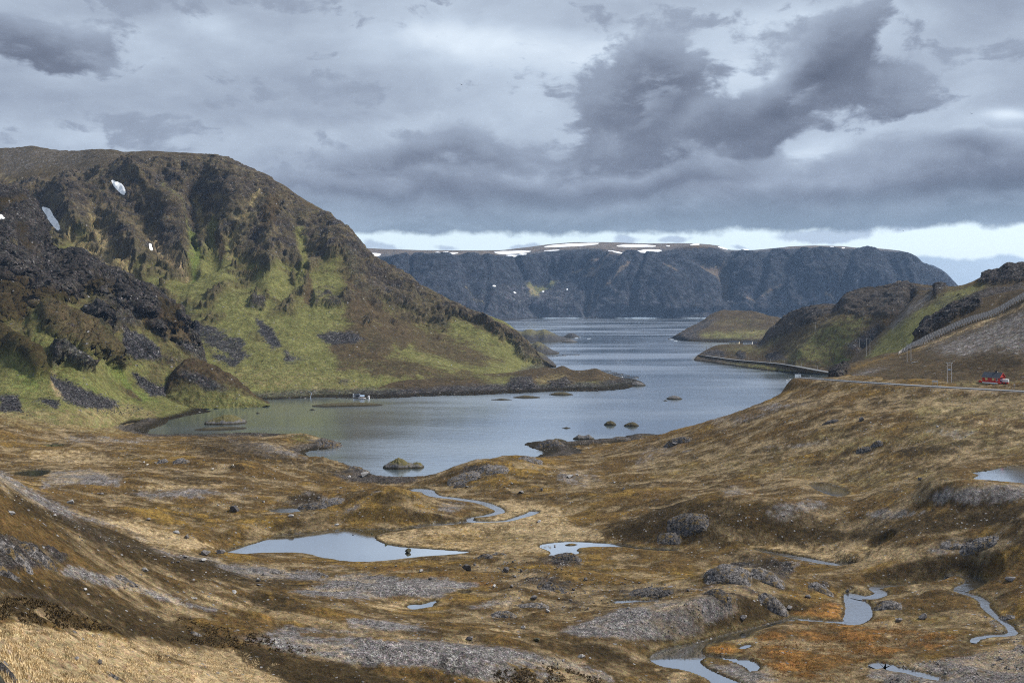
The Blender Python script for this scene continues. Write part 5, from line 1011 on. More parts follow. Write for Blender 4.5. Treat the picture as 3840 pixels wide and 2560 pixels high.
    P('straw', k4([(140, 390), (420, 380), (640, 450), (320, 470), (160, 440)]), soft=10, brk=34, op=.55); P('pale', k4([(0, 190), (300, 190), (620, 190), (780, 260), (600, 310), (300, 300), (0, 260)]), soft=14, brk=44, op=.6); P('straw', k4([(640, 570), (900, 555), (1200, 555), (1100, 580), (760, 590)]), soft=6, brk=18, op=.65)
    P('heath', k4([(480, 490), (900, 470), (1200, 480), (1500, 520), (1300, 560), (900, 540), (600, 540)]), soft=12, brk=26, op=.6); P('dark', k4([(600, 540), (900, 560), (700, 570)]), soft=6, brk=20, op=.6); P('gravel', k4([(1460, 650), (1560, 600), (1700, 640), (1620, 680), (1500, 680)]), soft=6, brk=26, op=.8); P('rock', k4([(1480, 640), (1580, 610), (1640, 640), (1560, 670)]), soft=5, brk=22, op=.6)
    P('gravel', k4([(640, 600), (980, 580), (1300, 610), (1000, 620), (760, 640)]), soft=8, brk=30, op=.6)
    # left slope: long stone runs and brown heath
    P('heath', k4([(-300, 480), (0, 500), (300, 680), (700, 830), (1000, 930), (1300, 1080), (1500, 1160), (1500, 1300), (700, 1240), (300, 1080), (0, 1100), (-300, 1100)]), soft=14, brk=30, op=.7); P('dark', k4([(200, 760), (420, 800), (700, 900), (900, 1000), (700, 960), (440, 880)]), soft=10, brk=26, op=.7); P('dark', k4([(900, 930), (1300, 1020), (1500, 1080), (1100, 1060), (900, 1000)]), soft=10, brk=26, op=.5)
    for L, w_ in (([(-200, 420), (0, 520), (150, 620), (300, 700), (420, 780), (560, 850)], 34), ([(560, 850), (760, 890), (960, 940), (1100, 960)], 20), ([(150, 600), (420, 730), (620, 780), (740, 840)], 16), ([(340, 1000), (540, 1050), (720, 1100), (900, 1150)], 34), ([(-100, 1100), (120, 1120), (300, 1150), (480, 1230)], 15), ([(900, 1150), (1020, 1180), (1100, 1200)], 16)):
        P('gravel', k4(L), width=w_, soft=9, brk=18, op=.9)
    P('rock', k4([(-100, 820), (60, 830), (200, 880), (340, 930), (300, 970), (120, 1000), (-100, 1010)]), soft=8, brk=40, op=.8); P('rock', k4([(-100, 1420), (60, 1440), (160, 1500), (120, 1600), (-100, 1600)]), soft=6, brk=22, op=.7)
    P('straw', k4([(480, 740), (700, 740), (860, 800), (1000, 840), (1140, 890), (960, 910), (760, 860), (620, 800)]), soft=10, brk=34, op=.7); P('ochre', k4([(600, 680), (900, 660), (1200, 690), (1440, 720), (1500, 800), (1300, 830), (1000, 780), (720, 720)]), soft=14, brk=30, op=.8); P('heath', k4([(860, 700), (1100, 720), (1300, 800), (1080, 800)]), soft=10, brk=26, op=.5)
    P('ochre', k4([(0, 1000), (400, 1060), (560, 1140), (420, 1150), (200, 1080), (0, 1060)]), soft=10, brk=22, op=.5)
    P('dark', k4([(-100, 1130), (200, 1140), (400, 1220), (600, 1300), (400, 1300), (200, 1260), (-100, 1240)]), soft=10, brk=26, op=.7)
    P('straw', k4([(-300, 1260), (100, 1270), (300, 1300), (600, 1340), (900, 1390), (1200, 1400), (1400, 1470), (1450, 1620), (-300, 1620)]), soft=12, brk=44, op=.8); P('heath', k4([(700, 1400), (900, 1430), (1000, 1480), (800, 1460)]), soft=8, brk=26, op=.7); P('heath', k4([(480, 1250), (900, 1260), (1400, 1360), (1640, 1420), (1600, 1460), (1200, 1400), (800, 1360)]), soft=10, brk=26, op=.85); P('dark', k4([(1500, 1500), (1900, 1460), (1900, 1600), (1500, 1600)]), soft=10, brk=26, op=.7)
    P('straw', k4([(900, 1060), (1200, 1150), (1300, 1200), (1100, 1180)]), soft=8, brk=34, op=.5)
    # gravel rises of the foreground
    for pts in (k4([(1060, 960), (1300, 970), (1600, 1000), (1660, 1050), (1300, 1040), (1100, 1000)]), k5([(-350, 1010), (0, 910), (200, 905), (360, 930), (640, 940), (800, 970), (700, 1000), (560, 1040), (300, 1030), (100, 1060), (-200, 1040)]), k4([(1180, 1340), (1300, 1330), (1600, 1370), (1892, 1350), (1892, 1300), (1500, 1290)]),
                k5([(-700, 1290), (0, 1290), (300, 1300), (760, 1300), (1100, 1370), (1400, 1440), (1560, 1490), (1640, 1560), (900, 1560), (560, 1470), (0, 1450), (-300, 1400)]), k5([(1300, 1250), (1500, 1170), (1700, 1110), (1900, 1060), (2150, 1040), (2380, 1080), (2400, 1130), (2200, 1200), (2200, 1260), (1900, 1310), (1600, 1290), (1440, 1280)]),
                k5([(0, 1180), (300, 1190), (560, 1250), (300, 1260), (0, 1240)]), k5([(900, 1060), (1050, 1040), (1000, 1090), (760, 1110)])):
        P('gravel', pts, soft=10, brk=24, op=.93)
    for pts, o in ((k6([(340, 970), (480, 880), (560, 850), (760, 890), (820, 950), (760, 1000), (620, 980), (480, 1010)]), .85), (k6([(320, 1080), (420, 990), (600, 1000), (680, 1060), (560, 1100)]), .8), (k6([(620, 1100), (700, 1070), (760, 1140), (700, 1190)]), .7), (k6([(860, 1060), (960, 1000), (1020, 1020), (920, 1070)]), .6),
                   (k6([(1240, 1120), (1320, 1110), (1390, 1145), (1310, 1150)]), .8), (k6([(1560, 820), (1700, 750), (1800, 760), (1860, 800), (1740, 850)]), .7), (k5([(1180, 830), (1340, 770), (1430, 850), (1300, 880)]), .7), (k5([(1000, 880), (1200, 900), (1400, 950), (1380, 1010), (1200, 1010), (1000, 960)]), .55), (k5([(1160, 1080), (1400, 1050), (1560, 1060), (1440, 1120), (1200, 1130)]), .6), (k5([(840, 1190), (960, 1120), (1040, 1170), (920, 1190)]), .6), (k6([(-200, 1030), (100, 1030), (140, 1080), (-160, 1100)]), .7)):
        P('rock', pts, soft=6, brk=26, op=o)
    P('ochre', k5([(0, 830), (300, 820), (700, 810), (900, 840), (700, 860), (500, 830), (100, 880)]), soft=8, brk=30, op=.7); P('rust', k5([(200, 850), (500, 900), (900, 960), (1000, 1020), (760, 940), (300, 890)]), soft=8, brk=34, op=.4); P('ochre', k5([(1500, 830), (1900, 880), (2287, 850), (2287, 960), (1900, 960), (1560, 900)]), soft=10, brk=44, op=.6)
    P('heath', k5([(-300, 1250), (300, 1260), (800, 1270), (1300, 1340), (1760, 1390), (1400, 1400), (900, 1340), (300, 1290), (-300, 1290)]), soft=8, brk=24, op=.85); P('dark', k5([(1500, 1340), (1700, 1340), (1800, 1370), (1600, 1380)]), soft=6, brk=24, op=.5); P('dark', k5([(1000, 1480), (1280, 1460), (1500, 1540), (1300, 1600), (1000, 1560)]), soft=8, brk=30, op=.7); P('ochre', k5([(800, 1450), (1000, 1440), (1600, 1500), (1500, 1530), (1000, 1490)]), soft=8, brk=26, op=.5)
    P('straw', k5([(60, 1080), (340, 1050), (560, 1060), (640, 1070), (540, 1110), (300, 1130), (140, 1120)]), soft=8, brk=24, op=.6); P('straw', k5([(800, 1220), (1100, 1240), (1000, 1260), (840, 1250)]), soft=6, brk=30, op=.5)
    # orange bog lower right
    P('rust', k6([(680, 1250), (900, 1225), (1120, 1240), (1180, 1200), (1400, 1230), (1700, 1310), (1700, 1370), (1400, 1400), (1200, 1450), (1100, 1560), (700, 1560), (600, 1460), (560, 1420), (300, 1420), (290, 1370), (540, 1320)]), soft=10, brk=16, op=.62); P('ochre', k6([(540, 1310), (600, 1310), (620, 1350), (560, 1380), (440, 1380), (480, 1350)]), soft=6, brk=14, op=.7)
    P('rust', k6([(280, 1415), (290, 1375), (400, 1355), (460, 1380), (400, 1412)]), soft=4, brk=8, op=.9); P('rust', k6([(760, 1190), (900, 1150), (1010, 1120), (1060, 1090), (1100, 1120), (1115, 1210), (1080, 1234), (900, 1222)]), soft=6, brk=14, op=.65); P('rust', k6([(1000, 1200), (1040, 1140), (1090, 1120), (1110, 1200), (1070, 1230)]), soft=8, brk=14, op=.75)
    P('heath', k6([(800, 1400), (1100, 1380), (1400, 1430), (1200, 1560), (900, 1560)]), soft=20, brk=44, op=.5); P('straw', k6([(220, 1340), (400, 1290), (600, 1250), (760, 1200), (600, 1260), (420, 1320)]), width=12, soft=6, brk=14, op=.5)
    P('gravel', k6([(1200, 1470), (1500, 1450), (1800, 1400), (2100, 1380), (2100, 1600), (1400, 1600), (1200, 1540)]), soft=8, brk=34, op=.75); P('gravel', k6([(140, 1480), (260, 1460), (420, 1470), (640, 1470), (720, 1560), (400, 1600), (280, 1540)]), soft=5, brk=14, op=.7); P('gravel', k6([(1820, 1180), (1960, 1230), (2071, 1260), (2071, 1400), (1960, 1320)]), soft=6, brk=34, op=.5); P('pale', k6([(1200, 1180), (1500, 1160), (1800, 1180), (1860, 1260), (1600, 1280), (1380, 1230)]), soft=14, brk=40, op=.4); P('straw', k6([(-20, 1480), (240, 1490), (380, 1568), (100, 1568)]), soft=6, brk=24, op=.35)
    keep_ = 1 - .75 * np.clip(s.W('gravel') + s.W('straw'), 0, 1); patchwork(.25 * keep_)
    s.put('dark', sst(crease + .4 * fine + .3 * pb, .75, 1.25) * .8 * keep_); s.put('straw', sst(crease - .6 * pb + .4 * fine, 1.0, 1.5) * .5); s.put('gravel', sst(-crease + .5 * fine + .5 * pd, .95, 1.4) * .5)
    s.put('dark', sst(facing + .2 * med + .25 * fine, .22, .42) * .7 * (1 - .85 * s.W('gravel')))  # more heath and painted shade on camera-facing banks, sparing gravel
    s.put('heath', (s.W('gravel') > .4) * sst(pb + .7 * fine, .34, .5) * .6); s.put('rock', s.W('gravel') * sst(pc + .6 * fine + .3 * conv2, .25, .45) * .6)
    def kc(pts): return [(x * 1.4286, 1500 + y * 1.4286) for x, y in pts]
    def kd(pts): return [(1920 + x * 1.4286, 1500 + y * 1.4286) for x, y in pts]
    for pts, o_ in ((kc([(20, 232), (150, 290), (330, 350), (440, 405), (560, 425), (640, 470), (500, 465), (350, 415), (180, 340), (40, 290)]), .8), (kc([(-60, 450), (200, 470), (330, 535), (520, 605), (640, 620), (560, 655), (330, 620), (200, 560), (-60, 540)]), .75), (kc([(600, 640), (850, 680), (1120, 745), (800, 760), (640, 690)]), .9), (kc([(600, 510), (740, 500), (830, 548), (700, 560)]), .75),
                    (kc([(440, 112), (640, 100), (800, 165), (960, 182), (850, 195), (620, 150)]), .6), (kc([(330, 190), (560, 203), (660, 213), (520, 226)]), .6), (kc([(560, 430), (700, 470), (860, 470), (760, 500), (600, 490)]), .6), (kc([(760, 250), (840, 240), (860, 270), (760, 285)]), .7), (kd([(240, 330), (400, 280), (560, 350), (420, 385), (280, 370)]), .75), (kd([(640, 300), (760, 330), (900, 345), (1100, 310), (1340, 285), (1340, 320), (1100, 350), (900, 370), (700, 365)]), .75), (kd([(960, 130), (1140, 110), (1180, 140), (1020, 150)]), .6), (kd([(430, 590), (560, 560), (620, 600), (500, 620)]), .5), (kd([(0, 620), (250, 640), (320, 690), (120, 660)]), .6)):
        P('dark', pts, soft=9, brk=22, op=o_)
    # banks, shores, road verges
    w = G['wet']
    s.put('pale', (1 - sst(w + fine * .8, .2, 2.2)) * (w > -.2) * .55 * (G['seaD'] > 6))
    s.put('gravel', (w < -.05) * .75 * (G['seaD'] > 0)); s.put('kelp', (w < -.05) * .5)
    s.put('dark', sst(w, -.1, .05) * (1 - sst(w + .5 * fine, .5, 1.3)) * .85 * (G['seaD'] > 3))
    sd = G['seaD']; s.put('rock', sst(s.Z + brk * 1.6 + fine, 3.4, 2.0) * (sd < 26) * .75); s.put('kelp', sst(s.Z + brk * .7, 1.5, .8) * (sd < 26))
    s.put('gravel', sst(G['roadd'] + brk * 1.5, 6.5, 4.5) * .6)
    st_ = s.W('rock'); gr_ = s.W('gravel')
    ridge = fbm(X + Y * .4, Y - X * .2, s.Z, 5.5, 4, .62, 361, ridged=True)
    s.Z = s.Z + np.where(w > .3, 1.0, .15) * (st_ * (ridge + .2) * 1.1 + gr_ * fbm(X, Y, 0 * X, 1.6, 2, .6, 363) * .12 + (s.W('straw') + s.W('heath')) * np.abs(fine) * .22)
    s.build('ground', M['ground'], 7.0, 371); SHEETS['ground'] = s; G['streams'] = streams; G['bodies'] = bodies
    return G
G = ground_sheet()

# ------------------------------------------------------------------ water surfaces
def flat_poly(name, pl, z, mat, grow=1.0):
    c = (sum(p[0] for p in pl) / len(pl), sum(p[1] for p in pl) / len(pl)); n = len(pl); o = []
    area = sum(pl[i][0] * pl[(i + 1) % n][1] - pl[(i + 1) % n][0] * pl[i][1] for i in range(n)); sg = 1 if area > 0 else -1
    for i in range(n):
        ax, ay = pl[i - 1]; bx, by = pl[(i + 1) % n]; dx, dy = bx - ax, by - ay; L = math.hypot(dx, dy) + 1e-9
        o.append((pl[i][0] + sg * dy / L * grow, pl[i][1] - sg * dx / L * grow, z))
    b = bmesh.new(); vs = [b.verts.new(p) for p in o]; es = [b.edges.new((vs[i], vs[(i + 1) % n])) for i in range(n)]
    bmesh.ops.triangle_fill(b, use_beauty=True, use_dissolve=False, edges=es)
    bmesh.ops.recalc_face_normals(b, faces=b.faces)
    for f_ in b.faces:
        if f_.normal.z < 0: f_.normal_flip()
    me = bpy.data.meshes.new(name); b.to_mesh(me); b.free(); me.materials.append(mat); return link(name, me)
for name, pl, z, label in G['bodies']:
    o = flat_poly('pond', pl, z, M['pond'], .9); tag(o, label, 'pond', 'ponds on the heath', 'structure')
def ribbon(name, p3, width, mat, lift=0.0, wide=2.2):
    """p3: (x, y, z[, w])"""
    vs, fs = [], []; n = len(p3)
    for i in range(n):
        a, b_ = p3[max(i - 1, 0)], p3[min(i + 1, n - 1)]; dx, dy = b_[0] - a[0], b_[1] - a[1]; L = math.hypot(dx, dy) + 1e-9; w = (width if width else p3[i][3] + wide) / 2
        x, y, z = p3[i][:3]; vs += [(x - dy / L * w, y + dx / L * w, z + lift), (x + dy / L * w, y - dx / L * w, z + lift)]
        if i: fs.append((2 * i - 2, 2 * i - 1, 2 * i + 1, 2 * i))
    me = bpy.data.meshes.new(name); me.from_pydata(vs, [], fs); me.materials.append(mat); me.update()
    if me.polygons[0].normal.z < 0: me.flip_normals()
    return link(name, me)
for p3, label in G['streams']:
    tag(ribbon('stream', p3, None, M['brook']), label, 'stream', 'brooks through the bog', 'structure')
me = bpy.data.meshes.new('sea'); me.from_pydata([(-9000, 350, 0), (9000, 350, 0), (9000, 9000, 0), (-9000, 9000, 0)], [], [(0, 1, 2, 3)]); me.materials.append(M['sea']); tag(link('sea', me), kind='structure')
tag(ribbon('road', G['road'], 6.6, M['road'], .06), kind='structure')
cr_ = [(2602, 1347.2), (2612, 1339), (2622, 1333), (2640, 1332.6), (2700, 1341.6), (2760, 1350.1), (2830, 1356.1), (2889, 1361.1), (2941, 1366.1), (3005, 1377.1), (3066, 1389.1), (3127, 1399.1), (3200, 1411.6)]
crD = pchip([2600, 2622, 2640, 2700, 2760, 2830, 2889, 2941, 3005, 3066, 3127, 3200], [1568, 1585, 1555, 1497, 1447, 1399, 1361, 1331, 1270, 1216, 1159, 1086], np.array([p[0] for p in cr_]))
G['coast_road'] = [(*at(p[0], p[1], D),) for p, D in zip(cr_, crD)]
tag(ribbon('coast_road', smooth_pts(G['coast_road'], 2), 9.0, M['road'], .5), kind='structure')

# ------------------------------------------------------------------ thin sea air
hb = MB().box((0, 4600, 226), (19000, 9800, 466)); ho = hb.build('haze', None); tag(ho, kind='stuff')
hm = bpy.data.materials.new('sea_air'); hm.use_nodes = True; ht = NT(hm.node_tree); ht.n.clear()
hv = ht.node('ShaderNodeVolumePrincipled'); hv.inputs['Color'].default_value = (.42, .64, 1.0, 1); hv.inputs['Density'].default_value = 2.8e-5; hv.inputs['Anisotropy'].default_value = .1
hout = ht.node('ShaderNodeOutputMaterial'); ht.l.new(hv.outputs[0], hout.inputs['Volume']); ho.data.materials.append(hm)
# ================================================================== placing helpers
def hit(px, py, only=None):
    best = None
    for k, s in SHEETS.items():
        if only and k not in only: continue
        if px < s.cols[0] or px > s.cols[-1]: continue
        h = s.hit(px, py)
        if h is not None and (best is None or h.y < best.y): best = h
    return best
def sea_at(px, py, z=0.0):
    return at(px, py, zD(py, z))
def yaw(p): return -math.atan2(p[0], p[1])
def mpp(p): return p[1] / F                            # metres to one photo pixel at that place

# ------------------------------------------------------------------ stones
def hull_mesh(name, mat, seed, n=15, flat=1.0, jag=.35):
    r = random.Random(seed); b = bmesh.new()
    for i in range(n):
        v = Vector((r.gauss(0, 1), r.gauss(0, 1), r.gauss(0, 1))).normalized() * (1 - jag * r.random())
        b.verts.new((v.x * .5, v.y * .5, v.z * .5 * flat))
    bmesh.ops.convex_hull(b, input=b.verts)
    for v in [v for v in b.verts if not v.link_faces]: b.verts.remove(v)
    bmesh.ops.recalc_face_normals(b, faces=b.faces)
    me = bpy.data.meshes.new(name); b.to_mesh(me); b.free(); me.materials.append(mat); return me
STONES = {k: [hull_mesh('boulder', M[m], 100 * i + j, 13 + j % 5, .8) for j in range(7)] for i, (k, m) in enumerate([('grey', 'stone'), ('pale', 'palestone'), ('dark', 'darkstone'), ('mossy', 'mossstone')])}
def boulder(px, py, w, label, kind='grey', h=.62, group=None, var=None, d=.8, sink=.25):
    p = hit(px, py)
    if p is None: return None
    k = mpp(p); s = w * k; r = random.Random(int(px * 7 + py))
    o = link('boulder', r.choice(STONES[kind]) if var is None else STONES[kind][var])
    H = s * h; o.scale = (s * 1.08, s * d, H * 1.25); o.rotation_euler = (r.uniform(-.25, .25), r.uniform(-.25, .25), r.uniform(0, 6.28))
    o.location = (p.x, p.y + s * d * .2, p.z + H * (.5 - sink)); return tag(o, label, 'boulder', group)
for a in [
    (263, 1888, 40, 'long pale boulder on the heath behind the left stone run', 'pale', .55), (377, 1852, 26, 'low grey boulder on the brown heath left of the square block', 'grey', .5), (41, 1928, 40, 'flat pale boulder high on the left slope', 'pale', .45),
    (881, 1918, 58, 'big square dark block beside the narrow pool', 'dark', .62), (555, 1951, 20, 'small upright grey stone on the yellow moss', 'grey', .8), (659, 2000, 36, 'flat slab on the straw below the yellow moss', 'pale', .35),
    (699, 2016, 28, 'rough grey stone right of the flat slab in the straw', 'grey', .6), (770, 2080, 42, 'grey boulder at the left tip of the main pond', 'grey', .65), (827, 2075, 46, 'smooth grey boulder at the water edge of the main pond', 'grey', .5),
    (762, 2106, 44, 'flat topped pale boulder below the pond tip', 'pale', .5), (692, 2091, 26, 'low stone left of the boulders at the pond tip', 'grey', .5), (542, 2143, 30, 'blocky cracked boulder on the left slope', 'pale', .85),
    (966, 2180, 30, 'pair mate boulder with a pale top below the gravel patch', 'pale', .7), (968, 2196, 20, 'small boulder just under the pale topped boulder', 'grey', .7), (877, 2222, 32, 'flat pale stone among dark heather', 'pale', .35),
    (370, 2491, 28, 'dark pointed stone in the straw at the bottom left', 'dark', 1.0), (285, 2472, 32, 'leaning grey stone in the straw at the bottom left', 'grey', .6), (1090, 1937, 28, 'pale stone by the outlet of the narrow pool', 'pale', .5),
    (1262, 1971, 22, 'pale stone on the far bank of the main pond', 'pale', .6), (729, 2247, 26, 'low pale stone on the brown heath of the left slope', 'pale', .45), (318, 2213, 26, 'pale stone beside the stony streak on the left slope', 'pale', .55),
    (2138, 1790, 36, 'long pale boulder on the slope right of the yellow mound', 'pale', .45), (1955, 1850, 30, 'grey boulder on the slope below the yellow mound', 'grey', .6), (2031, 1840, 18, 'upright grey stone right of the yellow mound', 'grey', 1.1), (2340, 1836, 20, 'small grey boulder alone on the brown slope', 'grey', .7),
    (1750, 2140, 40, 'tall split boulder above the gravel rise', 'dark', .9), (1897, 2143, 38, 'dark boulder in front of the small pool', 'dark', .7), (1578, 2145, 28, 'low pale boulder among yellow moss', 'pale', .6), (2022, 1957, 22, 'pale stone lying on the bog meadow', 'pale', .5),
    (2004, 2246, 38, 'wedge of grey rock on the heath in the middle foreground', 'grey', .6), (1961, 2357, 24, 'pale rounded stone in the hollow of the foreground', 'pale', .85), (2013, 2404, 36, 'dark mossy boulder in the brown hollow', 'mossy', .5), (2181, 2466, 32, 'low pale stone at the edge of the gravel rise', 'pale', .55),
    (1612, 2174, 24, 'dark stone on top of the grey gravel hump', 'dark', .55), (1759, 2400, 38, 'cracked grey rock on the crest of the front gravel rise', 'grey', .55), (2788, 2322, 48, 'split grey boulder at the foot of the right crag', 'grey', .7), (3373, 2330, 36, 'grey boulder in the straw right of the rapid', 'grey', .7),
    (3464, 2322, 40, 'taller grey boulder right of the rapid', 'grey', .8), (3180, 2219, 22, 'lone dark boulder beside the brook bend', 'dark', .8), (3031, 2241, 28, 'stone between the crag and the brook', 'grey', .7), (3231, 1578, 32, 'dark round boulder on the slope under the road', 'dark', .75), (3451, 1800, 26, 'black stone on the grassy shelf near the tarn', 'dark', .7),
    (3792, 2176, 44, 'low grey boulder at the right edge', 'grey', .5), (2960, 2282, 36, 'flat grey stone leaning on the right crag', 'grey', .5), (1369, 1786, 48, 'boulder with a whitened top on the near shore', 'pale', .6), (1310, 1790, 18, 'small pale stone beside the whitened boulder', 'pale', .7),
]: boulder(*a)
for px, py, w, h, kind, label in [(1532, 2070, 34, .75, 'mossy', 'boulder with a grassy cap standing in the main pond'), (1446, 2041, 16, .6, 'mossy', 'small mossy stone in the pond left of the capped boulder'), (2080, 2048, 14, .8, 'grey', 'round stone in the small pool'), (1324, 2005, 10, .5, 'dark', 'dark speck of rock near the far bank of the pond'), (1396, 2002, 13, .5, 'mossy', 'weedy stone off the reeds of the main pond'), (3696, 1763, 14, .8, 'dark', 'dark stone by the upper bank of the tarn')]:
    z = 33.0 if px > 3000 else 5.0
    p = at(px, py, zD(py, z)); s = w * mpp(p); o = link('boulder', STONES[kind][px % 7]); o.scale = (s, s * .85, s * h * 1.3); o.rotation_euler = (.1, .05, px); o.location = (p.x, p.y, z + s * h * .25); tag(o, label, 'boulder')
# ---- outcrops: stones wedged together
def outcrop(px, py, w, hgt, n, label, kind='grey', seed=0):
    p = hit(px, py)
    if p is None: return
    k = mpp(p); W_, H_ = w * k, hgt * k; r = random.Random(seed + int(px)); t = empty('rock_outcrop', (p.x, p.y, p.z - .1), yaw(p), label, 'rock outcrop')
    gs = [s for kk, s in SHEETS.items() if kk == 'ground'][0]
    c, sn = math.cos(yaw(p)), math.sin(yaw(p)); nu, nv = 30, 18
    U, V_ = np.meshgrid(np.linspace(-.56, .56, nu), np.linspace(-.3, .62, nv), indexing='ij'); lx, ly = U * W_, V_ * W_ * .7
    gz = np.array([gs.zat(p.x + c * a_ - sn * b_, p.y + sn * a_ + c * b_) for a_, b_ in zip(lx.ravel(), ly.ravel())]).reshape(U.shape) - p.z
    env = np.clip(1 - (np.abs(U) / .56) ** 2.2, 0, 1) * np.clip(1 - (np.abs(V_ - .14) / .46) ** 2.4, 0, 1)
    wl_ = max(1.2, W_ * .30); q0 = fbm(lx + p.x + .6 * ly, ly + p.y, gz * 0, wl_, 4, .62, int(px), ridged=True); q1 = np.round((env * 1.6 + q0 * .7) * 3.2) / 3.2
    cz = gz + H_ * env * np.minimum(.10 + .22 * q0 + .20 * q1, .52) - .35 * (env < .12) - .12
    me = bpy.data.meshes.new('rock_face'); me.from_pydata([(float(a_), float(b_), float(z_)) for a_, b_, z_ in zip(lx.ravel(), ly.ravel(), cz.ravel())], [], [(i * nv + j, (i + 1) * nv + j, (i + 1) * nv + j + 1, i * nv + j + 1) for i in range(nu - 1) for j in range(nv - 1)])
    me.materials.append(M['outcrop' if kind != 'dark' else 'darkoutcrop']); me.update(); link('rock_face', me, t)
    for i in range(int(n * 1.3)):
        u = r.uniform(-.5, .5); v = r.uniform(-.15, .5); e = max(.25, 1 - (abs(u) * 1.6) ** 1.5); sz = W_ * (.06 + .17 * r.random() ** 2) * (.6 + .5 * e)
        c, sn = math.cos(yaw(p)), math.sin(yaw(p)); wx_, wy_ = p.x + c * u * W_ - sn * v * W_ * .7, p.y + sn * u * W_ + c * v * W_ * .7
        zz = gs.zat(wx_, wy_) - p.z if gs else 0
        o = link('stone', r.choice(STONES[kind if r.random() < .75 else ('dark' if kind != 'dark' else 'grey')]), t)
        o.location = (u * W_, v * W_ * .7, zz + H_ * e * r.uniform(.0, .34)); o.scale = (sz * r.uniform(.8, 1.5), sz * r.uniform(.7, 1.2), max(H_ * e * r.uniform(.2, .5), sz * .45)); o.rotation_euler = (r.uniform(-.5, .5), r.uniform(-.6, .6), r.uniform(0, 3.1))
for a in [(1820, 2090, 60, 26, 9, 'jagged little outcrop at the end of the pond', 'dark'), (1872, 2079, 60, 22, 8, 'flat topped outcrop between the pond and the small pool', 'grey'), (2125, 2098, 110, 48, 16, 'pointed rocky hump below the small pool', 'dark'), (1890, 2312, 95, 44, 12, 'wedge shaped outcrop in the middle of the foreground', 'grey'),
          (2068, 2208, 110, 38, 14, 'dark fissured outcrop in the boulder field', 'dark'), (2440, 2226, 160, 34, 22, 'pile of broken rocks above the thread of water', 'dark'), (2000, 2272, 120, 24, 14, 'low broken ledge in the boulder field', 'grey'), (2900, 2280, 105, 72, 18, 'big fissured crag by the rapid', 'grey'), (2730, 2170, 170, 62, 22, 'broad rocky dome on the right', 'grey'), (2880, 2176, 120, 46, 14, 'tilted slabs on the right shoulder of the rocky dome', 'grey'),
          (2690, 2225, 110, 40, 14, 'rock ribs below the rocky dome', 'dark'), (2480, 2232, 90, 30, 10, 'heap of angular blocks left of the rock ribs', 'dark'), (3329, 2276, 100, 34, 12, 'flat slabby outcrop in the straw by the rapid', 'grey'), (3079, 2216, 95, 34, 11, 'small grey ledge above the brook bend', 'grey'), (3670, 2056, 130, 46, 16, 'rocky knob on the right hillside', 'grey'), (3570, 2052, 90, 24, 9, 'scattered blocks left of the rocky knob', 'grey'),
          (2541, 1662, 100, 44, 16, 'rubbly outcrop on the slope above the shore', 'dark'), (2580, 1976, 150, 44, 14, 'dark crag on the shaded bank', 'dark'), (2510, 2030, 90, 32, 9, 'lower dark crag under the shaded bank', 'dark'), (1560, 1778, 20, 10, 3, 'tiny cluster of stones where the stream meets the bay', 'grey'), (1740, 1800, 120, 32, 14, 'grey ledges on the left flank of the yellow mound', 'grey'), (1850, 1770, 110, 36, 12, 'split grey ledges near the top of the yellow mound', 'grey'),
          (1990, 1725, 90, 26, 10, 'slabs on the right shoulder of the yellow mound', 'grey'), (1726, 1825, 50, 24, 7, 'dark blocks at the foot of the yellow mound', 'dark'), (40, 2080, 150, 70, 18, 'rough grey crag on the left slope', 'grey'), (150, 2100, 120, 54, 14, 'broken wall of rock right of the rough crag', 'grey'), (20, 2150, 110, 44, 12, 'dark broken rock under the rough crag', 'dark'), (25, 2530, 90, 80, 10, 'dark rock heap in the bottom left corner', 'dark'),
          (610, 1734, 40, 24, 6, 'left rock face above the sheep', 'grey'), (680, 1734, 60, 30, 9, 'right rock face above the sheep', 'grey'), (1170, 1905, 110, 40, 14, 'dark rocks behind the narrow pool', 'dark'), (1240, 1890, 100, 34, 12, 'grey rocks right of the narrow pool', 'grey'), (735, 2380, 50, 22, 7, 'small outcrop in the heather of the foreground', 'grey'), (440, 2545, 80, 26, 8, 'black rocks at the bottom edge in the straw', 'dark'), (480, 2185, 90, 26, 12, 'stones at the end of the stony streak on the left slope', 'grey'),
          (3115, 1585, 60, 20, 7, 'small rubbly outcrop below the road', 'dark'), (3290, 1668, 40, 26, 5, 'whitish rock on the brown slope', 'pale'), (3240, 1692, 60, 16, 7, 'dark ledge on the brown slope', 'dark'), (3770, 2320, 70, 24, 8, 'pebbly heap beside the stony brook', 'grey'), (1040, 2150, 60, 18, 8, 'stones on the gravel patch below the pond', 'grey'), (1200, 2160, 70, 18, 8, 'scatter of blocks right of the gravel patch', 'grey')]:
    outcrop(*a)
outcrop(2062, 1668, 105, 40, 14, 'dark rocky knob standing on the near shore of the bay', 'dark')
outcrop(2330, 1648, 70, 20, 8, 'low rocks along the near shore right of the knob', 'dark')
outcrop(1240, 1672, 110, 40, 12, 'dark rocky end of the left shore knoll', 'dark')
outcrop(1350, 1762, 80, 24, 9, 'brown rocks on the shore behind the whitened boulder', 'dark')
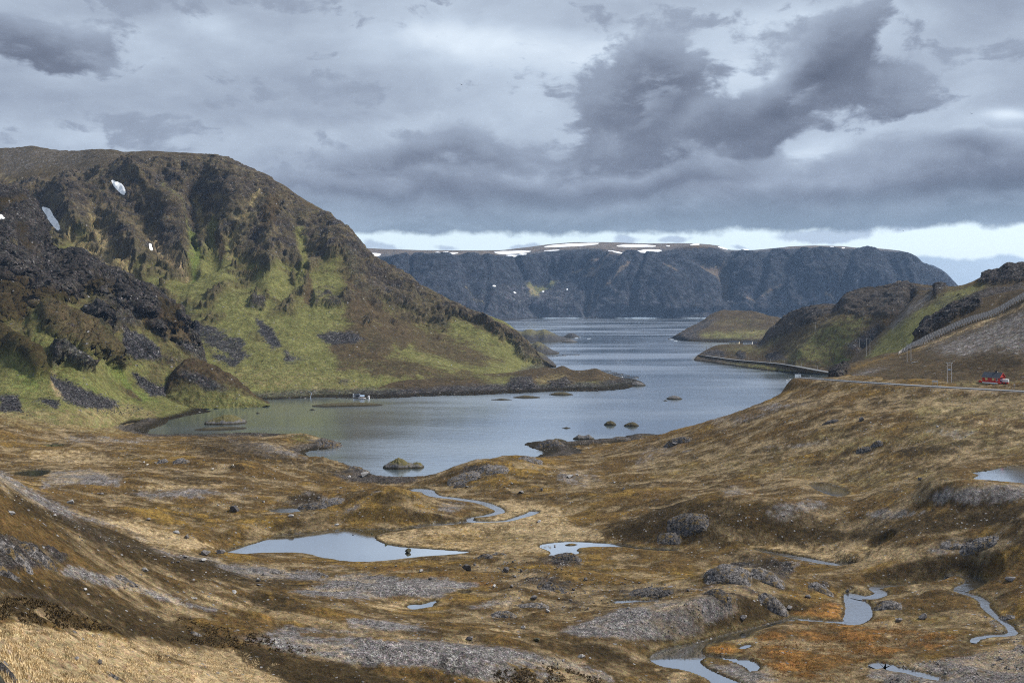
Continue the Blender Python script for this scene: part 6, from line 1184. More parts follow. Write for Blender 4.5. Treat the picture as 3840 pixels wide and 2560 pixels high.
# ---- many smaller loose stones, by the patch they lie on
def in_poly(x, y, pts): return sd_poly(np.array([x], f32), np.array([y], f32), pts)[0] < 0
def zone(pts, n, lo, hi, label, group, kinds=('grey', 'pale', 'grey', 'dark'), only=None, seed=1):
    r = random.Random(seed); x0, x1 = min(p[0] for p in pts), max(p[0] for p in pts); y0, y1 = min(p[1] for p in pts), max(p[1] for p in pts); c = 0; tries = 0
    while c < n and tries < n * 40:
        tries += 1; x, y = r.uniform(x0, x1), r.uniform(y0, y1)
        if not in_poly(x, y, pts): continue
        w = lo + (hi - lo) * r.random() ** 2.2
        kd_, hh = r.choice(kinds), r.uniform(.45, .85)
        if boulder(x, y, w, '%s%s %s' % ('flat ' if hh < .56 else 'upright ' if hh > .74 else '', kd_, label), kd_, hh, group): c += 1
zone(k5([(700, 850), (1100, 820), (1500, 900), (1900, 960), (2200, 1000), (1700, 1120), (1100, 1140), (900, 1000)]), 32, 9, 24, 'small angular stone in the boulder field of the middle foreground', 'stones of the boulder field', seed=2)
zone(k5([(-300, 1300), (300, 1310), (760, 1310), (1400, 1450), (1500, 1500), (600, 1460), (0, 1430)]), 17, 7, 17, 'small stone on the front gravel rise', 'stones on the front gravel rise', seed=3)
zone(k5([(1400, 1260), (1900, 1090), (2300, 1080), (2350, 1180), (1900, 1280)]), 13, 7, 18, 'small stone on the grey gravel rise above the long pool', 'stones on the gravel rise', seed=4)
zone(k4([(0, 560), (300, 720), (620, 860), (1000, 960), (1400, 1010), (1300, 1100), (700, 960), (300, 800), (0, 640)]), 22, 7, 20, 'loose stone along the stone run of the left slope', 'stones of the long stone run', ('pale', 'grey', 'grey'), seed=5)
zone(k4([(300, 990), (560, 1050), (900, 1150), (1080, 1200), (800, 1140), (400, 1040)]), 12, 7, 18, 'loose stone in the stony streak of the left slope', 'stones of the stony streak', seed=6)
zone(k5([(640, 300), (900, 230), (1300, 240), (1700, 350), (1500, 470), (1000, 420), (700, 380)]), 17, 6, 17, 'stone scattered round the foot of the yellow mound', 'stones round the yellow mound', ('pale', 'grey'), seed=7)
zone(k4([(1000, 570), (1500, 560), (1892, 520), (1892, 640), (1500, 680), (1100, 680)]), 13, 6, 17, 'stone strewn on the hummocks behind the pond', 'stones behind the pond', ('pale', 'grey'), seed=8)
zone(k6([(1200, 1470), (1500, 1440), (2071, 1370), (2071, 1568), (1300, 1568)]), 23, 7, 20, 'wet pebble boulder in the shallow water at the lower right', 'wet stones at the lower right', ('grey', 'dark', 'pale'), seed=9)
zone(k6([(500, 20), (1500, 0), (2000, 300), (1400, 340), (600, 300), (200, 240)]), 13, 5, 13, 'small stone lying on the brown slope below the road', 'stones on the right slope', ('pale', 'grey', 'dark'), seed=10)
zone(k4([(200, 330), (900, 320), (1500, 420), (1300, 520), (600, 560), (200, 520)]), 14, 5, 13, 'stone dotted over the heath near the sheep', 'stones on the left heath', ('pale', 'grey'), seed=11)
zone(k5([(-300, 800), (300, 810), (700, 820), (700, 900), (200, 900), (-300, 880)]), 9, 7, 18, 'stone on the near bank of the main pond', 'stones on the pond bank', ('grey', 'pale'), seed=12)
zone(k6([(0, 560), (560, 500), (1000, 540), (1500, 560), (1900, 520), (1900, 600), (1000, 700), (400, 640)]), 11, 5, 14, 'small stone on the dark bank at the right', 'stones on the dark bank', seed=13)
# ---- scree fields, far too many stones to count
TPL = []
for j in range(6):
    me = hull_mesh('t', None, 900 + j, 9, .8); v = np.zeros(len(me.vertices) * 3, f32); me.vertices.foreach_get('co', v); TPL.append((v.reshape(-1, 3), [tuple(p.vertices) for p in me.polygons])); bpy.data.meshes.remove(me)
def scree(polys, n, lo, hi, only, mat, seed, name='scree_stones', flat=.8):
    r = random.Random(seed); vs, fs = [], []; off = 0
    areas = [abs(sum(p[i][0] * p[(i + 1) % len(p)][1] - p[(i + 1) % len(p)][0] * p[i][1] for i in range(len(p)))) for p in polys]
    for poly, ar in zip(polys, areas):
        m_ = int(n * ar / sum(areas)); xs = [p[0] for p in poly]; ys = [p[1] for p in poly]
        X0 = np.array([r.uniform(min(xs), max(xs)) for _ in range(m_ * 3)], f32); Y0 = np.array([r.uniform(min(ys), max(ys)) for _ in range(m_ * 3)], f32)
        ok = sd_poly(X0 + 6 * np.sin(Y0 * .3), Y0, poly) < 4
        for x, y in list(zip(X0[ok], Y0[ok]))[:m_]:
            p = hit(float(x), float(y), only)
            if p is None: continue
            s = (lo + (hi - lo) * r.random() ** 4) * mpp(p); V_, F_ = TPL[r.randrange(6)]; a = r.uniform(0, 6.28); c, sn = math.cos(a), math.sin(a)
            q_ = V_ * np.array([s * r.uniform(.8, 1.5), s, s * flat * r.uniform(.7, 1.2)], f32); t = r.uniform(-.5, .5); q_ = np.stack([q_[:, 0] * c - q_[:, 1] * sn, q_[:, 0] * sn + q_[:, 1] * c, q_[:, 2] + t * q_[:, 0]], 1) + np.array([p.x, p.y, p.z + .12 * s], f32)
            vs.append(q_); fs += [tuple(i + off for i in f_) for f_ in F_]; off += len(V_)
    me = bpy.data.meshes.new(name); me.from_pydata(np.concatenate(vs).tolist(), [], fs); me.materials.append(mat); return tag(link(name, me), kind='stuff')
scree([k8([(740, 150), (850, 180), (940, 230), (1030, 330), (930, 350), (850, 340), (770, 290)]), k8([(230, 360), (330, 420), (400, 450), (520, 510), (640, 560), (750, 600), (700, 640), (520, 635), (400, 590), (350, 500), (300, 450)]), k8([(840, 410), (1000, 490), (1130, 530), (1100, 560), (950, 560), (870, 480)]), k8([(240, 570), (380, 600), (360, 640), (260, 610)]), k8([(0, 570), (110, 560), (150, 670), (0, 660)]), k8([(560, 600), (760, 610), (900, 640), (760, 680), (560, 660)])], 2600, 3.0, 11, ('spur',), M['darkstone'], 21)
scree([k1([(1330, 1000), (1380, 1030), (1430, 1060), (1480, 1150), (1430, 1165), (1360, 1080)]), k1([(1660, 1090), (1740, 1060), (1860, 1085), (1930, 1120), (1820, 1140), (1720, 1130)]), k1([(960, 1000), (1100, 1050), (1260, 1120), (1300, 1200), (1240, 1230), (1100, 1150), (980, 1080)]), k1([(1480, 1150), (1560, 1200), (1640, 1210), (1500, 1230)]), k1([(960, 1430), (1150, 1400), (1400, 1430), (1420, 1450), (1100, 1480), (980, 1500)]), k1([(1100, 1180), (1260, 1230), (1240, 1260), (1140, 1230)])], 1700, 2.5, 8, ('mountain',), M['darkstone'], 22)
scree([[(900, 1300), (1400, 1250), (1500, 1420), (1200, 1490), (900, 1480)], [(760, 1000), (1250, 1000), (1300, 1250), (900, 1250)]], 420, 2.5, 7, ('mountain',), M['darkstone'], 23, 'loose_stones')
scree([[(-100, 1480), (500, 1500), (560, 1560), (-100, 1560)], [(100, 1250), (600, 1350), (700, 1500), (300, 1450)]], 380, 3, 9, ('spur',), M['darkstone'], 24, 'loose_stones')
scree([k2([(0, 1110), (500, 1085), (900, 1085), (1200, 1060), (1700, 1050), (1850, 1040), (1850, 1020), (1200, 1040), (700, 1070), (0, 1090)])], 900, 2.5, 9, ('headland', 'mountain'), M['wetstone'], 25, 'shore_stones', .6)
scree([[(2640, 1360), (2760, 1375), (2900, 1394), (3000, 1402), (3000, 1406), (2880, 1398), (2740, 1380), (2640, 1366)]], 420, 2, 6, ('coast',), M['darkstone'], 26, 'shore_stones', .7)
scree([k5([(-300, 1290), (300, 1300), (760, 1300), (1100, 1370), (1500, 1480), (1560, 1560), (900, 1560), (300, 1460), (-300, 1420)]), k5([(1300, 1250), (1500, 1170), (1700, 1110), (1900, 1060), (2150, 1040), (2380, 1090), (2300, 1200), (1900, 1300), (1500, 1290)]), k5([(-350, 1010), (0, 910), (360, 930), (800, 970), (560, 1040), (0, 1040)]), k4([(1060, 960), (1300, 970), (1600, 1000), (1300, 1040), (1100, 1000)])], 2400, 1.6, 10, ('ground',), M['stone'], 27, 'gravel_stones', .6)

scree([k5([(700, 850), (1100, 820), (1500, 900), (1900, 960), (2200, 1000), (1700, 1120), (1100, 1140), (900, 1000)])], 900, 3, 11, ('ground',), M['stone'], 28, 'rubble', .7)
scree([k4([(-60, 460), (150, 600), (420, 770), (700, 870), (1000, 940), (900, 960), (560, 860), (250, 720), (-60, 560)]), k4([(340, 990), (540, 1040), (900, 1140), (1080, 1200), (700, 1120), (380, 1040)])], 900, 3, 10, ('ground',), M['palestone'], 29, 'gravel_stones', .6)
scree([k6([(1200, 1470), (1500, 1450), (1800, 1400), (2100, 1380), (2100, 1568), (1300, 1568)]), k6([(1820, 1180), (2071, 1260), (2071, 1400), (1960, 1320)])], 900, 3, 11, ('ground',), M['stone'], 30, 'river_pebbles', .6)
scree([[(3500, 1290), (3680, 1230), (3830, 1180), (3830, 1310), (3640, 1335)]], 900, 2, 5, ('fence',), M['stone'], 31, 'gravel_stones', .6)
scree([[(3450, 1255), (3475, 1205), (3580, 1150), (3680, 1125), (3640, 1165), (3540, 1215)]], 260, 5, 14, ('fence',), M['darkstone'], 32, 'rubble', .9)

scree([k6([(1095, 1080), (1180, 1100), (1185, 1200), (1110, 1236), (1090, 1150)]), k6([(1730, 980), (1820, 1000), (1790, 1050), (1700, 1060)]), k6([(600, 840), (1100, 910), (1100, 925), (640, 860)])], 170, 3, 10, ('ground',), M['stone'], 33, 'river_pebbles', .7)
# ------------------------------------------------------------------ grass and reeds
def blades(name, polys, n, h0, h1, wd, mat, only, seed, per=4, lean=.5, zfix=None):
    r = random.Random(seed); vs, fs = [], []
    areas = [abs(sum(p[i][0] * p[(i + 1) % len(p)][1] - p[(i + 1) % len(p)][0] * p[i][1] for i in range(len(p)))) for p in polys]
    for poly, ar in zip(polys, areas):
        m_ = int(n * ar / sum(areas)); xs = [p[0] for p in poly]; ys = [p[1] for p in poly]
        X0 = np.array([r.uniform(min(xs), max(xs)) for _ in range(m_ * 3)], f32); Y0 = np.array([r.uniform(min(ys), max(ys)) for _ in range(m_ * 3)], f32)
        nz = fbm(X0, Y0, 0 * X0, 60, 3, .6, seed)
        ok = (sd_poly(X0 + 10 * np.sin(Y0 * .11), Y0, poly) < 0) & (nz > -.02)
        for x, y in list(zip(X0[ok], Y0[ok]))[:m_]:
            p = hit(float(x), float(y), only) if zfix is None else at(float(x), float(y), zD(float(y), zfix))
            if p is None: continue
            for b_ in range(per):
                a = r.uniform(0, 6.28); h = r.uniform(h0, h1); o = (p.x + r.gauss(0, .12), p.y + r.gauss(0, .12)); l = lean * h * r.uniform(.3, 1); i = len(vs)
                w = wd * r.uniform(.7, 1.4); c, sn = math.cos(a), math.sin(a)
                vs += [(o[0] - sn * w, o[1] + c * w, p.z - .08), (o[0] + sn * w, o[1] - c * w, p.z - .08), (o[0] + c * l, o[1] + sn * l, p.z + h)]; fs.append((i, i + 1, i + 2))
    me = bpy.data.meshes.new(name); me.from_pydata(vs, [], fs); me.materials.append(mat); return tag(link(name, me), kind='stuff')
M['strawgrass'] = principled('dry_straw_grass', (.60, .46, .26), .9, var=.4, vscale=.35, island=.35)
M['browngrass'] = principled('brown_sedge', (.24, .16, .06), .9, var=.35, vscale=.6, island=.35)
M['orangegrass'] = principled('orange_sedge', (.28, .14, .035), .9, var=.4, vscale=.25, island=.4)
M['heather'] = principled('dark_heather', (.10, .068, .030), .95, var=.4, vscale=.4, island=.5)
blades('grass', [k4([(-40, 1270), (100, 1270), (300, 1300), (600, 1340), (900, 1390), (1200, 1400), (1400, 1470), (1450, 1565), (-40, 1565)])], 5200, .10, .28, .05, M['strawgrass'], ('ground',), 41, 5)
blades('grass', [k4([(480, 740), (700, 740), (860, 800), (1140, 890), (960, 910), (620, 800)]), k6([(560, 800), (900, 780), (1300, 800), (1500, 820), (1300, 900), (1000, 890)]), k4([(900, 1060), (1200, 1150), (1300, 1200), (1100, 1180)])], 1800, .12, .3, .07, M['strawgrass'], ('ground',), 42, 4)
blades('grass', [k6([(560, 1340), (760, 1240), (1000, 1240), (1180, 1200), (1400, 1230), (1700, 1320), (1400, 1400), (1150, 1540), (700, 1540), (560, 1430)]), k6([(280, 1412), (290, 1375), (400, 1355), (460, 1380), (400, 1412)])], 3000, .10, .28, .06, M['orangegrass'], ('ground',), 43, 4)
blades('grass', [k6([(-40, 1395), (100, 1360), (300, 1325), (540, 1262), (760, 1200), (760, 1180), (500, 1250), (200, 1340), (-40, 1380)])], 900, .2, .4, .06, M['browngrass'], ('ground',), 44, 5)
blades('heather', [k5([(900, 1490), (1280, 1460), (1560, 1540), (1560, 1566), (900, 1566)]), k4([(-40, 1130), (200, 1140), (600, 1300), (400, 1300), (-40, 1240)]), k4([(900, 1230), (1400, 1340), (1640, 1420), (1200, 1400), (800, 1340)])], 2600, .15, .35, .12, M['heather'], ('ground',), 45, 5, .8)
blades('reeds', [k5([(155, 665), (280, 655), (360, 700), (400, 735), (300, 728), (200, 700)]), k5([(700, 450), (860, 440), (1300, 470), (1300, 492), (1000, 470)]), k5([(810, 610), (1000, 590), (980, 640), (860, 645)]), k5([(1180, 735), (1260, 725), (1250, 745)])], 900, .35, .7, .035, M['browngrass'], None, 46, 3, .3, 5.0)

# ------------------------------------------------------------------ skerries and islets
def skerry_mat(name, top, split, rk=(.105, .098, .094)):
    m = bpy.data.materials.new(name); m.use_nodes = True; t = NT(m.node_tree); b = t.n['Principled BSDF']; b.inputs['Roughness'].default_value = .85; b.inputs['Specular IOR Level'].default_value = .2
    pos = t.node('ShaderNodeNewGeometry').outputs['Position']; sx = t.node('ShaderNodeSeparateXYZ'); t.put(sx.inputs[0], pos)
    n = t.noise(pos, .9, 6, .7); n2 = t.noise(pos, .25, 4, .6)
    c = t.mix(n, tuple(k * .35 for k in rk) + (1,), tuple(k * 1.9 for k in rk) + (1,))
    if top: c = t.mix(t.ss(t.m('ADD', t.m('MULTIPLY', sx.outputs[2], 1 / split), t.m('MULTIPLY', t.m('SUBTRACT', n2, .5), 3.0)), .8, 1.3), c, t.mix(n, tuple(k * .5 for k in top) + (1,), tuple(k * 1.6 for k in top) + (1,)))
    c = t.mix(t.ss(t.m('MULTIPLY_ADD', t.m('SUBTRACT', n2, .5), 2.0, sx.outputs[2]), 1.5, .7), c, t.mix(n, (.010, .009, .006, 1), (.05, .04, .018, 1)))
    t.put(b.inputs['Base Color'], c); bp = t.node('ShaderNodeBump'); bp.inputs['Distance'].default_value = .5; t.put(bp.inputs['Height'], n); t.l.new(bp.outputs[0], b.inputs['Normal']); return m
MS = {'moss': skerry_mat('mossy_skerry', (.095, .082, .030), 2.2), 'bare': skerry_mat('bare_skerry', None, 1), 'green': skerry_mat('green_islet', (.20, .195, .07), 4.0), 'rock': skerry_mat('rocky_islet', (.10, .09, .04), 14.0, (.042, .040, .040)), 'weed': skerry_mat('weedy_skerry', None, 1, (.06, .05, .025))}
def skerry(px, py, w, outline, depth, mat, label, name='skerry', cat='skerry', rough=.16, n=84, m=36):
    """outline: [(position along -1..1, height in photo pixels)] of the profile seen from the camera; depth in metres"""
    p = sea_at(px, py); k = mpp(p); Wd = w * k; xs = [a for a, _ in outline]; hs = [h * k for _, h in outline]; mx = max(hs)
    U, V_ = np.meshgrid(np.linspace(-1.08, 1.08, n), np.linspace(-1.1, 1.1, m), indexing='ij')
    H = np.interp(U, xs, hs, left=0, right=0); wv = .45 + .55 * np.clip(H / mx, 0, 1) ** .5
    X = U * Wd / 2; Y = V_ * depth / 2
    nz = .5 * fbm(X + p.x, Y + p.y, 0 * X, max(2.5, Wd * .22), 4, .6, int(px)) + .9 * fbm(X + p.x, Y + p.y, 0 * X, max(2.0, Wd * .13), 4, .65, int(px) + 5, ridged=True)
    prof = np.clip(1 - (np.abs(V_ - .05) / wv) ** 2.2, -1, 1)
    edge = np.clip(1.0 - ((np.abs(U)) ** 6), -1, 1)
    Z = np.where(prof > 0, H * prof ** .75, prof * 2) + np.where(prof > 0, 1, .3) * nz * mx * rough * 1.6 + np.minimum(edge, 0) * 3 - .15 * (1 - np.clip(H / mx, 0, 1))
    Z = np.maximum(Z, -2.5)
    s_ = [(X[i, j], Y[i, j], Z[i, j]) for i in range(n) for j in range(m)]; f_ = [(i * m + j, (i + 1) * m + j, (i + 1) * m + j + 1, i * m + j + 1) for i in range(n - 1) for j in range(m - 1)]
    me = bpy.data.meshes.new(name); me.from_pydata(s_, [], f_); me.materials.append(MS[mat]); me.polygons.foreach_set('use_smooth', [True] * len(f_)); me.update()
    if me.polygons[0].normal.z < 0: me.flip_normals()
    o = link(name, me, None, (p.x, p.y + depth * .3, 0), (0, 0, yaw(p))); return tag(o, label, cat)
skerry(1510, 1757, 150, [(-1, 0), (-.85, 8), (-.6, 18), (-.25, 31), (-.05, 26), (.2, 14), (.45, 9), (.7, 14), (.85, 10), (1, 0)], 15, 'moss', 'mossy skerry lying off the near shore of the bay')
skerry(836, 1590, 150, [(-1, 0), (-.8, 7), (-.5, 15), (-.1, 26), (.25, 25), (.5, 19), (.75, 9), (1, 0)], 26, 'moss', 'grass topped skerry in the dark inner bay')
skerry(820, 1612, 190, [(-1, 0), (-.6, 5), (0, 7), (.5, 5), (1, 0)], 16, 'weed', 'low weedy reef in front of the grass topped skerry')
skerry(2531, 1497, 58, [(-1, 0), (-.7, 6), (-.2, 11), (.4, 9), (1, 0)], 12, 'bare', 'larger dark rock in mid channel')
skerry(2496, 1503, 18, [(-1, 0), (0, 3), (1, 0)], 5, 'bare', 'flat speck of rock left of the mid channel rock')
skerry(2289, 1594, 46, [(-1, 0), (-.5, 10), (.1, 13), (.6, 9), (1, 0)], 8, 'weed', 'left of two rounded dark rocks off the near shore')
skerry(2369, 1598, 56, [(-1, 0), (-.4, 9), (.1, 13), (.6, 9), (1, 0)], 9, 'weed', 'right of two rounded dark rocks off the near shore')
skerry(2124, 1606, 34, [(-1, 0), (0, 4), (1, 0)], 4, 'weed', 'thin flat rock barely above the water')
skerry(2020, 1279, 250, [(-1, 6), (-.86, 38), (-.7, 34), (-.5, 28), (-.35, 37), (-.2, 38), (-.05, 30), (.05, 33), (.18, 39), (.35, 30), (.55, 18), (.75, 8), (1, 0)], 150, 'rock', 'jagged outermost islet with a green left end', 'islet', 'islet', .10)
skerry(1935, 1277, 120, [(-1, 30), (-.5, 34), (0, 30), (.5, 22), (1, 0)], 120, 'green', 'green grassy part of the outermost islet', 'islet', 'islet', .06)
skerry(2143, 1266, 62, [(-1, 0), (-.7, 6), (-.3, 13), (.1, 16), (.5, 12), (1, 0)], 50, 'rock', 'dome shaped rock with surf on its right side', 'islet', 'islet', .10)
skerry(2138, 1283, 56, [(-1, 0), (-.5, 5), (.2, 8), (1, 0)], 30, 'bare', 'low black reef in front of the outermost islet')
skerry(1997, 1282, 22, [(-1, 0), (0, 2.5), (1, 0)], 12, 'bare', 'tiny reef at the green end of the outermost islet')
skerry(2030, 1328, 130, [(-1, 24), (-.7, 34), (-.5, 32), (-.25, 40), (0, 37), (.3, 25), (.65, 10), (1, 0)], 90, 'rock', 'rocky point above the distant fish pens', 'islet', 'islet', .10)
skerry(2040, 1374, 92, [(-1, 44), (-.5, 48), (0, 38), (.5, 20), (1, 0)], 70, 'rock', 'dark point at the foot of the mountain ridge', 'islet', 'islet', .10)
skerry(2398, 1446, 50, [(-1, 8), (-.3, 13), (.3, 9), (1, 0)], 16, 'bare', 'dark tip of the low headland')
for a in [(2105, 1481, 90, [(-1, 0), (-.4, 7), (.2, 9), (1, 0)], 14, 'weed', 'weed covered reef under the middle of the headland'), (1975, 1492, 100, [(-1, 0), (-.2, 7), (.5, 4), (1, 0)], 16, 'weed', 'flat reef running out from the headland'), (1880, 1500, 80, [(-1, 0), (0, 4), (1, 0)], 10, 'weed', 'low reef at the left root of the headland'), (1300, 1523, 260, [(-1, 0), (-.6, 8), (.2, 10), (.7, 6), (1, 0)], 18, 'weed', 'long weedy reef in front of the grey cabin'), (1170, 1537, 24, [(-1, 0), (0, 4), (1, 0)], 4, 'weed', 'single low stone below the thin brook'), (965, 1550, 16, [(-1, 0), (0, 4), (1, 0)], 4, 'weed', 'little dark stone in the inner bay'),
          (2970, 1444, 22, [(-1, 0), (-.2, 5), (1, 0)], 8, 'bare', 'dark rocks beside the harbour quay'), (2095, 1655, 60, [(-1, 0), (-.4, 8), (.3, 6), (1, 0)], 8, 'weed', 'weedy rocks at the foot of the shore knoll'), (2190, 1648, 80, [(-1, 0), (-.5, 14), (0, 10), (.5, 15), (1, 0)], 9, 'bare', 'brown boulders in the water beyond the shore knoll')]: skerry(*a)
for pts, lb in (([(2152, 1262, 16), (2160, 1266, 12), (2172, 1264, 8)], 'surf'), ([(2515, 1272, 16), (2530, 1277, 12)], 'surf'), ([(2205, 1269, 10), (2212, 1268, 6)], 'surf')):
    b = MB()
    for px, py, w in pts:
        p = sea_at(px, py); k = mpp(p); b.box((p.x, p.y - 14, .3), (w * k, w * k * .5, .9), rz=.3)
    tag(b.build('surf', M['foam']), kind='stuff')

# ------------------------------------------------------------------ snow patches
def snow(sheet, pts, label, lift=.8, fall=5.0, group='snow patches'):
    s = SHEETS[sheet]; d = sd_poly(s.qx * .25 + s.px * .75, s.py() * .75 + s.qy * .25, smooth_pts(pts, 1, True))
    n_, m_ = s.n, s.m; keep = d < fall * 1.6
    if not keep.any(): return
    ii, jj = np.nonzero(keep); i0, i1, j0, j1 = max(ii.min() - 1, 0), min(ii.max() + 2, n_), max(jj.min() - 1, 0), min(jj.max() + 2, m_)
    off = np.clip(-d / fall, -1, 1) * lift + lift * .25; nr = s.normals()
    vs, fs, idx = [], [], {}
    def vid(i, j):
        if (i, j) not in idx: idx[(i, j)] = len(vs); vs.append((s.X[i, j] + nr[i, j, 0] * off[i, j], s.Y[i, j] + nr[i, j, 1] * off[i, j], s.Z[i, j] + nr[i, j, 2] * off[i, j]))
        return idx[(i, j)]
    for i in range(i0, i1 - 1):
        for j in range(j0, j1 - 1):
            if keep[i, j] and keep[i + 1, j] and keep[i + 1, j + 1] and keep[i, j + 1]: fs.append((vid(i, j), vid(i + 1, j), vid(i + 1, j + 1), vid(i, j + 1)))
    if not fs: return
    me = bpy.data.meshes.new('snow_patch'); me.from_pydata([tuple(map(float, v)) for v in vs], [], fs); me.materials.append(M['snow']); me.polygons.foreach_set('use_smooth', [True] * len(fs)); tag(link('snow_patch', me), label, 'snow patch', group, 'structure')
snow('mountain', k1([(598, 282), (625, 292), (655, 308), (668, 335), (666, 358), (650, 356), (622, 330), (606, 310)]), 'snow patch below the mountain top')
snow('mountain', k1([(226, 420), (250, 424), (268, 430), (275, 455), (305, 490), (326, 540), (312, 546), (288, 520), (262, 490), (240, 450)]), 'snow tongue in the gully behind the dark spur')
snow('spur', k1([(-40, 462), (0, 466), (20, 486), (0, 494), (-40, 492)]), 'scrap of snow at the left edge', .6)
snow('mountain', k1([(790, 618), (806, 622), (808, 652), (798, 652)]), 'tiny snow patch in a rock cleft', .6, 3)
snow('mountain', k1([(840, 934), (885, 946), (886, 962), (852, 956)]), 'snow bed at the foot of the gully', .6, 3)
for pts, lb in ((kf([(70, 150), (180, 150), (190, 166), (130, 174), (80, 168)]), 'snow field at the left end of the far plateau'), (kf([(590, 150), (830, 142), (760, 156), (640, 166)]), 'thin snow streak on the plateau rim'), (kf([(1080, 134), (1420, 128), (1320, 150), (1140, 158)]), 'long snow field on the plateau left of centre'), (kf([(1180, 162), (1350, 168), (1330, 178), (1230, 176)]), 'snow lip just under the rim'), (kf([(1460, 102), (1600, 78), (1950, 64), (1900, 82), (1650, 98)]), 'largest snow field on the plateau top'), (kf([(1460, 132), (1640, 118), (1600, 128)]), 'thin snow line under the largest field'),
                (kf([(2050, 92), (2160, 78), (2352, 82), (2420, 96), (2200, 98)]), 'flat snow field right of the summit'), (kf([(2150, 128), (2260, 132), (2300, 118), (2460, 122), (2400, 140), (2300, 146)]), 'ragged snow field near the rim'), (kf([(1996, 124), (2060, 130), (2140, 148), (2110, 154), (2050, 138)]), 'broken snow strip left of the ragged field'), (kg([(200, 90), (240, 86), (242, 94)]), 'small snow spot on the middle plateau'), (kg([(390, 84), (440, 72), (490, 76), (430, 86)]), 'snow cap on the middle rim'), (kg([(610, 92), (670, 104), (710, 122), (680, 116)]), 'snow edge above the notch'), (kg([(820, 138), (900, 136), (880, 146)]), 'snow in the saddle of the plateau'),
                (kg([(1500, 100), (1560, 100), (1570, 112), (1530, 124), (1505, 114)]), 'white snow patch on the right shoulder'), (kg([(1610, 106), (1640, 102), (1636, 110)]), 'dot of snow on the right shoulder'), (kg([(650, 505), (690, 512), (718, 545), (680, 536)]), 'snow bed in the reddish gully'), (kf([(1185, 474), (1212, 482), (1200, 488)]), 'snow speck under the cliff band'), (kf([(1444, 466), (1480, 472), (1470, 482)]), 'snow speck in the middle of the bowl'), (kf([(1020, 422), (1065, 432), (1050, 440)]), 'snow speck at the left of the bowl'), (kf([(1676, 460), (1702, 458), (1690, 472)]), 'snow speck at the right of the bowl')):
    snow('far', pts, lb, 3.0, 3.0, 'snow on the far plateau')
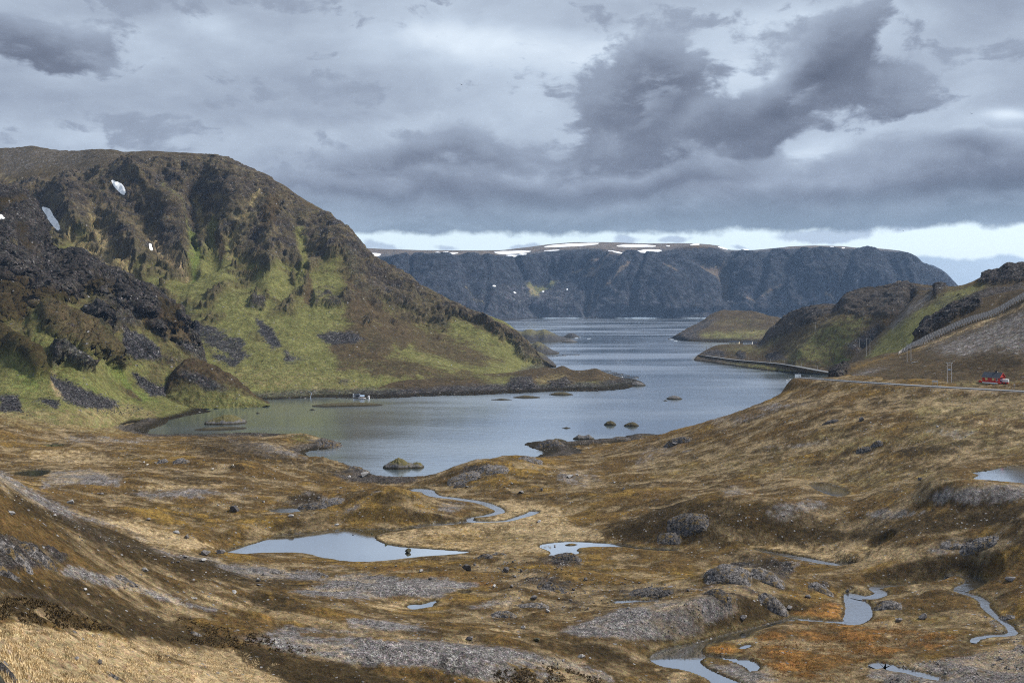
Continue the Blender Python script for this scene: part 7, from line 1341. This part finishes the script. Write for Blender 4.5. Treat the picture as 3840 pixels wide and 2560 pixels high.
# ================================================================== red house beside the road
def red_house():
    p = hit(3716, 1438, ('ground', 'fence')) or at(3716, 1438, 532)
    k = mpp(p); L_, Wd, Hf, Hw, Hr = 61 * k * 1.04, 7.0, 1.0, 23 * k, 15.5 * k
    D0 = p.y; c = at(3716, 1436.5, D0); zf = c.z
    rz = yaw(c) - R(21)
    t = empty('red_house', (c.x, c.y, zf), rz, 'red painted wooden house with a dark roof and chimney beside the road', 'house')
    h2 = L_ / 2
    MB().box((-.6, Wd / 2, -.3), (L_ - 1.0, Wd - .1, 1.6)).build('foundation', M['white'], t)
    z0, z1 = .5, Hw
    w = MB(); yb = 0
    pw = L_ * .115                                        # porch bay at the right end
    w.box((-pw / 2, Wd / 2, (z0 + z1) / 2), (L_ - pw, Wd, z1 - z0))
    w.prism([(h2 - pw + .003, 0, z1), (h2 - pw + .003, Wd, z1), (h2 - pw + .003, Wd / 2, z1 + Hr)], (-(L_ - pw), 0, 0))
    w.box((h2 - pw / 2, .08, (z0 + z1) / 2), (pw - .01, .16, z1 - z0)).box((h2 - pw / 2, Wd - .75, (z0 + z1) / 2), (pw - .01, 1.5, z1 - z0)).box((h2 - pw / 2, Wd / 2, z0 - .2), (pw, Wd, .5))
    w.prism([(h2, .16, z1 + .002), (h2, Wd - .2, z1 + .002), (h2, Wd / 2, z1 + Hr)], (-.2, 0, 0))
    w.build('wall', M['red'], t)
    for i in range(6): MB().box((-pw / 2, -.015, z0 + .25 + i * (z1 - z0 - .3) / 5.5), (L_ - pw, .03, .05)).build('board', M['redtrim'], t)
    r = MB()
    ov = .35; e = .18
    for sgn in (0, 1):
        y0, y1 = (-.45, Wd / 2) if sgn == 0 else (Wd + .45, Wd / 2); dz = Hr * .45 / (Wd / 2)
        r.prism([(-h2 - ov, y0, z1 - dz + .05), (-h2 - ov, y1, z1 + Hr + .05), (-h2 - ov, y1, z1 + Hr + e + .05), (-h2 - ov, y0, z1 - dz + e + .05)], (L_ + 2 * ov - .0, 0, 0))
    rf = r.build('roof', M['slate'], t)
    MB().box((h2 * .30, Wd / 2 + .2, z1 + Hr + .55), (.7, .7, 1.3)).box((h2 * .30, Wd / 2 + .2, z1 + Hr + 1.22), (.85, .85, .12)).build('chimney', M['black'], rf)
    MB().bar((h2 + ov, -.45, z1 - .12), (h2 + ov, Wd / 2, z1 + Hr + .1), .12, .22).bar((h2 + ov, Wd + .45, z1 - .12), (h2 + ov, Wd / 2, z1 + Hr + .1), .12, .22).build('bargeboard', M['redtrim'], rf)
    MB().tube((-h2 - .3, -.5, z1 - .25), (h2 + .3, -.5, z1 - .25), .07).build('gutter', M['galv'], rf)
    for x in (-h2 * .52, h2 * .27):
        f_ = MB().box((x, -.05, z0 + 1.75), (1.45, .1, 1.5)).build('window', M['redtrim'], t, None)
        MB().box((x, -.11, z0 + 1.75), (1.2, .05, 1.28)).build('shutter', M['ply'], f_)
    f_ = MB().box((h2 - pw - .55, -.05, z0 + 1.55), (.75, .1, 1.55)).build('window', M['white'], t); f_['label'] = 'narrow white window'
    MB().box((h2 - pw - .55, -.115, z0 + 1.55), (.42, .04, 1.2)).build('pane', M['glass'], f_)
    MB().box((-h2 - 1.0, 1.5, .45), (2.0, 2.6, .5)).box((-h2 - 1.9, 1.5, .9), (.1, 2.6, .5)).build('deck', M['red'], t)
    MB().box((h2 - .3, Wd * .42, z0 + 2.55), (.9, Wd * .55, .12)).build('porch_lintel', M['slate'], t)
    # bundle in the porch
    loc = t.matrix_basis @ Vector((h2 - .25, Wd * .38, z0 + .1))
    b = empty('tarpaulin_bundle', loc, rz, 'blue and yellow tarpaulin bundle stuffed into the open porch of the red house', 'tarpaulin')
    for i, (x, y, z, s, m) in enumerate([(0, -.9, .5, 1.0, 'blue'), (.1, .2, .6, 1.2, 'blue'), (0, 1.1, .5, 1.0, 'blue'), (0, -.4, 1.3, .9, 'blue'), (0, .7, 1.45, 1.0, 'blue')]):
        o = link('tarpaulin', hull_mesh('tarpaulin', M[m], 700 + i, 16, .8, .25), b, (x, y, z), (0, 0, i)); o.scale = (s * .8, s * 1.3, s)
    for i, (y, z) in enumerate([(-.6, .9), (.5, 1.05), (-.1, .45)]):
        o = link('yellow_sack', hull_mesh('sack', M['yellow'], 720 + i, 12, .8, .2), b, (.35, y, z), (0, 0, i)); o.scale = (.5, .6, .35)
    loc = t.matrix_basis @ Vector((h2 + 1.6, Wd * .55, -.15))
    s = empty('box_trailer', loc, rz + R(10), 'white box trailer on a red base parked at the gable of the red house', 'trailer')
    MB().box((0, 0, 1.75), (3.0, 2.0, 1.4)).build('body', M['white'], s); MB().box((0, 0, .6), (2.5, 1.8, .85)).build('chassis', M['red'], s); MB().bar((-1.5, 0, .8), (-2.4, .2, .5), .1).build('drawbar', M['steel'], s)
    for y in (-1, 1):
        w_ = MB().tube((.2, y * .93, .36), (.2, y * 1.08, .36), .36, n=14).build('wheel', M['black'], s)
    return t
red_house()

# ------------------------------------------------------------------ poles and signs
def hframe(px0, px1, pyt, pyb, label, arm=.4, extra=None, name='power_pylon', lattice=False):
    p = hit((px0 + px1) / 2, pyb); k = mpp(p); H = (pyb - pyt) * k; w = (px1 - px0) * k
    t = empty(name, p, yaw(p), label, 'power pole', 'power line poles')
    for x in (-w / 2, w / 2): MB().tube((x, 0, -.6), (x, 0, H), .17, .13).build('pole', M['palewood'], t)
    a = MB().bar((-w / 2 - arm * w, -.16, H - .12), (w / 2 + arm * w, -.16, H - .12), .16, .2).build('crossarm', M['galv'], t)
    for x in (-w / 2 - arm * w * .8, 0, w / 2 + arm * w * .8): MB().tube((x, -.16, H), (x, -.16, H + .3), .08, .05).build('insulator', M['white'], a)
    if lattice:
        b = MB(); z0 = H - w * 1.1
        b.bar((-w / 2, .1, z0), (w / 2, .1, H), .1).bar((w / 2, .1, z0), (-w / 2, .1, H), .1).bar((-w / 2, .1, z0), (w / 2, .1, z0), .1)
        b.build('brace', M['palewood'], t)
    if extra:
        MB().bar((-w / 2, .02, H * .62), (w / 2, .02, H * .62), .12, .14).build('shelf_beam', M['galv'], t); MB().box((-.05, -.25, H * .62 + .42), (w * .55, .6, .7)).build('transformer', M['blueroof'], t)
        MB().bar((-w / 2, .02, H * .88), (w / 2, .02, H * .88), .1).build('beam', M['galv'], t)
        for x in (-.4, 0, .4): MB().tube((x, -.1, H * .88), (x, -.1, H * .88 + .3), .07).build('insulator', M['white'], t)
    return t, p, H
pyl, pp, pH = hframe(3553, 3567.5, 1360, 1434, 'double pole carrying a transformer, left of the red house', .3, True)
pyl2, pp2, pH2 = hframe(3402, 3415.5, 1291, 1358, 'double pole with crossed braces at the lower end of the snow fence', .35, lattice=True)
pyl3, pp3, pH3 = hframe(3250, 3262, 1269, 1334, 'plain double pole standing on the slope above the shore road', .3)
p = hit(3430, 1359); sl = MB().box((0, 0, .25), (26 * mpp(p), 2.4, .25)).build('metal_sheet', M['palestone'], None, p, (0, R(-14), yaw(p))); tag(sl, 'long pale metal sheet lying at the foot of the braced double pole', 'metal sheet')
def pole(px, pyt, pyb, label, arm=1.6):
    p = hit(px, pyb)
    if p is None: return None
    H = (pyb - pyt) * mpp(p); t = empty('utility_pole', p, yaw(p), label, 'power pole', 'power line poles')
    MB().tube((0, 0, -.6), (0, 0, H), .2, .15).build('pole', M['palewood'], t); MB().bar((-arm, 0, H - .3), (arm, 0, H - .3), .15).build('crossarm', M['palewood'], t)
    return p + Vector((0, 0, H))
q1 = pole(3057, 1210, 1237, 'single pole with a crossarm high on the coast hill', 2.2)
q2 = pole(3223, 1271, 1306, 'thin single pole left of the plain double pole', 1.5)
for x, a_, b_, w in ((2898, 1224, 1242, 'left'), (2904, 1221, 1242, 'middle'), (2910, 1220, 1241, 'right')): pole(x, a_, b_, '%s of three thin poles on the skyline by the islet hill' % w, 1.2)
def cable(pts, label, r=.035):
    b = MB()
    for a, c in zip(pts[:-1], pts[1:]):
        n = 8; pr = None
        for i in range(n + 1):
            f = i / n; q_ = a.lerp(c, f) - Vector((0, 0, 4 * f * (1 - f) * (c - a).length * .02))
            if pr is not None: b.tube(pr, q_, r, n=4)
            pr = q_
    tag(b.build('power_cable', M['steel']), label, 'cable', 'power cables')
hs = at(3700, 1397, 534)
for dx, lb in ((-1.6, 'left'), (0, 'middle'), (1.6, 'right')): cable([pp + Vector((dx, 0, pH + .3)), pp2 + Vector((dx, 0, pH2 + .3)), pp3 + Vector((dx, 0, pH3 + .3))], '%s of three wires strung between the double poles' % lb)
cable([pp + Vector((1.2, 0, pH - .3)), hs], 'service wire from the transformer pole down to the red house roof')
def sign_board():
    p = hit(3506.5, 1453.5, ('ground', 'fence')); k = mpp(p); H = 28 * k; w = 15.5 * k
    t = empty('road_sign', p, yaw(p), 'back of a pale road sign on two posts left of the red house', 'road sign')
    for x in (-w / 2, w / 2): MB().tube((x, 0, -.4), (x, 0, H - .1), .11).build('post', M['galv'], t)
    bd = MB().box((0, -.14, H - 3.6 * k), (20 * k, .08, 7.2 * k)).build('board', M['palewood'], t)
    for z in (H - 2 * k, H - 5.4 * k): MB().box((0, -.20, z), (20 * k, .05, .09)).build('rail', M['galv'], bd)
    p = hit(3804, 1459.5, ('ground', 'fence')); k = mpp(p); H = 20 * k
    t = empty('road_marker', p, yaw(p), 'thin post with a small white and red plate right of the red house', 'road sign')
    MB().tube((0, 0, -.3), (0, 0, H), .06).build('post', M['galv'], t); MB().box((0, -.08, H - .35), (.75, .04, .6)).build('plate', M['white'], t); MB().box((.12, -.105, H - .35), (.3, .02, .3)).build('mark', M['redtrim'], t)
sign_board()
# street lamps along the shore road
LAMPS = [(2651, 1330, 13), (2698, 1338, 17), (2760, 1347, 15), (2808, 1354, 16), (2846, 1357, 15), (2889, 1361, 16), (2941, 1364, 15), (3005, 1376, 17), (3066, 1387.5, 17), (3127, 1397.5, 16)]
words = ['first', 'second', 'third', 'fourth', 'fifth', 'sixth', 'seventh', 'eighth', 'ninth', 'tenth']
proto = None
for i, (px, py, h) in enumerate(LAMPS):
    p = hit(px, py - .5, ('coast',)); 
    if p is None: continue
    H = h * mpp(p)
    if proto is None:
        proto = empty('street_lamp', p, 0, None, None); MB().tube((0, 0, -.5), (0, 0, H), .16, .11).build('pole', M['palewood'], proto); MB().bar((0, 0, H - .1), (0, -1.6, H + .25), .1).build('arm', M['galv'], proto); MB().box((0, -1.9, H + .25), (.35, .9, .22)).build('lamp_head', M['galv'], proto); o = proto
    else: o = copy_tree(proto)
    o.location = p; o.rotation_euler = (0, 0, yaw(p)); tag(o, 'wooden street lamp on the shore road, %s from the point towards the harbour' % words[i], 'street lamp', 'street lamps along the shore road')
# guard rail on the near road
def guard_rail():
    r3 = [q_ for q_ in G['road'] if q_[0] < (3330 - CX) / F * 560 and q_[1] < 640]
    t = empty('guard_rail', r3[0], 0, 'pale guard rail on the outer side of the road above the harbour', 'guard rail')
    base = Vector(r3[0]); prev = None; acc = 0; rail = MB(); 
    for i in range(1, len(r3)):
        a, b = Vector(r3[i - 1]), Vector(r3[i]); d = (b - a); n = Vector((-d.y, d.x, 0)).normalized()
        if n.y > 0: n = -n
        off = n * 3.7
        rail.bar(a + off - base + Vector((0, 0, .62)), b + off - base + Vector((0, 0, .62)), .07, .32)
        L = d.length; s = acc
        while s < L:
            q_ = a + d * (s / L) + off - base; MB().box((q_.x, q_.y, .15 + q_.z), (.12, .16, 1.1)).build('post', M['galv'], t); s += 2.6
        acc = s - L
    rail.build('rail', M['galv'], t)
guard_rail()

# ------------------------------------------------------------------ snow fence climbing the slope
def snow_fence():
    base = [(3368, 1331), (3392, 1317), (3418, 1302.5), (3440, 1297), (3464, 1290), (3505, 1268.5), (3544, 1250.5), (3593, 1227.5), (3651, 1205.5), (3709, 1189), (3748, 1174), (3796, 1143), (3840, 1121), (3880, 1101), (3920, 1080)]
    tops = [(3368, 1320), (3392, 1303), (3416, 1286), (3440, 1276), (3464, 1262), (3505, 1243), (3544, 1226), (3593, 1203), (3651, 1182), (3709, 1166), (3748, 1149), (3796, 1120), (3840, 1095), (3880, 1074), (3920, 1052)]
    xs = [b[0] for b in base]; s = SHEETS['fence']
    t = None; x = 3370.0; k_ = 0; prev = None; pan = brc = pst = None
    while x < 3918:
        yb = float(np.interp(x, xs, [b[1] for b in base])); yt = float(np.interp(x, [b[0] for b in tops], [b[1] for b in tops]))
        p = s.hit(x, yb); p = p if p is not None else at(x, yb, 725)
        H = (yb - yt) * mpp(p)
        if t is None: t = empty('snow_fence', p, 0, 'long pale timber snow fence climbing the slope above the road', 'snow fence'); org = Vector(p)
        q_ = p - org
        yw = yaw(p); away = Vector((math.sin(-yw), math.cos(-yw), 0)); side = Vector((math.cos(-yw), -math.sin(-yw), 0))
        top = q_ + away * 1.1 + Vector((0, 0, H)); 
        po = MB().bar(q_ - Vector((0, 0, .6)), top, .20, .24).build('post', M['palewood'], t)
        if prev is not None:
            pq, pt = prev; d = q_ - pq; n = 9; pm = MB()
            for i in range(n):
                f = .20 + .80 * (i + .5) / n; f2 = f + .056
                a0, a1, b0, b1 = pq.lerp(pt, f), pq.lerp(pt, f2), q_.lerp(top, f), q_.lerp(top, f2); o_ = away * .13
                pm.prism([a0 + o_, b0 + o_, b1 + o_, a1 + o_], away * .05)
            pm.build('panel', M['fencenet'], t)
            br = MB(); br.bar(q_ - away * 2.6 + Vector((0, 0, -.9)), pq.lerp(pt, .93), .12); br.bar(pq.lerp(pt, .2) - away * .15, q_.lerp(top, .95) - away * .15, .12); br.build('brace', M['palewood'], t)
        prev = (q_, top); x += 5.0 if x < 3460 else 9.2
snow_fence()

# ------------------------------------------------------------------ harbour
def gable_house(name, p, L_, Wd, Hw, Hr, rz, wall, roof, label, cat, wins=(), parent=None, chimney=None):
    t = empty(name, p, rz, label, cat)
    w = MB().box((0, Wd / 2, Hw / 2 - .5), (L_, Wd, Hw + 1)); w.prism([(-L_ / 2, 0, Hw), (-L_ / 2, Wd, Hw), (-L_ / 2, Wd / 2, Hw + Hr)], (L_, 0, 0)); w.build('wall', wall, t)
    r = MB()
    for y0 in (-.4, Wd + .4):
        dz = Hr * .4 / (Wd / 2); r.prism([(-L_ / 2 - .3, y0, Hw - dz + .04), (-L_ / 2 - .3, Wd / 2, Hw + Hr + .04), (-L_ / 2 - .3, Wd / 2, Hw + Hr + .22), (-L_ / 2 - .3, y0, Hw - dz + .22)], (L_ + .6, 0, 0))
    rf = r.build('roof', roof, t)
    if chimney is not None: MB().box((chimney, Wd / 2, Hw + Hr + .4), (.7, .7, 1.2)).build('chimney', M['black'], rf)
    for (x, z, ww, hh) in wins:
        f_ = MB().box((x, -.04, z), (ww, .08, hh)).build('window', M['white'], t); MB().box((x, -.095, z), (ww - .24, .03, hh - .24)).build('pane', M['glass'], f_)
    return t
def harbour():
    p = sea_at(2992, 1434.5, 1.4); k = mpp(p)
    t = empty('harbour_tower', (p.x, p.y, 1.4), yaw(p), 'tall white loading tower with a boxy top standing on the harbour quay', 'tower')
    zt = 31 * k; zm = 18.5 * k
    MB().box((0, 3, (zt + zm) / 2), (21.5 * k, 6, zt - zm)).build('upper_house', M['white'], t); MB().box((0, 3, zt + .12), (22.5 * k, 6.4, .25)).build('roof', M['slate'], t)
    w_ = MB().box((4.5 * k, -.04, zm + 5 * k), (2.8 * k, .08, 5 * k)).build('door', M['glass'], t); MB().box((-3.8 * k, -.04, zm + 2.4 * k), (1.8 * k, .08, 2 * k)).build('window', M['glass'], t)
    for x in (-4.6, -1.8, 1.6): MB().tube((x * k, 2.2, 2.2 * k), (x * k, 2.2, zm), 1.25 * k, n=14).build('silo_tube', M['cream'], t)
    MB().box((7.5 * k, 3, zm / 2), (4.6 * k, 5.8, zm)).build('stair_shaft', M['white'], t); MB().box((-1, 3, k), (15 * k, 5, 2 * k)).build('plinth', M['black'], t)
    MB().bar((-2 * k, 1, zt), (5 * k, 1, zt + 7 * k), .25).build('boom', M['galv'], t)
    q_ = sea_at(2985, 1436.5, .6); qy = MB().box((6, 14, -.3), (34 * k, 34, 2.6)).build('quay', M['pinkdeck'], None, (q_.x, q_.y, .5), (0, 0, yaw(q_))); tag(qy, 'low pinkish concrete quay under the white tower', 'quay')
    q_ = sea_at(3040, 1420, 1.4); qy = MB().box((0, 0, -.3), (60 * k, 10, 3)).build('quay', M['concrete'], None, (q_.x, q_.y, .3), (0, 0, yaw(q_))); tag(qy, 'grey quay behind the guard rail at the road bend', 'quay')
    def boat(px, py, Lpx, rz, hull, label, mast=9.0, deck='white'):
        p = sea_at(px, py); k = mpp(p); L_ = Lpx * k; B = L_ * .28; t = empty('fishing_boat', (p.x, p.y, 0), yaw(p) + R(rz), label, 'boat', 'boats in the harbour')
        b = bmesh.new(); st = [(-.5, .75, .28), (-.3, .95, .25), (0, 1.0, .24), (.25, .85, .29), (.42, .45, .36), (.5, .04, .42)]; rows = []
        for x, wd, h in st: rows.append([b.verts.new(v) for v in ((x * L_, -B / 2 * wd, h * L_ * .62), (x * L_, -B / 2 * wd * .7, -.3), (x * L_, B / 2 * wd * .7, -.3), (x * L_, B / 2 * wd, h * L_ * .62))])
        for r0, r1 in zip(rows[:-1], rows[1:]):
            for j in range(3): b.faces.new((r0[j], r0[j + 1], r1[j + 1], r1[j]))
            b.faces.new((r0[3], r0[0], r1[0], r1[3]))
        b.faces.new(rows[0]); b.faces.new(rows[-1][::-1]); bmesh.ops.recalc_face_normals(b, faces=b.faces)
        me = bpy.data.meshes.new('hull'); b.to_mesh(me); b.free(); me.materials.append(hull); link('hull', me, t)
        wh = MB().box((-.12 * L_, 0, L_ * .27), (L_ * .24, B * .62, L_ * .22)).box((-.12 * L_, 0, L_ * .39), (L_ * .27, B * .7, .12)).build('wheelhouse', M['white'], t)
        MB().box((-.12 * L_ + L_ * .122, 0, L_ * .31), (.04, B * .5, L_ * .07)).build('windscreen', M['glass'], wh)
        MB().tube((.15 * L_, 0, L_ * .15), (.15 * L_, 0, mast), .1, .05).build('mast', M['palewood'], t); MB().bar((.15 * L_, 0, mast * .45), (-.35 * L_, 0, mast * .62), .08).build('boom', M['palewood'], t)
    boat(2961, 1430, 25, 180, M['white'], 'white boat with a pale mast at the outer end of the harbour', 5.6)
    boat(2978, 1431.5, 30, -70, M['hullred'], 'boat with a dark red hull lying left of the white tower', 5.5)
    boat(3007, 1428, 22, 200, M['white'], 'white boat partly hidden behind the right side of the tower', 6.5)
    boat(3021, 1425, 20, 170, M['redtrim'], 'small boat with a red and white hull right of the tower', 5.0)
    boat(3040, 1419.5, 15, 185, M['white'], 'little white boat nearest the road bend', 4.0)
    p = sea_at(3039, 1421, 1.8); l_ = empty('quay_lamp', p, yaw(p), 'grey lamp post on the quay between the small boats', 'street lamp'); MB().tube((0, 0, -1), (0, 0, 4.0), .12).build('pole', M['galv'], l_); MB().box((0, -.2, 4.05), (.5, .7, .2)).build('lamp_head', M['white'], l_)
    # houses on the point
    p = hit(2752, 1290.5, ('coast', 'island')) ; k = mpp(p); gable_house('cream_house', p, 36 * k, 9, 7.5 * k, 4.5 * k, yaw(p) + R(-12), M['cream'], M['slate'], 'cream bungalow with a dark roof on the point above the shore road', 'house', [(-3.5, 1.9, 1.3, 1.2), (2.5, 1.9, 1.6, 1.2)])
    gp = p + Vector((-11 * k, -1.5, 0)); g_ = empty('gable', gp, yaw(p)); 
    bpy.data.objects.remove(g_)
    p = hit(2803, 1291.5, ('coast', 'island')); k = mpp(p); gable_house('white_house', p, 34 * k, 8, 7.5 * k, 5 * k, yaw(p) + R(-14), M['white'], M['slate'], 'white house with a dark blue roof on the point above the shore road', 'house', [(-4, 1.8, 1.3, 1.2), (0, 1.8, 1.3, 1.2), (4, 1.8, 1.3, 1.2)], chimney=0)
    p = hit(2831, 1290.5, ('coast', 'island')); k = mpp(p); gable_house('shed', p, 15 * k, 5, 4.5 * k, 3 * k, yaw(p) + R(-14), M['wood'], M['slate'], 'dark shed right of the white house on the point', 'shed')
    # loading crane at the point
    p = hit(2664, 1305, ('coast',)); k = mpp(p); c = empty('dock_crane', p, yaw(p), 'thin derelict crane sticking up behind the bend of the shore road', 'crane')
    MB().tube((2 * k, 0, -1), (3 * k, 0, 14 * k), .35, .25).build('mast', M['wood'], c); MB().bar((3 * k, 0, 4 * k), (-5 * k, 0, 11 * k), .3).build('jib', M['wood'], c); MB().bar((-6 * k, 0, 0), (-5 * k, 0, 11 * k), .2).build('strut', M['wood'], c)
    p = hit(2649, 1312, ('coast',)); 
    if p is not None: c = empty('mooring_post', p, yaw(p), 'short dark post left of the derelict crane', 'post'); MB().tube((0, 0, -1), (0, 0, 4), .3).build('post', M['wood'], c); MB().box((0, 0, 4.05), (.8, .8, .15)).build('cap', M['steel'], c)
harbour()

# ------------------------------------------------------------------ old cabins on the far shore
def cabins():
    p = hit(1338, 1491, ('mountain', 'headland')); k = mpp(p)
    t = gable_house('stone_cabin', p, 23 * k, 4.5, 9 * k, 4.5 * k, yaw(p) + R(8), M['greywall'], M['slate'], 'grey cabin ruin with a dark roof on the far shore', 'cabin')
    MB().box((2 * k, -.06, 5.5 * k), (13 * k, .12, 4.5 * k)).build('opening', M['black'], t); MB().box((2 * k, -.14, 8.6 * k), (15 * k, .2, .25)).build('lintel', M['cream'], t)
    for x in (-11.8 * k, 11.8 * k): MB().box((x, 2.2, 7 * k), (.5, 4.9, 14 * k)).build('gable_wall', M['white'], t)
    p = hit(1360, 1496, ('mountain', 'headland')); k = mpp(p); t = empty('boathouse', p, yaw(p) + R(10), 'boathouse on stilts with a blue grey sheet roof below the grey cabin', 'boathouse')
    z0 = 3.0 * k; MB().box((0, 2, z0), (26 * k, 5, .25)).build('platform', M['palewood'], t)
    MB().box((-1 * k, 2.6, z0 + 3.4 * k), (14 * k, 3.4, 6.5 * k)).build('wall', M['wood'], t)
    r = MB(); zr = z0 + 6.8 * k
    for y0, s in ((.4, 1), (4.8, 1)): r.prism([(-9 * k, y0, zr), (-9 * k, 2.6, zr + 4 * k), (-9 * k, 2.6, zr + 4 * k + .15), (-9 * k, y0, zr + .15)], (17 * k, 0, 0))
    r.build('roof', M['blueroof'], t); MB().box((-9.2 * k, 2.6, zr - 1 * k), (.15, 3.8, 6 * k)).build('gable_wall', M['greywall'], t)
    for x in (-10, -3, 4, 11): MB().tube((x * k, 0, -1.5), (x * k, 0, z0), .14).build('stilt', M['palewood'], t)
    for x in (-4, 0, 4): MB().box((x * k, .86, z0 + 2.5 * k), (1.6 * k, .06, 2.2 * k)).build('window', M['white'], t)
    p = hit(1385, 1493.5, ('mountain', 'headland')); k = mpp(p); gable_house('outhouse', p, 5.5 * k, 1.6, 7 * k, 3 * k, yaw(p) + R(60), M['white'], M['greywall'], 'narrow whitewashed outhouse right of the boathouse', 'outhouse')
    p = hit(1323, 1492.5, ('mountain', 'headland')); k = mpp(p); o = link('boulder', STONES['pale'][2]); o.scale = (6 * k, 4 * k, 3.4 * k); o.location = p; tag(o, 'small white stone left of the grey cabin', 'boulder')
    pr = [hit(x, y, ('mountain',)) for x, y in ((1150, 1462), (1160, 1468), (1170, 1475), (1164, 1486), (1166, 1496), (1168, 1505))]
    pr = [q_ for q_ in pr if q_ is not None]
    p3 = smooth_pts([(q_.x, q_.y, q_.z + .25, w) for q_, w in zip(pr, (.2, .3, .6, .4, .8, .6))], 2)
    tag(ribbon('stream', p3, None, M['brook'], 0, 0.0), 'thin bright brook tumbling into the inner bay', 'stream', 'brooks on the mountain', 'structure')
cabins()

# ------------------------------------------------------------------ fish farm rings
def fish_pens():
    def pen(px, py, w, label, proto={}):
        p = sea_at(px, py); rad = w * mpp(p) / 2
        t = empty('fish_pen', (p.x, p.y, 0), 0, label, 'fish pen', 'fish farm pens')
        MB().ring((0, 0, .12), rad, .28, 44).ring((0, 0, .12), rad - .75, .28, 44).build('float_collar', M['cage'], t)
        MB().ring((0, 0, 1.25), rad - .3, .09, 44, 5).build('handrail', M['cage'], t)
        for i in range(22):
            a = 2 * math.pi * i / 22; MB().bar((rad * math.cos(a), rad * math.sin(a), .1), ((rad - .3) * math.cos(a), (rad - .3) * math.sin(a), 1.25), .14).build('stanchion', M['cage'], t)
    for a in [(2268, 1392.5, 50, 'farthest ring of the fish farm behind the headland'), (2289, 1398.5, 52, 'second farthest ring of the fish farm behind the headland'), (2311, 1403.5, 54, 'third ring of the fish farm behind the headland'), (2332, 1409.5, 58, 'fourth ring of the fish farm behind the headland'), (2357, 1415, 78, 'widest ring at the right end of the fish farm'), (2352, 1423, 62, 'nearest ring of the fish farm, half hidden by the headland'),
              (2140, 1330.5, 66, 'right ring of the distant fish pens by the rocky point'), (2097, 1333.5, 54, 'middle ring of the distant fish pens by the rocky point'), (2066, 1336, 50, 'left ring of the distant fish pens by the rocky point')]: pen(*a)
fish_pens()

# ------------------------------------------------------------------ sheep and birds
def skin_body(name, verts, edges, radii, mat, root=0, sub=1):
    me = bpy.data.meshes.new(name); me.from_pydata(verts, edges, []); o = bpy.data.objects.new(name, me); COL.objects.link(o)
    sk_ = o.modifiers.new('s', 'SKIN'); sb = o.modifiers.new('d', 'SUBSURF'); sb.levels = sub; sb.render_levels = sub
    for i, v in enumerate(me.skin_vertices[0].data): v.radius = (radii[i], radii[i]); v.use_root = i == root
    dg = bpy.context.evaluated_depsgraph_get(); m2 = bpy.data.meshes.new_from_object(o.evaluated_get(dg)); m2.name = name; m2.materials.clear(); m2.materials.append(mat)
    bpy.data.objects.remove(o); return m2
def sheep():
    v = [(0, 0, .62), (.32, 0, .62), (.46, 0, .66), (.62, 0, .72), (.74, 0, .60), (.86, 0, .50), (-.30, 0, .64), (-.44, 0, .60), (-.52, 0, .45)]; e = [(0, 1), (1, 2), (2, 3), (3, 4), (4, 5), (0, 6), (6, 7), (7, 8)]; r = [.25, .23, .18, .12, .10, .06, .24, .17, .05]
    for x, y in ((.30, .11), (.30, -.11), (-.34, .11), (-.34, -.11)):
        i = len(v); v += [(x, y, .42), (x + (.03 if x > 0 else .05), y, .24), (x - .01, y, .01)]; e += [(1 if x > 0 else 6, i), (i, i + 1), (i + 1, i + 2)]; r += [.10, .05, .035]
    me = skin_body('sheep', v, e, r, M['wool'])
    for px, py, rz, lb in ((551.5, 1746, 35, 'white sheep on the left, below the left rock face'), (798, 1762, -150, 'white sheep in the middle of the brown hummock'), (874, 1748, 80, 'white sheep on the crest of the brown hummock, seen end on')):
        p = hit(px, py, ('ground',)); o = link('sheep', me, None, p, (0, 0, yaw(p) + R(rz)), (1.25, 1.25, 1.25)); tag(o, lb, 'sheep', 'sheep on the heath')
    vb = [(0, 0, 0), (.22, 0, .01), (.36, 0, .03), (-.25, 0, 0), (-.42, 0, .01), (.05, .3, .14), (-.02, .72, .08), (.05, -.3, .14), (-.02, -.72, .08)]
    me = skin_body('gull', vb, [(0, 1), (1, 2), (0, 3), (3, 4), (0, 5), (5, 6), (0, 7), (7, 8)], [.10, .07, .04, .07, .04, .05, .02, .05, .02], M['darkbird'])
    for px, py, D, rz, lb in ((2576, 1375, 620, 40, 'dark bird flying low over the channel'), (1730, 318, 420, 100, 'lone dark bird high in the sky above the bay'), (3642, 426, 430, 60, 'dark bird high at the right among broken clouds'), (3387, 866, 520, 30, 'dark bird in front of the bright strip on the right')):
        o = link('bird', me, None, at(px, py, D), (R(20), R(10), R(rz))); tag(o, lb, 'bird', 'birds in the air')
sheep()
